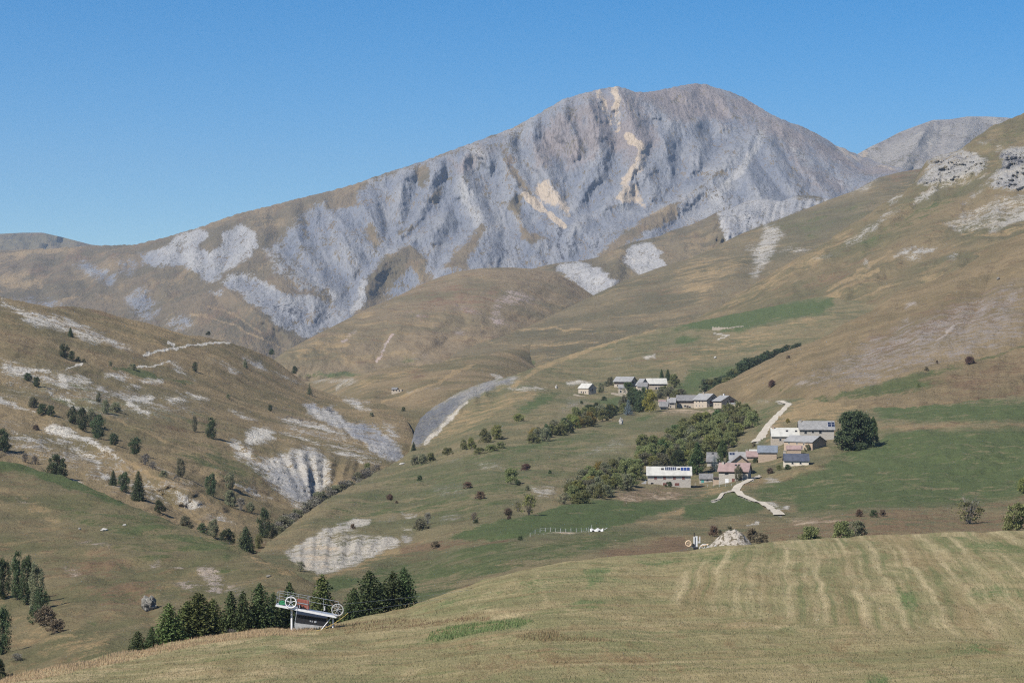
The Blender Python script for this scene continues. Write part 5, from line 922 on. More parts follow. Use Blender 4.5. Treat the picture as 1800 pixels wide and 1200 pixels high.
def protos():
    for i in range(4):
        a = 0.26; PROTO['spruce', i] = (crown_mesh('crown', conifer_crown(10+i, 40, 0.36, 1.5, 0.01, 0.46+0.06*i), i, a), trunk_mesh('trunk', 0.9, 0.018, 0, i), a)
    for i in range(3):
        a = 0.28; PROTO['pine', i] = (crown_mesh('crown', conifer_crown(30+i, 22, 0.45, 1.1, 0.04, 0.62), i, a), trunk_mesh('trunk', 0.85, 0.022, 0, i), a)
    for i in range(5):
        a = 0.32; PROTO['tall', i] = (crown_mesh('crown', blob_crown(50+i, 64, 90, 0.06, 'tall', 0.036, 0.33), i, a), trunk_mesh('trunk', 0.6, 0.024, 4, i, 0.14), a)
    for i in range(5):
        a = 0.46; PROTO['round', i] = (crown_mesh('crown', blob_crown(70+i, 58, 100, 0.04, 'bush', 0.034, 0.30), i, a), trunk_mesh('trunk', 0.55, 0.028, 5, i, 0.22), a)
    for i in range(5):
        a = 0.60; PROTO['bush', i] = (crown_mesh('foliage', blob_crown(90+i, 48, 90, 0.0, 'bush', 0.036, 0.31), i, a), stems_mesh('stems', 8, i, 0.4), a)
    for i in range(3):
        a = 0.55; PROTO['bare', i] = (crown_mesh('foliage', blob_crown(110+i, 30, 26, 0.15, 'bush', 0.045, 0.32), i, a), stems_mesh('stems', 22, 40+i, 0.52, 7, 0.010), a)
    a = 0.53; PROTO['great', 0] = (crown_mesh('crown', blob_crown(130, 260, 90, 0.0, 'bush', 0.026, 0.18), 3, a), trunk_mesh('trunk', 0.6, 0.03, 7, 5, 0.3), a)
    a = 0.40; PROTO['denseround', 0] = (crown_mesh('crown', blob_crown(131, 130, 80, 0.04, 'bush', 0.030, 0.2), 3, a), trunk_mesh('trunk', 0.6, 0.03, 5, 5, 0.2), a)
    a = 0.32; PROTO['densespruce', 0] = (crown_mesh('crown', blob_crown(132, 140, 80, 0.04, 'cone', 0.030, 0.22), 3, a), trunk_mesh('trunk', 0.8, 0.03, 0, 5, 0.2), a)
protos()
N_PLANT = [0]
def plant(kind, leaf, base, h, wd, label, cat='tree', name=None, group=None, parts=True, sink=0.02, stem=None, var=None):
    """base = point on the ground, h = height in metres, wd = crown width in metres"""
    vs = [k for k in PROTO if k[0] == kind]; N_PLANT[0] += 1
    key = vs[(N_PLANT[0]*7+3) % len(vs)] if var is None else (kind, var)
    crown, trunk, a = PROTO[key]
    name = name or ('bush' if cat == 'bush' else cat.replace(' ', '_'))
    sx = wd*0.5/(a*h); rz = (N_PLANT[0]*2.399) % 6.283
    def piece(me, mat, nm, parent):
        m2 = MESH_BY_LEAF.get((me.name, mat.name))
        if m2 is None:
            m2 = me.copy(); m2.name = nm; m2.materials.clear(); m2.materials.append(mat); MESH_BY_LEAF[(me.name, mat.name)] = m2
        o = bpy.data.objects.new(nm, m2); COL.objects.link(o)
        if parent is not None: o.parent = parent
        return o
    if parts:
        r = thing(name, label, cat, base-Vector((0, 0, sink*h)), rz, group); r.scale = (sx*h, sx*h, h)
        bush = cat == 'bush'
        piece(trunk, stem or (M_GREYSTEM if bush else M_BARK), 'stems' if bush else 'trunk', r)
        piece(crown, LEAF[leaf], 'foliage' if bush else 'crown', r)
    else:
        r = piece(crown, LEAF[leaf], name, None); tag(r, label, cat, group)
        r.location = base-Vector((0, 0, sink*h)); r.rotation_euler = (0, 0, rz); r.scale = (sx*h, sx*h, h)
    return r
MESH_BY_LEAF = {}
def on(land, px, py, hpx, wpx, kind, leaf, label, cat='tree', **k):
    b = land.at(px, py); s = b.y/F
    return plant(kind, leaf, b, hpx*s, wpx*s, label, cat, **k)
def past(px, dist, top, wpx, kind, leaf, label, cat='tree', **k):
    """stands just over the edge of the meadow, top of the crown at photo row top"""
    b = meadow.behind(px, dist); s = b.y/F
    row = HZ-b.z/s
    return plant(kind, leaf, b, (row-top)*s, wpx*s, label, cat, **k)

# --- left hillside: single trees ------------------------------------------------
LT = [  # px, py (foot), height, width, kind, leaf, label
    (124, 590, 17, 11, 'spruce', 'darkgreen', 'small dark tree alone just below the pale stone band high on the left hillside'),
    (113, 627, 28, 20, 'tall', 'darkgreen', 'dark bushy tree, tallest of the clump high on the left hillside'),
    (126, 629, 17, 12, 'tall', 'darkgreen', 'smaller dark tree just right of the tall bushy one high on the left hillside'),
    (366, 589, 8, 9, 'round', 'darkgreen', 'tiny dark tree alone on the skyline of the left hillside'),
    (478, 622, 11, 10, 'round', 'darkgreen', 'small dark tree leaning on the left hillside skyline below the dome hill'),
    (518, 655, 14, 12, 'round', 'darkgreen', 'round dark tree at the right end of the left hillside skyline'),
    (544, 693, 20, 11, 'pine', 'darkgreen', 'narrow pointed tree on the slope just under the right end of the left skyline'),
    (475, 722, 12, 9, 'tall', 'darkgreen', 'small upright tree alone on brown grass above the grey cliff'),
    (343, 652, 18, 11, 'tall', 'darkgreen', 'small narrow tree beside the pale hillside track'),
    (431, 646, 16, 9, 'spruce', 'dull', 'faint greyish tree below the rocky knob on the left hillside'),
    (194, 642, 9, 8, 'round', 'dull', 'tiny bush-like tree left of the dark green strip on the left hillside'),
    (49, 669, 14, 16, 'round', 'darkgreen', 'low round tree beside the pale track near the left edge'),
    (64, 678, 20, 14, 'tall', 'darkgreen', 'upright tree just right of the low round one by the pale track'),
    (128, 742, 33, 22, 'tall', 'darkgreen', 'leftmost tree of the tall dark clump in the middle of the left hillside'),
    (144, 753, 42, 27, 'tall', 'darkgreen', 'broad central tree of the tall dark clump on the left hillside'),
    (160, 748, 36, 20, 'tall', 'dull', 'greyer tree standing behind the others in the tall dark clump'),
    (172, 769, 47, 28, 'tall', 'darkgreen', 'tallest and lowest tree of the dark clump, with a bare trunk showing'),
    (185, 726, 28, 15, 'tall', 'dull', 'slim greyish tree above and right of the tall dark clump'),
    (173, 707, 20, 12, 'tall', 'dull', 'thin greyish tree uppermost above the tall dark clump'),
    (202, 722, 17, 22, 'round', 'dull', 'wide low tree with spreading crown right of the slim greyish trees'),
    (200, 781, 22, 18, 'round', 'darkgreen', 'low leafy tree downhill to the right of the tall dark clump'),
    (237, 798, 33, 26, 'tall', 'darkgreen', 'solitary full tree below the dark clump, thin trunk visible'),
    (342, 757, 32, 10, 'tall', 'dull', 'thin wispy tree just left of the stout birch in mid slope'),
    (371, 769, 40, 22, 'tall', 'darkgreen', 'stout upright birch with a long shadow in mid slope'),
    (199, 851, 28, 16, 'spruce', 'darkgreen', 'smallest, left one of the three dark trees in a row'),
    (218, 864, 39, 22, 'tall', 'darkgreen', 'middle one of the three dark trees in a row'),
    (243, 878, 52, 25, 'spruce', 'darkgreen', 'tallest, right one of the three dark trees in a row'),
    (99, 838, 43, 38, 'round', 'darkgreen', 'wide dark tree above the bright green strip at left'),
    (281, 901, 24, 21, 'round', 'darkgreen', 'round leafy tree above the crest of the near left hill'),
    (317, 837, 36, 18, 'tall', 'dull', 'slender greyish tree beside a pale bank low on the left hillside'),
    (371, 868, 44, 23, 'tall', 'darkgreen', 'ragged tree with a shadow at its foot low on the left hillside'),
    (404, 858, 33, 20, 'tall', 'dull', 'full greyish-green tree right of the ragged one'),
    (3, 790, 40, 34, 'round', 'darkgreen', 'dark tree cut by the left edge of the picture'),
    (327, 932, 28, 26, 'round', 'dull', 'brownish-green tree rising behind the near left crest'),
    (356, 940, 22, 24, 'round', 'darkgreen', 'low dark tree in the gully left of the taller greyish one'),
    (375, 944, 38, 22, 'tall', 'dull', 'tall greyish tree in the gully behind the near left crest'),
    (399, 956, 30, 32, 'round', 'darkgreen', 'wide dark tree in the gully bottom left of the big conifer'),
    (432, 972, 52, 37, 'spruce', 'darkgreen', 'big dark conifer in the gully at the end of the near left crest'),
    (454, 962, 27, 16, 'tall', 'olive', 'slim light green tree right of the big gully conifer'),
    (465, 942, 56, 30, 'tall', 'darkgreen', 'tall dark tree standing in the gully where the stream bends'),
    (477, 942, 30, 20, 'tall', 'dull', 'smaller tree tucked against the right side of the tall gully tree'),
    (480, 984, 36, 30, 'round', 'darkgreen', 'dark round tree at the mouth of the gully above the chalky bank'),
    (505, 999, 26, 24, 'round', 'dull', 'dull green tree lowest in the gully above the chalky bank'),
    (646, 825, 13, 13, 'round', 'olive', 'small light green tree at the foot of the pale eroded slope'),
    (62, 816, 17, 14, 'bare', 'grey', 'leafless grey tree beside the wide dark tree at left'),
    (44, 811, 18, 13, 'bare', 'grey', 'leafless grey tree further left, near the bright green strip'),
]
for t in LT:
    px, py, h, wd, kd, lf, lab = t
    cat = 'tree'
    on(left_hill, px, py+1, h, wd, kd, lf, lab, 'tree', name={'spruce': 'conifer', 'pine': 'conifer', 'bare': 'bare_tree'}.get(kd, 'leafy_tree'), parts=h > 13)
LB = [(137, 633, 10, 11, 'bush', 'dull', 'small bush right of the clump high on the left hillside'), (147, 634, 6, 8, 'bush', 'dull', 'tiniest bush at the right end of the clump high on the left hillside'),
      (232, 648, 11, 16, 'bush', 'dull', 'low bush beside the dark green strip on the left hillside'), (58, 714, 20, 22, 'bush', 'dull', 'leftmost bush of the three below the pale track'),
      (75, 727, 20, 22, 'bush', 'darkgreen', 'middle bush of the three below the pale track'), (89, 731, 20, 16, 'bush', 'darkgreen', 'right, upright bush of the three below the pale track'),
      (63, 756, 10, 14, 'bush', 'brown', 'small brown bush on bare slope left of the tall dark clump'),
      (255, 815, 20, 20, 'bare', 'grey', 'grey twiggy bush below the solitary full tree'), (268, 824, 14, 16, 'bare', 'grey', 'lower grey twiggy bush below the solitary full tree'), (288, 837, 12, 16, 'bush', 'dull', 'small dull bush halfway down the left slope ridge'), (309, 847, 13, 14, 'bare', 'grey', 'thin grey bush beside the slender greyish tree'),
      (404, 887, 29, 25, 'bush', 'dull', 'large left bush of the row below the full greyish-green tree'), (424, 896, 24, 22, 'bare', 'grey', 'middle twiggy bush of the row below the greyish-green tree'), (440, 898, 18, 16, 'bush', 'dull', 'right small bush of the row below the greyish-green tree'),
      (528, 1004, 20, 20, 'bare', 'dull', 'pale twiggy bush at the foot of the chalky bank'), (653, 732, 8, 9, 'bush', 'dull', 'tiny bush above the grey gorge wall'), (401, 699, 8, 9, 'bush', 'dull', 'faint small bush on the brown shoulder of the left hillside')]
for px, py, h, wd, kd, lf, lab in LB: on(left_hill if px != 528 else village, px, py+1, h, wd, kd, lf, lab, 'bush', name='bush', parts=h > 13)
for k in range(44):     # grey scrub along the stream
    f = k/43; px = 488+f*172; py = np.interp(px, village.top[:, 0], village.top[:, 1])-random.uniform(-3, 3)
    hh = random.uniform(16, 26)*(1.15-0.45*f)
    on(left_hill, px+random.uniform(-4, 4), py+random.uniform(0, 5), hh, hh*1.25, 'bare' if k % 3 else 'bush', 'grey' if k % 3 else 'dull', 'grey leafless scrub bush lining the stream in the valley bottom', 'bush', name='scrub_bush', group='grey scrub along the stream', parts=False)
# --- near left hill -------------------------------------------------------------
for px, py, h, wd, kd, lf, lab in [
    (5, 1056, 80, 30, 'tall', 'darkgreen', 'left edge tree of the tall grove on the near left hill'), (30, 1060, 90, 27, 'tall', 'darkgreen', 'second tree from the left edge in the tall grove, narrow and dark'),
    (47, 1063, 92, 27, 'tall', 'darkgreen', 'third tree from the left edge in the tall grove, its tip highest'), (63, 1072, 92, 30, 'tall', 'dull', 'rightmost tall tree of the grove, lighter grey-green with pale trunk'),
    (73, 1087, 56, 30, 'tall', 'darkgreen', 'shorter tree at the downhill front of the tall grove'), (5, 1152, 92, 32, 'tall', 'darkgreen', 'dark tree at the left edge below the grove, throwing long shadows'), (-4, 1196, 46, 30, 'round', 'darkgreen', 'tree in the bottom left corner cut by the edge')]:
    on(near_left, px, py, h, wd, kd, lf, lab, 'tree', name='leafy_tree')
for px, py, h, wd, lf, lab in [(80, 1102, 36, 40, 'brown', 'rusty brown bush under the right side of the grove'), (100, 1108, 26, 36, 'brown', 'low spreading brown bush, rightmost below the grove'), (62, 1098, 30, 30, 'darkgreen', 'dark bush between the grove and the rusty bush'), (30, 1162, 14, 22, 'grey', 'low grey bush in the tree shadow near the left edge')]:
    on(near_left, px, py, h, wd, 'bush' if lf != 'grey' else 'bare', lf, lab, 'bush', name='bush')
# --- conifers behind the meadow edge --------------------------------------------
CF = [(219, 10, 1108, 52, 'spruce', 'spruce', 'leftmost short conifer of the row behind the meadow'), (247, 9, 1100, 46, 'spruce', 'spruce', 'second short conifer from the left of the row'),
      (279, 9, 1059, 87, 'spruce', 'larch', 'broad conifer third from the left, sloping shoulder'), (311, 9, 1056, 81, 'spruce', 'larch', 'conifer joined to the left flank of the biggest one'), (336, 7, 1041, 104, 'spruce', 'larch', 'biggest, widest conifer of the row behind the meadow'),
      (389, 10, 1038, 69, 'spruce', 'spruce', 'dark pointed conifer right of the biggest one'), (414, 8, 1037, 52, 'spruce', 'spruce', 'slim dark conifer between two pointed ones'), (444, 9, 1024, 75, 'spruce', 'spruce', 'tall pointed conifer near the middle of the row'),
      (464, 12, 1040, 46, 'spruce', 'spruce', 'slim conifer half hidden right of the tall pointed one'), (491, 14, 1022, 72, 'spruce', 'spruce', 'conifer just left of the lift platform'), (541, 24, 1008, 97, 'spruce', 'larch', 'conifer rising behind the lift platform'),
      (614, 8, 1032, 60, 'spruce', 'spruce', 'short conifer right of the lift platform wheel'), (642, 10, 1003, 87, 'spruce', 'spruce', 'broad tall conifer in the group right of the lift'), (666, 14, 1020, 52, 'spruce', 'spruce', 'low conifer in the gap of the group right of the lift'), (684, 9, 1002, 72, 'spruce', 'spruce', 'second tallest conifer of the group right of the lift'), (706, 8, 996, 62, 'spruce', 'spruce', 'tallest, rightmost conifer of the group right of the lift'),
      (234, 14, 1112, 40, 'spruce', 'spruce', 'low conifer filling the gap between the two leftmost short ones'), (262, 15, 1094, 52, 'spruce', 'spruce', 'dark conifer half behind the broad one with a sloping shoulder'), (296, 16, 1062, 67, 'spruce', 'spruce', 'dark conifer deep in the clump left of the biggest one'), (322, 14, 1050, 72, 'spruce', 'spruce', 'tall conifer close behind the biggest one on its left'), (352, 13, 1052, 69, 'spruce', 'larch', 'conifer close behind the biggest one on its right'),
      (374, 18, 1072, 48, 'spruce', 'spruce', 'low conifer in the gap right of the biggest one'), (402, 18, 1060, 52, 'spruce', 'spruce', 'low conifer behind the two slim pointed ones'), (430, 17, 1052, 52, 'spruce', 'spruce', 'low conifer left of the tall pointed one near the middle'), (478, 22, 1046, 55, 'spruce', 'spruce', 'low dark conifer left of the lift platform behind the row'), (628, 18, 1040, 60, 'spruce', 'spruce', 'low conifer behind the short one right of the lift wheel'), (656, 17, 1022, 62, 'spruce', 'spruce', 'conifer behind the broad tall one right of the lift'), (696, 17, 1028, 55, 'spruce', 'spruce', 'low conifer between the two tall rightmost ones')]
for px, dist, top, wd, kd, lf, lab in CF: past(px, dist, top, wd, kd, lf, lab, 'conifer', name='conifer')
for px, dist, top, wd, lf, kd, lab in [(341, 3, 1118, 40, 'red', 'bush', 'dark red leafless bush at the foot of the biggest conifer'), (366, 3, 1113, 26, 'brown', 'bush', 'brown bush right of the dark red one along the meadow edge'), (389, 3, 1106, 18, 'yellow', 'bare', 'small yellow-leaved bush on the meadow edge'), (402, 3, 1104, 26, 'grey', 'bare', 'grey twiggy bush on the meadow edge left of the lift'), (300, 3, 1128, 20, 'brown', 'bare', 'small brown bush at the left part of the meadow edge')]:
    past(px, dist, top, wd, kd, lf, lab, 'bush', name='bush')

# --- the village belts ----------------------------------------------------------
def belt(poly, n, hs, ws, kinds, label, group, land=None, seed=1, name='thicket_tree', shrink=0.0, cat='tree'):
    rs = random.Random(seed); poly = np.array(poly, float); got = []
    x0, y0 = poly.min(0); x1, y1 = poly.max(0); tries = 0
    best = n
    while len(got) < n and tries < 6000:
        tries += 1
        x = rs.uniform(x0, x1); y = rs.uniform(y0, y1)
        if poly_sd(np.array([x]), np.array([y]), poly)[0] < 0: continue
        if any(abs(x-a)/11+abs(y-b)/5.5 < 1.0-shrink for a, b in got): continue
        got.append((x, y))
    got.sort(key=lambda p: p[1])
    for x, y in got:
        kd, lf = rs.choice(kinds); h = rs.uniform(*hs); wd = rs.uniform(*ws)
        on(land or village, x, y, h, wd, kd, lf, label, cat, name=name, group=group)
T1 = [(1125, 812), (1125, 792), (1150, 785), (1187, 766), (1233, 748), (1283, 735), (1315, 728), (1337, 736), (1332, 752), (1305, 768), (1292, 788), (1262, 795), (1235, 812), (1200, 828), (1150, 832)]
OL = [('round', 'olive')]*6+[('round', 'dull')]*3+[('bush', 'olive')]*4+[('round', 'gold'), ('round', 'gold'), ('bush', 'dull'), ('round', 'green'), ('bare', 'dull')]
belt(T1, 88, (20, 31), (22, 34), OL, 'leafy olive tree in the dense thicket between the two hamlets', 'thicket between the hamlets', seed=3, shrink=0.22)
T1b = [(985, 884), (995, 858), (1020, 838), (1060, 828), (1105, 822), (1128, 832), (1134, 850), (1100, 862), (1060, 876), (1010, 888)]
belt(T1b, 40, (20, 30), (22, 34), OL+[('round', 'gold'), ('round', 'yellow'), ('bush', 'yellow')], 'yellowing leafy tree in the thicket left of the long white-roofed farmhouse', 'thicket left of the long farmhouse', seed=5, shrink=0.15)
T2 = [(925, 782), (945, 768), (985, 756), (1010, 742), (1040, 732), (1075, 722), (1098, 716), (1100, 728), (1065, 740), (1030, 754), (980, 768), (930, 786)]
belt(T2, 30, (17, 28), (18, 28), [('round', 'olive')]*3+[('round', 'darkgreen')]*2+[('round', 'yellow'), ('round', 'gold'), ('bush', 'dull'), ('bush', 'olive'), ('round', 'dull')], 'autumn-tinted tree in the belt running up to the middle hamlet', 'tree belt below the middle hamlet', seed=8, shrink=0.1)
belt([(1106, 716), (1112, 706), (1134, 702), (1142, 716), (1132, 726), (1112, 726)], 9, (22, 30), (18, 24), [('round', 'darkgreen')]*3+[('round', 'dull')], 'dark leafy tree in the clump behind the blue spruce', 'dark clump by the blue spruce', seed=9, shrink=0.2)
belt([(1140, 704), (1160, 690), (1195, 690), (1200, 696), (1180, 702), (1150, 708)], 8, (12, 17), (16, 22), [('bush', 'dull'), ('bush', 'olive')], 'low leafy bush behind the small stone houses of the middle hamlet', 'bushes behind the middle hamlet', seed=10, cat='bush', name='bush')
belt([(1236, 694), (1240, 684), (1268, 672), (1292, 664), (1296, 672), (1262, 690), (1244, 696)], 14, (15, 20), (20, 28), [('round', 'darkgreen'), ('bush', 'darkgreen'), ('bush', 'olive'), ('bush', 'darkgreen')], 'dark rounded bush in the lower hedge below the brown hill', 'lower hedge below the brown hill', seed=11, cat='bush', name='hedge_bush')
for k in range(17):
    f = k/16; px = 1302+f*104; cy = float(right_near.T(np.array([px]))[0]); hh = 24-14*f
    on(village, px+random.uniform(-2, 2), cy+random.uniform(1, 4), hh*random.uniform(0.9, 1.15), hh*1.2, 'bush' if k % 3 else 'round', 'darkgreen', 'dark rounded bush in the upper hedge along the brown hill edge', 'bush', name='hedge_bush', group='upper hedge along the brown hill')
VT = [  # px, py, h, w, kind, leaf, label, cat
    (1104, 728, 28, 18, 'pine', 'blue', 'blue-grey spruce at the end of the tree belt by the middle hamlet', 'conifer'), (1142, 723, 42, 28, 'tall', 'yellow', 'tall yellow-green poplar left of the middle hamlet', 'tree'),
    (1056, 689, 19, 13, 'tall', 'dull', 'grey-green tree right of the small white-roofed barn', 'tree'), (1073, 677, 17, 13, 'tall', 'dull', 'thin tree left of the upper grey-roofed house', 'tree'), (1066, 679, 10, 11, 'bush', 'dull', 'small bush left of the upper grey-roofed house', 'bush'),
    (1104, 692, 23, 23, 'denseround', 'green', 'round bright green tree in front of the upper grey-roofed house', 'tree'), (1163, 666, 19, 10, 'spruce', 'spruce', 'narrow conifer behind the upper white roof', 'conifer'), (1174, 667, 20, 12, 'spruce', 'spruce', 'dark taller conifer between the narrow one and the leafy tree', 'conifer'),
    (1185, 680, 26, 21, 'denseround', 'olive', 'leafy tree right of the upper white-roofed house', 'tree'), (1166, 680, 11, 10, 'round', 'dull', 'small grey-green tree in front of the upper white roof', 'tree'),
    (1226, 832, 60, 35, 'densespruce', 'spruce', 'tall dark spruce behind the long white-roofed farmhouse', 'conifer'), (1192, 830, 42, 32, 'denseround', 'darkgreen', 'rounded dark tree left of the tall spruce', 'tree'), (1270, 815, 46, 29, 'densespruce', 'green', 'broad green tree behind the blue spruce in the lower hamlet', 'tree'),
    (1256, 828, 27, 21, 'pine', 'blue', 'blue spruce between the lower hamlet houses', 'conifer'), (1298, 846, 30, 16, 'tall', 'dull', 'small tree against the front of the pink-roofed house', 'tree'),
    (1503, 789, 72, 74, 'great', 'darkgreen', 'huge dark round tree beside the hilltop farm', 'tree'), (1535, 777, 50, 24, 'densespruce', 'spruce', 'dark conifer against the right side of the huge round tree', 'conifer'),
    (1354, 833, 11, 15, 'bush', 'brown', 'brown bush beside the track below the grey-roofed stone house', 'bush'), (1369, 826, 10, 12, 'bush', 'olive', 'green bush left of the slate-roofed cottage front', 'bush'), (1384, 826, 10, 13, 'bush', 'darkgreen', 'round bush in front of the slate-roofed cottage', 'bush'),
    (1448, 769, 13, 11, 'bush', 'olive', 'leafy bush in front of the shingled barn', 'bush'), (1419, 790, 13, 12, 'bush', 'dull', 'grey bush in front of the low stone barn', 'bush'), (1325, 783, 8, 8, 'bush', 'brown', 'small rusty bush beside the track top of the lower hamlet', 'bush'), (1328, 812, 8, 12, 'bush', 'darkgreen', 'dark bush at the foot of the grey-roofed stone house', 'bush'),
    (1423, 953, 33, 44, 'bush', 'olive', 'rounded olive bush behind the meadow, middle of the bank', 'bush'), (1480, 950, 38, 40, 'bush', 'olive', 'left half of the sprawling golden-green bush on the bank', 'bush'), (1503, 943, 32, 40, 'bush', 'dull', 'right half of the sprawling golden-green bush on the bank', 'bush'),
    (1510, 908, 14, 16, 'bush', 'red', 'small dark red bush above the sprawling bank bush', 'bush'), (1536, 907, 13, 16, 'bush', 'darkgreen', 'low dark bush right of the dark red one', 'bush'), (1551, 905, 12, 14, 'bush', 'brown', 'low brown bush at the right end of the bank top', 'bush'),
    (1703, 920, 46, 54, 'bare', 'olive', 'big twiggy olive bush alone on the right bank', 'bush'), (1788, 932, 52, 56, 'bush', 'olive', 'large olive bush at the right edge behind the meadow', 'bush'), (1799, 868, 30, 22, 'tall', 'gold', 'yellowish small tree at the right edge above the bank', 'tree'),
    (1255, 940, 20, 18, 'bush', 'red', 'dark red bush behind the gravel mound', 'bush'), (1282, 932, 8, 11, 'bush', 'dull', 'small grey bush on top of the gravel mound edge', 'bush'), (1322, 952, 26, 28, 'bush', 'brown', 'rusty scrub bush on the right side of the gravel mound', 'bush'), (1340, 955, 22, 24, 'bush', 'brown', 'second rusty scrub bush, further right of the gravel mound', 'bush'),
    (685, 878, 12, 14, 'bush', 'red', 'reddish bush alone on the open slope near the valley edge', 'bush'), (738, 845, 11, 11, 'bush', 'darkgreen', 'small dark bush on the open slope below the stream trees', 'bush'), (822, 858, 12, 19, 'bush', 'red', 'low reddish bush in the middle of the open slope', 'bush'), (845, 876, 14, 20, 'bush', 'red', 'wider reddish-brown bush downhill of the low reddish one', 'bush'),
    (898, 849, 30, 29, 'round', 'olive', 'olive tree alone on the open slope', 'tree'), (910, 852, 9, 13, 'bush', 'darkgreen', 'dark bush at the foot of the lone olive tree', 'bush'), (925, 826, 13, 20, 'bush', 'red', 'dark red bush uphill of the lone olive tree', 'bush'), (927, 860, 10, 9, 'bush', 'dull', 'small grey bush downhill of the lone olive tree', 'bush'), (967, 831, 7, 7, 'bush', 'darkgreen', 'tiny dark bush on the open slope left of the thicket', 'bush'),
    (930, 904, 38, 30, 'bare', 'gold', 'bare twiggy tree at the left end of the green field', 'tree'), (893, 904, 13, 18, 'bush', 'brown', 'brown bush left of the bare twiggy tree', 'bush'), (910, 897, 20, 14, 'bare', 'gold', 'thin sapling left of the bare twiggy tree', 'bush'), (837, 918, 8, 11, 'bush', 'darkgreen', 'small dark bush with a thin twig above it on the lower slope', 'bush'), (833, 912, 16, 14, 'bare', 'brown', 'spindly leafless bush on the lower slope', 'bush'),
    (742, 931, 22, 30, 'bush', 'dull', 'grey-green bush above the chalky bank', 'bush'), (752, 922, 22, 16, 'bare', 'grey', 'leafless twigs rising right of the grey-green bush above the chalky bank', 'bush'), (765, 961, 13, 18, 'bush', 'brown', 'brown bush on the straw-coloured edge below the chalky bank', 'bush'), (915, 948, 8, 11, 'bush', 'darkgreen', 'dark little bush by the left end of the fenced pen', 'bush'), (895, 913, 7, 9, 'bush', 'brown', 'tiny brown bush just above the green field edge', 'bush'),
    (730, 816, 18, 16, 'bush', 'dull', 'left bush of the low clump at the ravine mouth', 'bush'), (743, 815, 19, 18, 'bush', 'dull', 'middle bush of the low clump at the ravine mouth', 'bush'), (757, 810, 17, 17, 'bush', 'olive', 'right bush of the low clump at the ravine mouth', 'bush'), (787, 798, 14, 22, 'bush', 'olive', 'low spreading bush between the ravine clump and the two small trees', 'bush'),
    (815, 789, 19, 14, 'round', 'olive', 'left one of two small round trees on the slope', 'tree'), (829, 787, 23, 17, 'round', 'gold', 'right, taller one of two small round trees on the slope', 'tree'), (852, 777, 27, 24, 'round', 'olive', 'left tree of the golden pair above the low bushes', 'tree'), (874, 771, 26, 26, 'round', 'gold', 'right tree of the golden pair above the low bushes', 'tree'),
    (843, 798, 12, 24, 'bush', 'olive', 'left low bush under the golden pair', 'bush'), (863, 793, 14, 28, 'bush', 'olive', 'middle low bush under the golden pair', 'bush'), (880, 787, 13, 18, 'bush', 'olive', 'right low bush under the golden pair', 'bush'), (912, 739, 14, 24, 'bush', 'gold', 'yellowish bush above the tree belt', 'bush'), (1118, 705+0, 6, 8, 'bush', 'darkgreen', 'tiny bush by the track of the upper hamlet', 'bush'), (1062, 703, 8, 11, 'bush', 'darkgreen', 'small dark bush on the green patch below the upper hamlet', 'bush'), (1022, 709, 6, 6, 'bush', 'darkgreen', 'tiny dark bush left of the green patch below the upper hamlet', 'bush'), (727, 791, 16, 9, 'spruce', 'darkgreen', 'small dark conifer at the foot of the grey ravine wall', 'conifer'),
    (1385, 743, 8, 9, 'bush', 'yellow', 'small yellow bush beside the track above the farm', 'bush'), (1265, 938+0, 8, 10, 'bush', 'dull', 'small grey bush left of the gravel mound top', 'bush'), (697, 884, 5, 6, 'bush', 'brown', 'tiny brown bush right of the lone reddish bush', 'bush'), (620, 930, 10, 10, 'bush', 'red', 'dark reddish bush above the chalky bank, left', 'bush'), (1175, 855, 10, 15, 'bush', 'darkgreen', 'dark bush in front of the long white-roofed farmhouse', 'bush'),
]
for px, py, h, wd, kd, lf, lab, cat in VT:
    on(village, px, py+1, h, wd, kd, lf, lab, cat, name={'tree': 'leafy_tree', 'bush': 'bush', 'conifer': 'conifer'}[cat], parts=h > 11, stem=M_PALEBARK if lf == 'yellow' and kd == 'tall' else None)
RB = [(1357, 681, 13, 16, 'red', 'dark red bush on the slope of the brown hill above the track'), (1705, 637, 14, 21, 'red', 'dark red bush high on the right hill'), (1628, 651, 8, 9, 'brown', 'small brown bush between green strips on the right hill'), (1647, 640, 7, 5, 'brown', 'tiny brown shrub left of the high dark red bush'), (1385, 630, 6, 8, 'brown', 'tiny brown bush near the brown hill edge')]
for px, py, h, wd, lf, lab in RB: on(right_near, px, py+1, h, wd, 'bush', lf, lab, 'bush', name='bush', parts=h > 11)
for px, py, h, wd, lf, lab in [(1565, 704, 12, 16, 'brown', 'left brown bush on the top edge of the upper green field'), (1581, 702, 11, 14, 'red', 'right reddish bush on the top edge of the upper green field'), (1530, 704, 6, 8, 'brown', 'tiny brown bush left of the upper green field edge'), (1614, 680, 8, 8, 'olive', 'small green bush on the strip above the upper green field')]:
    on(right_near if py < 690 else village, px, py+1, h, wd, 'bush', lf, lab, 'bush', name='bush', parts=False)
on(knoll, 709, 722, 8, 8, 'bush', 'darkgreen', 'small dark bush on the valley knoll below the far hut', 'bush', name='bush', parts=False)

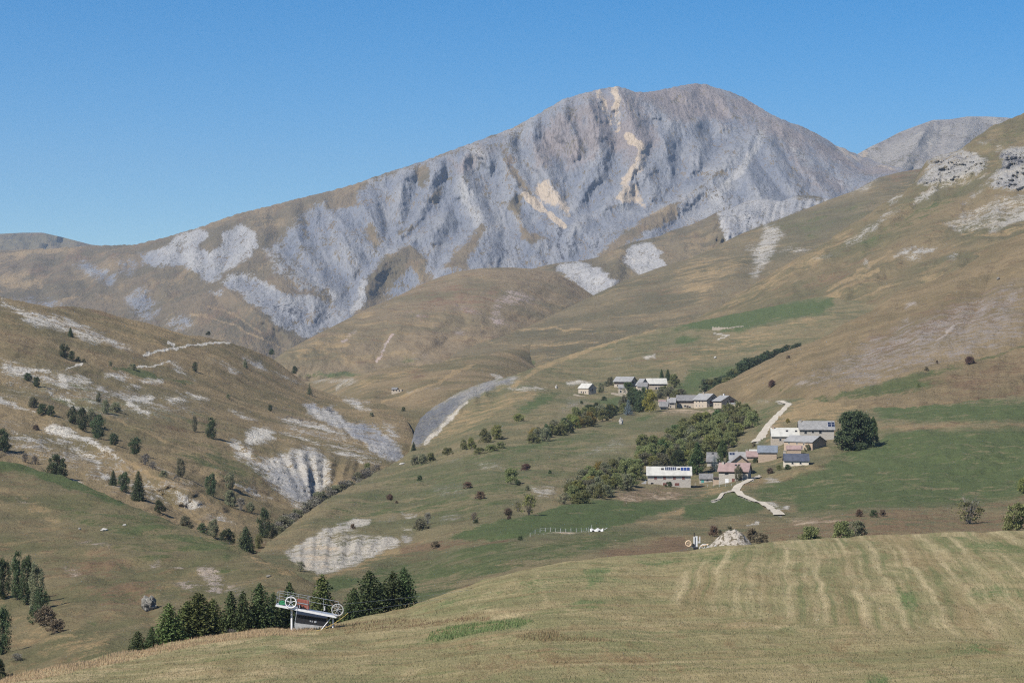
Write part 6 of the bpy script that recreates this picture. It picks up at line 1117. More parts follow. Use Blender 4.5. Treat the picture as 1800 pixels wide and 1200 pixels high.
# --- tall dry grass along the meadow edge ---------------------------------------
def grass_strip(name, n, poly, hh, mats, seed, land=meadow):
    rs = np.random.default_rng(seed); poly = np.array(poly, float)
    x = rs.uniform(poly[:, 0].min(), poly[:, 0].max(), n*4); y = rs.uniform(poly[:, 1].min(), poly[:, 1].max(), n*4)
    k = poly_sd(x, y, poly) > 0; x, y = x[k][:n], y[k][:n]
    X, Y, Z = land.xyz(x, y); n = len(X)
    h = hh*(0.4+0.9*rs.random(n))*(0.7+0.6*np.clip(fbm(X/3, Y/3, 2, 5)+0.5, 0, 1.2)); a = rs.random(n)*6.283; w = 0.03+0.03*rs.random(n)
    dx, dy = np.cos(a)*w, np.sin(a)*w; lx, ly = rs.normal(size=n)*0.22*h+0.1*h, rs.normal(size=n)*0.22*h
    V = np.stack([np.c_[X-dx, Y-dy, Z-0.05], np.c_[X+dx, Y+dy, Z-0.05], np.c_[X+lx, Y+ly, Z+h]], 1).reshape(-1, 3).astype(np.float32)
    me = bpy.data.meshes.new(name); me.vertices.add(3*n); me.vertices.foreach_set('co', V.ravel()); me.loops.add(3*n); me.loops.foreach_set('vertex_index', np.arange(3*n, dtype=np.int32))
    me.polygons.add(n); me.polygons.foreach_set('loop_start', np.arange(0, 3*n, 3, dtype=np.int32)); me.polygons.foreach_set('loop_total', np.full(n, 3, np.int32)); me.update(calc_edges=True)
    o = new_obj(name, me, None, mats); o['kind'] = 'stuff'; return o
M_STRAWBLADE = leaf_mat('straw_blades', (0.62, 0.48, 0.28), (0.48, 0.37, 0.20), 0.5)
M_MEADOWBLADE = leaf_mat('meadow_blades', (0.36, 0.29, 0.16), (0.20, 0.19, 0.085), 0.4)
M_GREENBLADE = leaf_mat('green_blades', (0.10, 0.15, 0.05), (0.20, 0.21, 0.085), 0.4)
M_RUSTBLADE = leaf_mat('rust_blades', (0.26, 0.18, 0.10), (0.19, 0.14, 0.08), 0.4)
grass_strip('tall_dry_grass', 26000, [(-40, 1200), (100, 1174), (200, 1151), (300, 1131), (400, 1112), (480, 1103), (530, 1107), (590, 1095), (600, 1100), (520, 1114), (420, 1122), (320, 1140), (200, 1166), (60, 1194), (-40, 1212)], 0.32, M_STRAWBLADE, 4)
grass_strip('rough_bank_grass', 1000, [(560, 1104), (640, 1094), (740, 1090), (860, 1084), (860, 1088), (740, 1098), (620, 1108)], 0.3, M_RUSTBLADE, 6)
grass_strip('weedy_hump_grass', 900, z9([(600, 720), (700, 690), (820, 680), (900, 715), (1060, 735), (1200, 755), (1060, 752), (900, 735), (640, 733)]), 0.38, M_RUSTBLADE, 8)
grass_strip('green_hollow_grass', 2500, z9([(140, 740), (170, 705), (300, 665), (500, 635), (640, 622), (720, 632), (600, 665), (420, 705), (250, 735)]), 0.3, M_GREENBLADE, 7)
grass_strip('meadow_stubble', 90000, [(-40, 1195), (300, 1135), (590, 1098), (850, 1024), (1200, 970), (1800, 934), (1840, 934), (1840, 1240), (-40, 1240)], 0.16, M_MEADOWBLADE, 9)

# ---------------------------------------------------------------- building materials
W_STONE = stone_wall('pale_rubble_stone', (0.384, 0.341, 0.288), (0.277, 0.235, 0.192), (0.352, 0.320, 0.277))
W_BROWN = stone_wall('brown_rubble_stone', (0.42, 0.30, 0.21), (0.22, 0.15, 0.105), (0.34, 0.26, 0.19), 1.2)
W_RENDER = plain('pale_plaster', (0.60, 0.52, 0.41), 0.95, 0.12, 0.8)
W_TAN = stone_wall('tan_rubble_stone', (0.382, 0.328, 0.255), (0.291, 0.237, 0.182), (0.364, 0.309, 0.246))
R_WHITE = sheet_roof('white_sheet_roof', (0.43, 0.415, 0.375), amount=0.15, pitch=1.2)
R_PALE = sheet_roof('pale_grey_sheet_roof', (0.25, 0.245, 0.24), amount=0.2, pitch=1.2)
R_GREY = slate_roof('grey_shingle_roof', (0.17, 0.166, 0.166), (0.23, 0.222, 0.218))
R_LIGHT = slate_roof('light_shingle_roof', (0.23, 0.225, 0.22), (0.30, 0.29, 0.28))
R_SLATE = slate_roof('dark_slate_roof', (0.065, 0.073, 0.10), (0.085, 0.095, 0.125))
R_BLUEGREY = slate_roof('blue_grey_roof', (0.16, 0.18, 0.21), (0.19, 0.21, 0.24))
R_PINK = sheet_roof('faded_pink_roof', (0.27, 0.19, 0.172), (0.24, 0.195, 0.176), 0.2, 1.2)
R_RUSTY = sheet_roof('rusty_patched_roof', (0.27, 0.19, 0.175), (0.18, 0.085, 0.06), 0.8, 1.0)
M_WOOD = plain('weathered_dark_wood', (0.07, 0.052, 0.042), 0.9, 0.3, 2)
M_SHUTTER = plain('red_brown_shutters', (0.13, 0.052, 0.04), 0.8, 0.2, 3)
M_FRAME = plain('pale_window_surround', (0.45, 0.42, 0.38), 0.9, 0.1, 3)
M_GLASS = plain('dark_window_glass', (0.018, 0.02, 0.024), 0.12, 0.2, 2, 0.5)
M_PANEL = plain('blue_solar_cells', (0.022, 0.04, 0.13), 0.25, 0.15, 2, 0.5)
M_PANELDARK = plain('dark_solar_cells', (0.012, 0.018, 0.04), 0.25, 0.15, 2, 0.5)
M_ALU = plain('aluminium_frame', (0.5, 0.5, 0.52), 0.4, 0.1, 2, 0.5, 0.4)
M_WHITE = plain('white_paint', (0.62, 0.61, 0.60), 0.5, 0.08, 3)
M_OFFWHITE = plain('grimy_white_paint', (0.46, 0.45, 0.43), 0.6, 0.15, 4)
M_STEEL = plain('galvanised_steel', (0.40, 0.41, 0.43), 0.45, 0.15, 6, 0.5, 0.5)
M_BLACK = plain('black_steel', (0.02, 0.02, 0.022), 0.5, 0.2, 4)
M_REDBOX = plain('faded_red_paint', (0.24, 0.075, 0.05), 0.65, 0.2, 5)
M_GREENBOX = plain('green_plastic', (0.03, 0.19, 0.08), 0.6, 0.15, 5)
M_BEIGE = plain('beige_rim_lining', (0.58, 0.42, 0.28), 0.7, 0.1, 5)
M_CONCRETE = plain('bare_concrete', (0.30, 0.30, 0.30), 0.95, 0.2, 2)
M_TEAL = plain('teal_paint', (0.07, 0.26, 0.24), 0.7, 0.15, 4)
M_YELLOWROPE = plain('yellow_rope', (0.50, 0.36, 0.10), 0.8, 0.1, 4)
M_ROCK = stone_wall('lichened_rock', (0.30, 0.29, 0.27), (0.20, 0.19, 0.17), (0.16, 0.15, 0.13), 0.9)
M_PALEROCK = plain('pale_boulder', (0.36, 0.34, 0.31), 0.95, 0.25, 1.5, 0.1, 0, 0.1)

# ---------------------------------------------------------------- houses
def house(name, label, x0, x1, yb, ye, yr, depth, rz, roof, wall, wins=(), gable=(), lights=(), panels=(), chims=(), over=0.45, door=(), group=None, cat='house', extra=None, eave_over=None, land=None, dy=0.0, wood=None):
    """x0..x1 wall ends, yb ground, ye eaves, yr ridge (photo pixels at the front wall); depth in metres; rz in degrees"""
    land = land or village
    base = land.at((x0+x1)/2, yb); base.y += dy; s = base.y/F; base.x = ((x0+x1)/2-900)*s; base.z = (HZ-yb)*s
    c = math.cos(R(rz)); L = (x1-x0)*s/max(c, 0.3); H = (yb-ye)*s; el = (yb-HZ)/F
    hd = depth/2; eo = over if eave_over is None else eave_over; Hv = H
    sl = max(0.12, ((ye-yr)*s-(hd+eo)*el)/(hd+eo)); H = Hv+eo*sl-0.05; rise = sl*hd; off = Vector((-math.sin(R(rz))*depth/2, math.cos(R(rz))*depth/2, 0))
    t = thing(name, label, cat, base+off, R(rz), group)
    hd = depth/2; hl = L/2
    b = MB(); b.prism([(-hd, -2.5), (hd, -2.5), (hd, H), (0, H+rise), (-hd, H)], -hl, hl); w_ = b.build('wall', wall, t)
    ov = over; th = 0.22
    b = MB(); e0 = (-hd-eo, H-eo*sl+0.03); e1 = (hd+eo, H-eo*sl+0.03); r0 = (0, H+rise+0.03)
    b.prism([e0, r0, e1, (e1[0], e1[1]+th), (0, r0[1]+th), (e0[0], e0[1]+th)], -hl-ov, hl+ov); rf = b.build('roof', roof, t)
    if wood:    # boarded upper gable / dark band below the eaves
        z0, z1 = wood; b = MB(); b.box(-hl+0.05, hl-0.05, -hd-0.05, -hd+0.02, Hv*z0, Hv*z1); b.build('timber_band', M_WOOD, t)
    def on_slope(u, v):      # u along x in 0..1, v up the front slope in 0..1
        y = -hd-eo+(hd+eo)*v; return Vector((-hl+L*u, y, e0[1]+th+(y-e0[0])*sl))
    q = Matrix.Rotation(math.atan(sl), 4, 'X')
    def window(parent, kind, P, M, w, h, mat, nm='window'):
        w *= 1.15; h *= 1.15
        f = MB(); f.box(-w/2-.12, w/2+.12, -0.05, 0.03, -h/2-.12, h/2+.12, 0, M); fo = f.build(nm, M_FRAME if kind != 'shutter' else M_WOOD, parent)
        p = MB(); p.box(-w/2, w/2, -0.07, -0.02, -h/2, h/2, 0, M); p.build('pane' if mat is M_GLASS else 'shutter', mat, fo)
    for (u, v, w, h, *mt) in wins:
        mat = mt[0] if mt else M_GLASS
        window(t, '', None, Matrix.Translation((-hl+L*u, -hd, Hv*v)), w, h, mat)
    for (u, v, w, h, *mt) in door:
        M = Matrix.Translation((-hl+L*u, -hd, h/2)); d = MB(); d.box(-w/2, w/2, -0.06, 0.02, -h/2-0.2, h/2, 0, M); d.build('door', mt[0] if mt else M_WOOD, t)
    for (u, v, w, h, *mt) in gable:   # right-hand gable, u across from front to back, v height in metres/H
        M = Matrix.Translation((hl, -hd+depth*u, Hv*v)) @ Matrix.Rotation(R(90), 4, 'Z')
        window(t, '', None, M, w, h, mt[0] if mt else M_GLASS)
    for (u, v, w, h) in lights:
        M = Matrix.Translation(on_slope(u, v)) @ q
        f = MB(); f.box(-w/2-.08, w/2+.08, -h/2-.08, h/2+.08, -0.1, 0.06, 0, M); fo = f.build('skylight', M_BLACK, rf)
    for (u, v, w, h, nx, ny, mat) in panels:
        M = Matrix.Translation(on_slope(u, v)) @ q
        f = MB(); f.box(-w/2, w/2, -h/2, h/2, -0.05, 0.07, 0, M)
        for i in range(nx):
            for j in range(ny):
                cw, chh = w/nx, h/ny; g = 0.07
                f.box(-w/2+cw*i+g, -w/2+cw*(i+1)-g, -h/2+chh*j+g, -h/2+chh*(j+1)-g, 0.072, 0.09, 1, M)
        f.build('solar_panel', [M_ALU, mat], rf)
    for (u, yy, w, h, *mt) in chims:     # yy from -1 (front eave) to 1 (back eave)
        y = hd*yy; zr = H+rise*(1-abs(yy)); f = MB(); f.box(-hl+L*u-w/2, -hl+L*u+w/2, y-w/2, y+w/2, zr-0.6, zr+h); f.box(-hl+L*u-w/2-.1, -hl+L*u+w/2+.1, y-w/2-.1, y+w/2+.1, zr+h, zr+h+.15); f.build('chimney', mt[0] if mt else wall, rf)
    if extra: extra(t, L, H, hd, hl, rise, rf)
    return t
G = M_GLASS; SH = M_SHUTTER
def stairs(t, L, H, hd, hl, rise, rf):
    b = MB()
    for k in range(8): b.box(-hl-0.5-0.45*(k+1), -hl-0.5-0.45*k, -hd+0.3, -hd+1.5, -1.5, H*0.55-0.32*k-0.3)
    b.build('outside_stairs', M_CONCRETE, t)
# lower hamlet
house('farmhouse', 'long white-roofed stone farmhouse with blue solar panels and red-brown shutters', 1138.7, 1214, 854, 836, 820, 7.5, -3, R_WHITE, W_STONE,
      wins=[(0.18, 0.80, 0.9, 0.95, SH), (0.39, 0.80, 0.9, 0.95, SH), (0.62, 0.80, 0.9, 0.95, SH), (0.83, 0.80, 0.9, 0.95, SH), (0.10, 0.2, 0.9, 0.9, G), (0.40, 0.18, 1.3, 0.9, SH), (0.68, 0.18, 1.5, 0.9, SH)],
      lights=[(0.345, 0.70, 0.85, 0.9), (0.725, 0.70, 0.85, 0.9)], panels=[(0.535, 0.74, 4.2, 1.9, 6, 2, M_PANELDARK), (0.875, 0.70, 3.4, 2.0, 3, 1, M_PANEL)], chims=[(0.5, 0.2, 0.8, 0.7)], over=0.55, extra=stairs)
house('shed', 'small stone shed with weathered shingle roof and teal door between two houses', 1230, 1252.5, 847, 842, 832.5, 4, -3, R_GREY, W_STONE, door=[(0.22, 0, 1.0, 0.9, M_TEAL)], wins=[(0.6, 0.6, 0.7, 0.4)], over=0.3, cat='shed')
def porch(t, L, H, hd, hl, rise, rf):
    b = MB(); b.box(-hl-2.2, -hl-0.1, -hd-0.3, hd-2, 1.6, 1.85); b.build('lean_to_roof', M_WOOD, t)
    b = MB(); b.box(-hl-2.1, -hl-0.05, -hd+0.2, hd-2.2, -1.5, 1.58); b.build('lean_to_wall', W_BROWN, t)
house('house', 'pink-roofed house with white ground-floor doors beside the track', 1264, 1314, 848, 829, 813.5, 8, -14, R_PINK, W_STONE, wins=[(0.27, 0.86, 1.3, 0.8, M_GLASS), (0.75, 0.35, 0.9, 1.0, SH)], door=[(0.28, 0, 1.3, 1.4, M_WHITE), (0.74, 0, 0.9, 1.0, M_WHITE), (0.50, 0, 1.0, 1.5, SH)],
      gable=[(0.5, 0.3, 1.0, 1.2)], lights=[(0.55, 0.72, 0.7, 0.8), (0.66, 0.75, 0.7, 0.6)], chims=[(0.1, -0.15, 0.8, 0.9)], over=0.5, extra=porch, wood=(0.86, 0.99))
def gable_front(name, label, xc, wpx, yb, ye, yr, length, rz, roof, wall, cat='house', wins=(), dy=0.0, over=0.5, chims=(), land=None):
    """house seen gable-on: the gable faces the viewer"""
    land = land or village
    base = land.at(xc, yb); base.y += dy; s = base.y/F; base.x = (xc-900)*s; base.z = (HZ-yb)*s
    W = wpx*s; H = (yb-ye)*s; rise = (ye-yr)*s; hw = W/2
    t = thing(name, label, cat, base+Vector((0, length/2, 0)), R(rz)); q90 = Matrix.Rotation(R(90), 4, 'Z')
    def rot(me): me.transform(q90); return me
    b = MB(); b.prism([(-hw, -2.5), (hw, -2.5), (hw, H), (0, H+rise), (-hw, H)], -length/2, length/2); new_obj('wall', rot(b.mesh('wall')), t, wall)
    sl = rise/hw; b = MB(); b.prism([(-hw-over, H-over*sl+.03), (0, H+rise+.03), (hw+over, H-over*sl+.03), (hw+over, H-over*sl+.28), (0, H+rise+.28), (-hw-over, H-over*sl+.28)], -length/2-over, length/2+over); rf = new_obj('roof', rot(b.mesh('roof')), t, roof)
    b = MB()
    for sg in (-1, 1): b.add([(sg*(hw+over), -length/2-over-.06, H-over*sl-.12), (0, -length/2-over-.06, H+rise-.12), (0, -length/2-over-.06, H+rise+.27), (sg*(hw+over), -length/2-over-.06, H-over*sl+.27), (sg*(hw+over), -length/2-over-.01, H-over*sl-.12), (0, -length/2-over-.01, H+rise-.12), (0, -length/2-over-.01, H+rise+.27), (sg*(hw+over), -length/2-over-.01, H-over*sl+.27)], [(0, 1, 2, 3), (4, 5, 6, 7), (0, 1, 5, 4), (3, 2, 6, 7), (0, 3, 7, 4), (1, 2, 6, 5)])
    b.build('bargeboard', M_WOOD, t)
    for (u, v, w, h, *mt) in wins:
        M = Matrix.Translation((-hw+W*u, -length/2, H*v)); f = MB(); f.box(-w/2-.1, w/2+.1, -0.05, 0.03, -h/2-.1, h/2+.1, 0, M); fo = f.build('window', M_FRAME, t); p = MB(); p.box(-w/2, w/2, -0.07, -0.02, -h/2, h/2, 0, M); p.build('pane', mt[0] if mt else G, fo)
    for (x, y, w, h) in chims:
        f = MB(); f.box(x-w/2, x+w/2, y-w/2, y+w/2, H, H+rise+h); f.box(x-w/2-.1, x+w/2+.1, y-w/2-.1, y+w/2+.1, H+rise+h, H+rise+h+.15); f.build('chimney', wall, rf)
    return t
gable_front('house', 'brown stone house seen gable-on just behind the pink roof', 1301, 33, 838, 813, 800.5, 9, 0, R_LIGHT, W_BROWN, dy=8)
house('house', 'grey-roofed house with a dark solar panel and chimney, behind the gabled one', 1283, 1318, 822, 808, 794.5, 8, -4, R_PALE, W_STONE, panels=[(0.12, 0.72, 2.2, 1.6, 2, 1, M_PANELDARK)], chims=[(0.36, 0.1, 0.8, 0.9), (0.86, -0.2, 0.9, 1.6)], dy=22)
house('house', 'half-hidden grey-roofed house between the tall spruce and the green tree', 1243, 1264, 824, 812, 795, 8, -8, R_GREY, W_STONE, lights=[(0.45, 0.85, 0.8, 0.7)], dy=12, wins=[(0.5, 0.5, 1.2, 1.2)])
house('outbuilding', 'low rusty patched roof beside the grey-roofed stone house', 1313, 1331, 812, 803, 793, 5, -6, R_RUSTY, W_BROWN, dy=10, cat='outbuilding')
house('outbuilding', 'tiny white-roofed outbuilding peeping out behind the rusty roof', 1319, 1329, 806, 797, 790, 4, -4, R_WHITE, W_BROWN, dy=18, cat='outbuilding')
house('stone_house', 'windowless brown stone house with plain blue-grey roof', 1333, 1365, 811, 795.5, 783, 7, -8, R_BLUEGREY, W_BROWN, gable=[(0.5, 0.55, 0.9, 1.0), (0.4, 0.2, 0.9, 0.8)], over=0.4, chims=[])
house('cottage', 'slate-roofed cream cottage with two small windows and a tall stone chimney', 1379, 1421.5, 818.5, 810.5, 797.5, 6, -3, R_SLATE, W_RENDER, wins=[(0.33, 0.62, 0.55, 0.6), (0.66, 0.62, 0.55, 0.6)], chims=[(0.03, 0.2, 0.9, 1.7, W_TAN)], over=0.35, cat='cottage')
# hilltop farm
house('shingled_barn', 'shingled stone barn with four dark solar panels next to the huge round tree', 1406, 1466, 771, 755.5, 740, 9, -3, R_LIGHT, W_STONE, wins=[(0.17, 0.72, 0.9, 0.9), (0.38, 0.78, 0.8, 0.7), (0.6, 0.75, 0.9, 0.9)], door=[(0.17, 0, 1.2, 1.2)], panels=[(0.93, 0.58, 2.9, 3.2, 2, 2, M_PANELDARK)], chims=[(0.04, -0.1, 0.8, 0.9)], over=0.5, cat='barn', wood=(0.88, 1.0))
house('farmhouse', 'white-roofed stone farmhouse with two skylights and a chimney at its left end', 1357, 1406, 779.5, 767.5, 752, 9, -3, R_WHITE, W_TAN, wins=[(0.3, 0.58, 0.7, 0.8)], lights=[(0.55, 0.62, 0.8, 0.9), (0.88, 0.60, 0.8, 0.9)], chims=[(0.06, -0.05, 1.0, 1.0, W_BROWN)], over=0.4)
house('stone_barn', 'low brown stone barn with pale sheet roof in front of the hilltop farm', 1381, 1425, 790, 776.5, 765.5, 8.4, -48, R_PALE, W_BROWN, wins=[(0.18, 0.82, 0.5, 0.5), (0.46, 0.82, 0.5, 0.5), (0.7, 0.75, 0.5, 0.5), (0.62, 0.3, 0.9, 1.2)], chims=[(0.86, 0.3, 1.4, 0.8, W_BROWN)], over=0.35, cat='barn')
house('lean_to', 'small lean-to with pinkish sheet roof against the low stone barn', 1383, 1408, 795, 790.5, 783, 3.5, -6, R_RUSTY, W_BROWN, over=0.2, cat='shed', dy=-6)
# middle hamlet
MW = [(0.12, 0.45, 0.6, 0.7), (0.3, 0.45, 0.6, 0.7), (0.5, 0.3, 0.9, 1.0), (0.75, 0.2, 0.8, 0.9), (0.9, 0.5, 0.6, 0.7)]
house('small_barn', 'lowest small barn with grey roof at the left end of the middle hamlet', 1160, 1173, 720, 715, 706, 6, -10, R_GREY, W_TAN, wins=[(0.5, 0.3, 3.2, 1.0)], over=0.5, cat='barn', chims=[])
house('ruined_house', 'broken-walled stone house behind the lowest barn of the middle hamlet', 1157, 1170, 714, 706, 703, 6, -8, R_RUSTY, W_TAN, dy=10, over=0.1)
house('stone_house', 'small stone house with grey roof, second from the left in the middle hamlet', 1173, 1187, 717, 708, 699, 7, -8, R_LIGHT, W_TAN, chims=[(0.03, -0.2, 1.0, 1.2)], wins=[(0.6, 0.8, 2.6, 0.8), (0.4, 0.3, 0.7, 0.7)], over=0.4)
house('long_house', 'long shingle-roofed stone house in the middle of the middle hamlet', 1190, 1222, 717, 704.5, 694.5, 8, -8, R_GREY, W_TAN, wins=[(0.45, 0.3, 1.0, 0.9), (0.7, 0.15, 0.9, 0.8), (0.2, 0.5, .7, .8)], door=[(0.58, 0, 1.2, 1.5)], over=0.6, wood=(0.68, 1.0))
house('gabled_house', 'tall gabled house with wooden balconies and pale roof in the middle hamlet', 1221, 1241, 717, 703, 691.5, 8.5, -60, R_PALE, W_TAN, wins=[(0.2, 0.78, 0.6, 0.7), (0.45, 0.78, 0.6, 0.7), (0.7, 0.78, 0.6, 0.7), (0.2, 0.3, 0.5, 0.6), (0.45, 0.3, 0.5, 0.6), (0.7, 0.3, 0.5, 0.6)], gable=[(0.35, 0.75, 1.6, 1.6, SH), (0.3, 0.25, 1.4, 1.4), (0.6, 0.28, 1.2, 1.2), (0.45, 1.25, 0.7, 0.8), (0.6, 1.25, 0.7, 0.8), (0.75, 0.7, 0.8, 1.0)], chims=[(0.35, -0.1, 0.9, 1.2)], over=0.7, wood=(0.9, 1.0))
house('gabled_house', 'rightmost gabled house of the middle hamlet with a red-brown loggia', 1255, 1267, 716.5, 705, 695, 10, -62, R_PALE, W_TAN, wins=[(0.3, 0.5, 0.5, 0.6), (0.6, 0.5, 0.5, 0.6)], gable=[(0.2, 0.3, 1.1, 1.0), (0.45, 0.3, 0.9, 1.3), (0.65, 0.3, 0.9, 1.3), (0.42, 0.85, 0.5, 1.2), (0.72, 1.0, 2.2, 1.2, SH), (0.55, 1.35, 1.0, 0.8)], chims=[(0.3, 0.1, 0.7, 1.3, M_WHITE)], over=0.7, wood=(0.8, 1.0))
house('annexe', 'low flat-walled stone annexe at the right end of the middle hamlet', 1281, 1293, 714, 710, 708, 5, -20, R_LIGHT, W_TAN, wins=[(0.4, 0.45, 0.8, 0.8)], over=0.1, cat='outbuilding', dy=-2)
# upper hamlet
house('small_barn', 'small white-roofed barn alone at the left of the upper hamlet', 1017, 1034, 692.5, 682.5, 674, 6, -56, R_WHITE, W_TAN, wins=[(0.3, 0.35, 0.9, 1.0), (0.7, 0.35, 0.7, 0.9)], gable=[(0.5, 0.75, 1.0, 1.5)], door=[(0.5, 0, 1.2, 1.6)], over=0.4, cat='barn')
house('chalet', 'big grey-roofed chalet with dark boarded upper floor in the upper hamlet', 1080, 1108, 680, 671, 662, 10, -26, R_PALE, W_TAN, gable=[(0.4, 0.9, 2.6, 1.4, M_WOOD), (0.5, 0.2, 1.2, 1.2)], wins=[(0.2, 0.3, 0.8, 0.8)], over=0.8, wood=(0.55, 1.0))
house('stone_house', 'small stone house below the chalet, half behind the bright green tree', 1087, 1103, 691, 682, 676, 7, -6, R_LIGHT, W_TAN, wins=[(0.25, 0.35, 0.9, 1.2), (0.3, 0.9, 1.2, 0.6)], over=0.3, dy=-12)
gable_front('small_house', 'narrow gable-fronted house just left of the upper white roof', 1130, 15, 688, 676, 666, 9, 18, R_PALE, W_TAN, wins=[(0.6, 0.95, 0.8, 1.0)])
house('stone_house', 'squat stone house with brown roof in front of the upper white roof', 1121, 1137, 688, 680, 672, 7, -10, R_GREY, W_TAN, wins=[(0.6, 0.75, 1.6, 1.0), (0.9, 0.2, 1.0, 1.2)], over=0.4, dy=-10)
house('farmhouse', 'white-roofed farmhouse at the right end of the upper hamlet', 1138, 1172, 684.5, 675, 665, 9, 4, R_WHITE, W_TAN, wins=[(0.45, 0.25, 0.9, 1.2), (0.6, 0.25, 0.9, 1.3), (0.7, 0.25, 0.9, 1.2), (0.9, 0.35, 1.2, 1.3)], over=0.5, wood=(0.78, 1.0))
# far ruins and hut
def ruin(t_land, name, label, x0, x1, yb, yt, depth, cat, roofed=False, rz=-6, gaps=5):
    base = t_land.at((x0+x1)/2, yb); s = base.y/F; L = (x1-x0)*s; H = (yb-yt)*s; t = thing(name, label, cat, base, R(rz)); rs = random.Random(int(x0)); b = MB(); n = gaps*2+1
    for k in range(n):      # broken front wall: piers of uneven height between openings
        u0 = -L/2+L*k/n; u1 = -L/2+L*(k+1)/n; top = H*(rs.uniform(0.75, 1.0) if k % 2 == 0 else rs.uniform(0.3, 0.5)); b.box(u0, u1, 0, 0.6, -2, top)
    b.box(-L/2, -L/2+0.6, 0.6, depth, -2, H*0.9); b.box(L/2-0.6, L/2, 0.6, depth, -2, H*0.8); b.box(-L/2+.6, L/2-.6, depth-0.6, depth, -2, H*0.85); b.build('wall', W_TAN, t)
    if roofed: b = MB(); b.prism([(-0.3, H*0.8), (depth/2, H*1.25), (depth+.3, H*0.8), (depth+.3, H*0.8+.2), (depth/2, H*1.25+.2), (-0.3, H*0.8+.2)], -L/2-.3, -L/2+L*0.55); b.build('roof', R_GREY, t)
    return t
ruin(village, 'stone_ruin', 'roofless row of pale stone walls alone on the far green field', 1252, 1280, 579, 573, 9, 'ruin'); ruin(knoll, 'stone_hut', 'lone half-ruined stone hut with dark openings in the valley', 688, 706, 692, 684, 7, 'hut', True, -8, 3)
def drywall(label, land, pts, h=0.9):
    b = MB(); P = [land.at(*p) for p in pts]; o = P[0]; t = thing('stone_wall', label, 'wall', o)
    for p, q in zip(P, P[1:]):
        d = (q-p); n = max(1, int(d.length/1.2))
        for i in range(n):
            a = p+d*(i/n)-o; hh = h*random.uniform(0.7, 1.15); b.box(a.x-0.7, a.x+0.7, a.y-0.35, a.y+0.35, a.z-1, a.z+hh)
    b.build('stones', W_TAN, t)
drywall('low pale stone wall running right from the far roofless walls', village, [(1281, 578), (1293, 576), (1308, 574)], 1.0)
drywall('pale retaining wall below the upper hamlet chalet', village, [(1076, 693), (1090, 697), (1108, 700)], 1.0); drywall('short low wall below the small white-roofed barn', village, [(1010, 694), (1020, 696), (1030, 697)], 0.6)

# ---------------------------------------------------------------- tracks
M_TRACK = NT('gravel_track', 0.95, 0.1)
_p = M_TRACK.geo(); _n = M_TRACK.noise(_p, 0.5, 8, 0.75); _c = M_TRACK.mix(M_TRACK.step(_n, 0.35, 0.7), (0.40, 0.36, 0.30), (0.27, 0.235, 0.185)); M_TRACK.link(_c, M_TRACK.bsdf.inputs['Base Color']); M_TRACK.bump(_n, 0.5, 0.1); M_TRACK = M_TRACK.mat
def track(name, pts, width, land=None):
    land = land or village; pts = np.array(pts, float); P = np.array([land.at(p[0], p[1]) for p in pts]); wd = np.array([p[2] if len(p) > 2 else width for p in pts])
    seg = np.r_[0, np.cumsum(np.linalg.norm(np.diff(P[:, :2], axis=0), axis=1))]; n = int(seg[-1]/1.2)+2; t = np.linspace(0, seg[-1], n)
    k = np.ones(17)/17
    def sm(a): v = np.interp(t, seg, a); return np.convolve(np.pad(v, 8, 'edge'), k, 'valid')
    x, y = sm(P[:, 0]), sm(P[:, 1]); ww = sm(wd); dx, dy = np.gradient(x), np.gradient(y); l = np.hypot(dx, dy)+1e-9
    V = []; F_ = []; m = 5
    for i in range(n):
        for j in range(m):
            f = (j/(m-1)-0.5)*ww[i]*(1+0.05*math.sin(i*0.4+j)); X = x[i]-dy[i]/l[i]*f; Y = y[i]+dx[i]/l[i]*f; V.append((X, Y))
    A = np.array(V); px = 900+A[:, 0]/A[:, 1]*F
    # height of the ground under each point: walk the photo row until the ground there lies at this distance
    lo = np.interp(px, land.top[:, 0], land.top[:, 1])+1; hi = np.full(len(px), 1000.0)
    for _ in range(34):
        mid = (lo+hi)/2; d = land.D(px, mid); far = d > A[:, 1]; lo = np.where(far, mid, lo); hi = np.where(far, hi, mid)
    Z = land.xyz(px, (lo+hi)/2)[2].reshape(n, m); Z = np.repeat(Z.mean(1, keepdims=True), m, 1)*0.6+Z*0.4
    Z = np.stack([np.convolve(np.pad(Z[:, j], 4, 'edge'), np.ones(9)/9, 'valid') for j in range(m)], 1).ravel()+0.30
    me = bpy.data.meshes.new(name); me.from_pydata([(a[0], a[1], z) for a, z in zip(A, Z)], [], [(i*m+j, i*m+j+1, (i+1)*m+j+1, (i+1)*m+j) for i in range(n-1) for j in range(m-1)])
    me.polygons.foreach_set('use_smooth', np.ones(len(me.polygons), bool)); o = new_obj(name, me, None, M_TRACK); o['kind'] = 'structure'; return o
for nm, q in TRACKS.items(): track(nm, q, 3)

# ---------------------------------------------------------------- fences, pen, posts
def posts(name, label, land, pts, n, h, r, mat, cat='fence', wires=True):
    pts = np.array(pts, float); L = np.r_[0, np.cumsum(np.hypot(*np.diff(pts, axis=0).T))]; t = thing(name, label, cat, land.at(*pts[0])); o = Vector(t.location); tips = []
    for k in range(n):
        q = L[-1]*k/(n-1); p = land.at(np.interp(q, L, pts[:, 0]), np.interp(q, L, pts[:, 1]))-o; e = p+Vector((random.uniform(-.06, .06), 0, h*random.uniform(0.9, 1.1))); b = MB(); b.tube(p-Vector((0, 0, .4)), e, r, r*0.9, 6); b.build('post', mat, t); tips.append((p, e))
    if wires:
        b = MB()
        for (p, e), (p2, e2) in zip(tips, tips[1:]):
            for f in (0.5, 0.92): b.tube(p.lerp(e, f), p2.lerp(e2, f), 0.012, n=4)
        b.build('wire', M_STEEL, t)
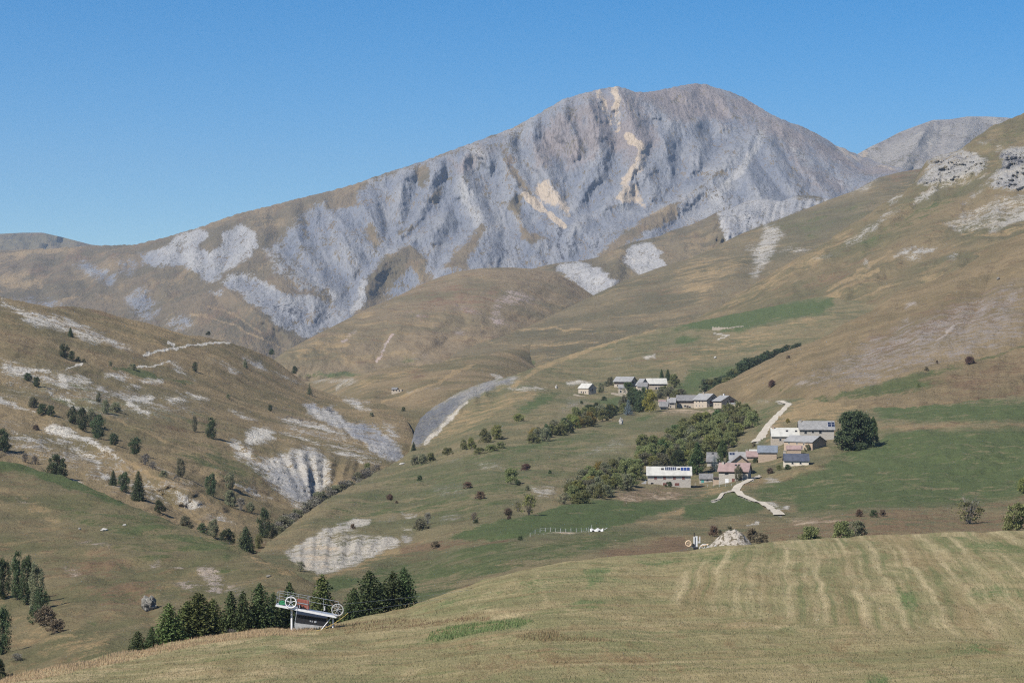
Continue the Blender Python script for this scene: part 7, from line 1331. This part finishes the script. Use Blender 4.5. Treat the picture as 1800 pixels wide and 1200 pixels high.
posts('pen_fence', 'line of thin white posts round the bare pen on the green field', village, [(932, 943), (950, 937), (975, 935), (1000, 934), (1020, 931), (1040, 928)], 13, 1.0, 0.06, M_OFFWHITE)
posts('garden_fence', 'short white post fence along the track in front of the pink-roofed house', village, [(1222, 852), (1240, 855), (1262, 855), (1284, 855), (1296, 850), (1306, 848)], 9, 0.9, 0.07, M_OFFWHITE)
posts('pasture_fence', 'grey post fence running along the left hillside edge beside leafless trees', left_hill, [(2, 797), (20, 801), (36, 807), (52, 811)], 6, 1.2, 0.06, M_GREYSTEM)
def tarp():
    p = village.at(1048, 931); t = thing('covered_trailer', 'white sheet-covered trailer at the right end of the fenced pen', 'trailer', p); b = MB(); n = 12; prof = []
    for i in range(n+1):
        x = -1.6+3.4*i/n; prof.append((x, 0.75+0.22*math.sin(i*1.1)+0.12*i/n))
    vs = []; fs = []
    for x, z in prof: vs += [(x, -0.8, 0.15), (x, -0.5, z), (x, 0.5, z*0.97), (x, 0.8, 0.15)]
    for i in range(n):
        for j in range(3): fs.append((4*i+j, 4*i+j+1, 4*i+5+j, 4*i+4+j))
    fs += [(0, 1, 2, 3), tuple(4*n+j for j in (3, 2, 1, 0))]; b.add(vs, fs); b.build('tarpaulin', M_OFFWHITE, t)
    b = MB(); b.tube((1.8, 0, 0.4), (2.9, 0, 1.1), 0.05); b.tube((-1.9, 0.1, -0.2), (-1.9, 0.1, 1.2), 0.05); b.build('pole', M_STEEL, t)
    for sx in (-0.8, 0.8):
        b = MB(); b.tube((sx, -0.95, 0.2), (sx, -0.83, 0.2), 0.32, n=14); b.build('wheel', M_BLACK, t)
tarp()
for nm, lab, cat, land, px, py, hp, wp, mat, sq in [('boulder', 'big dark lichened crag with a deep hollow on the near left hill', 'boulder', near_left, 262, 1072, 34, 26, M_ROCK, 1), ('boulder', 'pale boulder alone on the green part of the near left hill', 'boulder', near_left, 183, 932, 7, 12, M_PALEROCK, 1), ('boulder', 'tiny pale stone right of the pale boulder on the near left hill', 'boulder', near_left, 219, 926, 4, 6, M_PALEROCK, 1), ('boulder', 'tiny pale stone left of the pale boulder on the near left hill', 'boulder', near_left, 140, 932, 4, 4, M_PALEROCK, 1),
        ('standing_stone', 'tall narrow pale standing stone below the blue-grey spruce', 'rock', village, 1092, 745, 17, 7, M_PALEROCK, 2), ('boulder', 'white boulder at the left end of the low bush clump by the ravine', 'boulder', village, 707, 815, 5, 10, M_PALEROCK, 1), ('standing_stone', 'small pale pillar stone left of the small white-roofed barn', 'rock', village, 978, 683, 9, 4, M_PALEROCK, 2), ('boulder', 'tiny pale stone on the slope above the right end of the hedge', 'boulder', village, 1257, 630, 5, 5, M_PALEROCK, 1), ('boulder', 'small dark rock low on the near left hill by its right end', 'boulder', near_left, 472, 1013, 6, 8, M_ROCK, 1), ('boulder', 'dark round rock high on the brown slope of the right hill', 'boulder', right_near, 1755, 491, 6, 6, M_ROCK, 1)]:
    p = land.at(px, py); s = p.y/F; bm = bmesh.new(); bmesh.ops.create_icosphere(bm, subdivisions=4 if hp > 20 else 3, radius=1.0); sd_ = px*0.37
    for v in bm.verts:
        c = v.co.copy(); nn = float(fbm(np.array([c.x*1.3+c.z*0.9+sd_]), np.array([c.y*1.3+c.z*1.1]), 4, 3)[0]); f = 1+0.34*nn
        if hp > 20: f -= 0.55*math.exp(-((c.x-0.75)**2+(c.y+0.6)**2+(c.z-0.25)**2)/0.12)
        v.co = Vector((c.x*wp*s*0.5*f*(1-0.25*max(c.z, 0) if sq == 2 else 1), c.y*wp*s*0.5*f, (c.z*0.62+0.36)*hp*s*0.6*f*1.15))
    me = bpy.data.meshes.new(nm); bm.to_mesh(me); bm.free(); me.polygons.foreach_set('use_smooth', np.zeros(len(me.polygons), bool)); o = new_obj(nm, me, None, mat); o.location = p; tag(o, lab, cat)

# ---------------------------------------------------------------- gravel mound
def mound():
    p = meadow.behind(1278, 40); D0 = 428.0; s = D0/F; rs = np.random.default_rng(5); nx, ny = 90, 44
    U, V = np.meshgrid(np.linspace(-1, 1, nx), np.linspace(-1, 1, ny)); W = 48*s; prof = np.interp(U, [-1, -.8, -.5, -.15, .2, .5, .75, 1], [0, .25, .60, .92, .98, .86, .5, 0]); sec = np.clip(1-np.abs(V)**1.6, 0, 1)
    Hh = 40*s*prof*sec; X = U*W; Y = V*6.0; nz = fbm(X/2.2, Y/2.2, 5, 6, .6); Z = Hh*(1+0.06*nz)+0.13*nz-0.25; cx = (1282-900)*s; base = (HZ-970)*s
    me = bpy.data.meshes.new('gravel_mound'); co = [(x, y, z) for x, y, z in zip(X.ravel(), Y.ravel(), Z.ravel())]; me.from_pydata(co, [], [(j*nx+i, j*nx+i+1, (j+1)*nx+i+1, (j+1)*nx+i) for j in range(ny-1) for i in range(nx-1)]); me.polygons.foreach_set('use_smooth', np.ones(len(me.polygons), bool))
    t = NT('gravel_and_weeds', 0.95, 0.1); o_ = t.obj(); n1 = t.noise(o_, 1.1, 6, 0.7); n2 = t.noise(o_, 2.6, 5, 0.7); c = t.mix(t.step(n2, 0.4, 0.62), (0.34, 0.305, 0.26), (0.25, 0.22, 0.185)); c = t.mix(t.step(n1, 0.50, 0.56), c, (0.095, 0.078, 0.05)); t.link(c, t.bsdf.inputs['Base Color']); t.bump(n2, 0.8, 0.3)
    o = new_obj('gravel_mound', me, None, t.mat); o.location = (cx, D0, base); tag(o, 'pale gravel mound with tufts of weeds behind the second lift mast', 'mound')
mound()

# ---------------------------------------------------------------- lift platform
def wheel(t, c, r, n, th, mat, hubmat=None, spoke=0.05, a0=0.3):
    b = MB(); c = Vector(c); b.ring(c, r, th, n=36); b.ring(c+Vector((0, 0, 0)), r*0.93, th*0.6, n=36); w_ = b.build('wheel', mat, t)
    b = MB(); b.tube(c-Vector((0, .12, 0)), c+Vector((0, .12, 0)), r*0.14, n=12); b.build('hub', hubmat or mat, w_)
    for k in range(n):
        a = a0+6.28318*k/n; d = Vector((math.cos(a), 0, math.sin(a))); b = MB(); b.tube(c+d*r*0.12, c+d*r*0.95, spoke, spoke*0.8, 6); b.build('spoke', mat, w_)
LIFT_D = 302.0
def platform():
    s = LIFT_D/F; ox, oz = (540-900)*s, (HZ-1102)*s; t = thing('lift_platform', 'white drive platform of a ski lift with railing and two spoked wheels on posts', 'ski lift', (ox, LIFT_D, oz))
    def P(px, py, y=0.0): return Vector(((px-540)*s, y, (1102-py)*s))
    ang = math.atan2(P(592.7, 1080.4).z-P(486, 1060).z, P(592.7, 1080.4).x-P(486, 1060).x); a = P(486, 1060.5); L = (P(592.7, 1080.9)-a).length; M = Matrix.Translation(a) @ Matrix.Rotation(-ang, 4, 'Y')
    b = MB()
    for y in (-0.9, 0.9): b.box(0, L, y-0.06, y+0.06, -0.26, 0.0, 0, M)
    for k in range(12): b.box(L*k/11-0.03 if k else 0.0, L*k/11+0.05, -0.84, 0.84, -0.2, -0.06, 0, M)
    b.build('deck_frame', M_WHITE, t)
    b = MB()
    for k in range(4): b.box(L*k/4+0.03, L*(k+1)/4-0.03, -0.82, 0.82, 0.005, 0.04, 0, M)
    b.build('deck_grating', M_STEEL, t)
    # railing, back and front left
    b = MB(); rail = lambda q, r: b.tube(q, r, 0.022, n=6)
    for y in (0.88,):
        rail(P(490.4, 1038.7, y), P(594.4, 1058, y)); rail(P(489.5, 1048, y), P(593, 1067, y))
        for (x0, y0, x1, y1) in ((489, 1060, 491.5, 1038.8), (505, 1063, 505, 1041.5), (524, 1067, 524, 1045), (541, 1070, 541, 1048), (543.5, 1070.4, 543.8, 1048.4), (568, 1075, 568, 1053), (593.5, 1080, 594, 1058)): rail(P(x0, y0, y), P(x1, y1, y))
    rail(P(490, 1039, 0.88), P(488.5, 1039.5, -0.85)); rail(P(489, 1049, .88), P(488, 1049.5, -.85)); rail(P(488.5, 1039.5, -0.85), P(487.5, 1060, -0.85)); rail(P(488.5, 1039.5, -.85), P(541, 1049.5, -.85)); rail(P(541, 1049.5, -.85), P(541, 1070, -.85)); rail(P(488, 1050, -.85), P(541, 1060, -.85)); rail(P(541, 1049.5, -.85), P(541, 1048, .88))
    b.build('railing', M_STEEL, t)
    for (x, y0, y1, r) in ((513, 1063, 1111, 0.15), (585.5, 1079, 1103, 0.115)):
        b = MB(); b.tube(P(x, y1+6), P(x, y0+3), r, n=14); b.build('post', M_WHITE, t)
    b = MB(); b.tube(P(582, 1085, -0.3), P(561.5, 1110, -0.8), 0.06, n=8); b.build('brace', M_WHITE, t)
    b = MB(); b.tube(P(525, 1061, -0.95), P(517, 1108, -0.95), 0.035, n=8); b.tube(P(527.5, 1061, -.95), P(528, 1066, -.95), 0.06, n=8); b.build('conduit', M_STEEL, t)
    b = MB()
    for k in range(9): b.tube(P(516, 1072+4*k, -0.2), P(517.4, 1072+4*k, -0.2), 0.03, n=5)
    b.tube(P(517.4, 1070, -.2), P(517.4, 1107, -.2), 0.02, n=5); b.build('ladder', M_BLACK, t)
    b = MB(); b.box((523-540)*s, (543-540)*s, -0.3, 0.55, (1102-1066)*s, (1102-1052)*s, 0); b.v = [(x, y, z-(x-(523-540)*s)*0.19) for x, y, z in b.v]; mot = b.build('motor_housing', M_REDBOX, t)
    b = MB(); b.box((523-540)*s+.05, (543-540)*s-.05, -0.34, -0.31, (1102-1058.6)*s, (1102-1057.2)*s, 0); b.v = [(x, y, z-(x-(523-540)*s)*0.19) for x, y, z in b.v]; b.build('seam_strip', M_STEEL, mot)
    b = MB(); b.tube(P(529, 1069, -.6), P(529, 1062, -.6), .12, n=10); b.tube(P(534, 1070, -.5), P(534, 1064, -.5), .1, n=10); b.build('gearbox', M_BLACK, t)
    b = MB(); b.tube(P(571, 1072, -.2), P(571, 1066, -.2), .07, n=8); b.tube(P(571, 1066, -.2), P(571, 1065, -.2), .11, n=8); b.build('lamp_post', M_OFFWHITE, t)
    b = MB(); b.box((491-540)*s, (502-540)*s, -.6, .3, (1102-1061)*s, (1102-1056.5)*s); b.box((492-540)*s, (500-540)*s, -.5, .2, (1102-1056.4)*s, (1102-1055.2)*s); b.build('tool_crate', M_GREENBOX, t)
    b = MB(); b.box((594-540)*s, (600-540)*s, -.95, -.6, (1102-1079)*s, (1102-1071)*s); b.build('guard', M_BLACK, t)
    wheel(t, P(512.8, 1056.7, -1.05), 9.6*s, 5, 0.065, M_WHITE, M_STEEL, 0.05, 1.57); wheel(t, P(594.4, 1069.8, -1.05), 10.2*s, 8, 0.04, M_OFFWHITE, M_STEEL, 0.028, 0.2)
platform()
def hut():
    s = 308/F; c = Vector(((548-900)*s, 308, (HZ-1106)*s)); t = thing('machine_hut', 'machine hut under the lift platform, deck shade painted in black, pale concrete base', 'hut', c); L = 56*s
    b = MB(); b.box(-L/2, L/2, -1.2, 1.4, -2, 10*s); b.v = [(x, y, z-(x)*0.12 if z > 0 else z) for x, y, z in b.v]; b.build('base_wall', M_CONCRETE, t)
    b = MB(); b.box(-L/2+.1, L/2-.1, -1.0, 1.3, 10*s-.3, 25*s); b.v = [(x, y, z-x*0.14) for x, y, z in b.v]; b.build('shade_body', M_BLACK, t)  # black stands in for the deck's shade over hut body and roof
    for x, z, w_, h in ((-0.1, 1.25, .16, .2), (0.15, 1.2, .16, .2), (0.55, 1.15, .32, .26)):
        b = MB(); b.box(x-w_/2, x+w_/2, -1.06, -1.0, z-h/2, z+h/2); b.build('window', M_STEEL, t)
    b = MB(); b.prism([(-1.3, 25*s-.02), (1.5, 25*s+.16), (1.5, 25*s+.26), (-1.3, 25*s+.08)], -L/2, L/2); b.v = [(x, y, z-x*0.14) for x, y, z in b.v]; b.build('roof', M_BLACK, t)
hut()
def mast():
    D0 = 415.0; s = D0/F; o = Vector(((1222-900)*s, D0, (HZ-970)*s)); t = thing('lift_mast', 'second lift mast with white uprights, two spoked wheels and an aerial', 'ski lift', o)
    def P(px, py, y=0.0): return Vector(((px-1222)*s, y, (970-py)*s))
    b = MB()
    for x0, x1, y0, y1 in ((1219, 1221, 942.5, 961), (1222.2, 1226, 942, 960.5)): b.box((x0-1222)*s, (x1-1222)*s, -.12, .12, (970-y1)*s, (970-y0)*s)
    b.build('upright', M_WHITE, t)
    b = MB(); b.box((1229-1222)*s, (1231-1222)*s, -.1, .1, (970-954)*s, (970-942.5)*s); b.tube(P(1226, 950), P(1230, 953.6), .06); b.tube(P(1225, 953.5), P(1230, 953.5), .06); b.build('arm', M_OFFWHITE, t)
    b = MB(); b.tube(P(1220.3, 944), P(1220.3, 937.5), .07); b.tube(P(1220.3, 937.6), P(1220.3, 936), .1); b.build('aerial', M_BLACK, t)
    b = MB(); b.box((1219.2-1222)*s, (1227-1222)*s, -.5, .5, -1.5, (970-961.4)*s); b.box((1217-1222)*s, (1220-1222)*s, -.3, .3, (970-961)*s, (970-955)*s); b.build('drive_box', M_BLACK, t)
    b = MB(); b.box((1221.3-1222)*s, (1222.1-1222)*s, -.2, .2, (970-960)*s, (970-943)*s); b.build('cable_duct', M_BLACK, t)
    b = MB(); b.tube(P(1212, 957, -.1), P(1219, 962, -.1), .08); b.build('strut', M_OFFWHITE, t)
    wheel(t, P(1210, 954.5, -.25), 4.8*s, 5, 0.1, M_BEIGE, M_BLACK, 0.05, .6); wheel(t, P(1238, 964, -.3), 8.2*s, 6, 0.09, M_OFFWHITE, M_BLACK, 0.07, .5)
    b = MB(); b.tube(P(1230, 959.6, -.3), P(1245, 956, -.3), .12); b.box((1229-1222)*s, (1232-1222)*s, -.4, 0, (970-969)*s, (970-964)*s); b.build('rim_lining', M_BEIGE, t)
    b = MB()
    for q in (((1245, 959), (1248, 968)), ((1252, 967), (1258, 957)), ((1258, 957), (1260, 964)), ((1247, 968), (1252, 967))): b.tube(P(*q[0], -.2), P(*q[1], -.2), .06)
    b.build('side_frame', M_OFFWHITE, t)
mast()
def cable(name, label, A, B, r, sag, mat, cat='cable'):
    b = MB(); A = Vector(A); B = Vector(B); n = 24
    pts = [A.lerp(B, i/n)-Vector((0, 0, sag*4*(i/n)*(1-i/n))) for i in range(n+1)]
    for p, q in zip(pts, pts[1:]): b.tube(p-A, q-A, r, n=5, caps=False)
    o = b.build(name, mat, None); o.location = A; tag(o, label, cat)
def PX(px, py, d): return Vector(((px-900)*d/F, d, (HZ-py)*d/F))
cable('lift_cable', 'upper steel cable running right from the lift platform wheel', PX(603, 1061, 301), PX(1231, 958, 414.6), 0.013, 1.2, M_STEEL); cable('lift_cable', 'lower steel cable running right from the lift platform wheel', PX(603, 1077, 301), PX(1237, 969, 414.6), 0.013, 0.5, M_STEEL)
cable('rope', 'yellowish rope slung from the lift post up to the lower cable', PX(556, 1108, 300), PX(612, 1076.5, 300.5), 0.025, 0.35, M_YELLOWROPE, 'rope')

# ---------------------------------------------------------------- haze
def haze(density):
    b = MB(); b.box(-9000, 9000, -80, 11900, -331, 1060)
    mat = bpy.data.materials.new('haze_air'); mat.use_nodes = True
    n = mat.node_tree.nodes; n.remove(n['Principled BSDF'])
    v = n.new('ShaderNodeVolumePrincipled'); v.inputs['Color'].default_value = (0.72, 0.84, 1.0, 1); v.inputs['Density'].default_value = density
    v.inputs['Anisotropy'].default_value = 0.3
    mat.node_tree.links.new(v.outputs[0], n['Material Output'].inputs['Volume'])
    o = b.build('haze', mat); o['kind'] = 'stuff'
haze(4.5e-5)
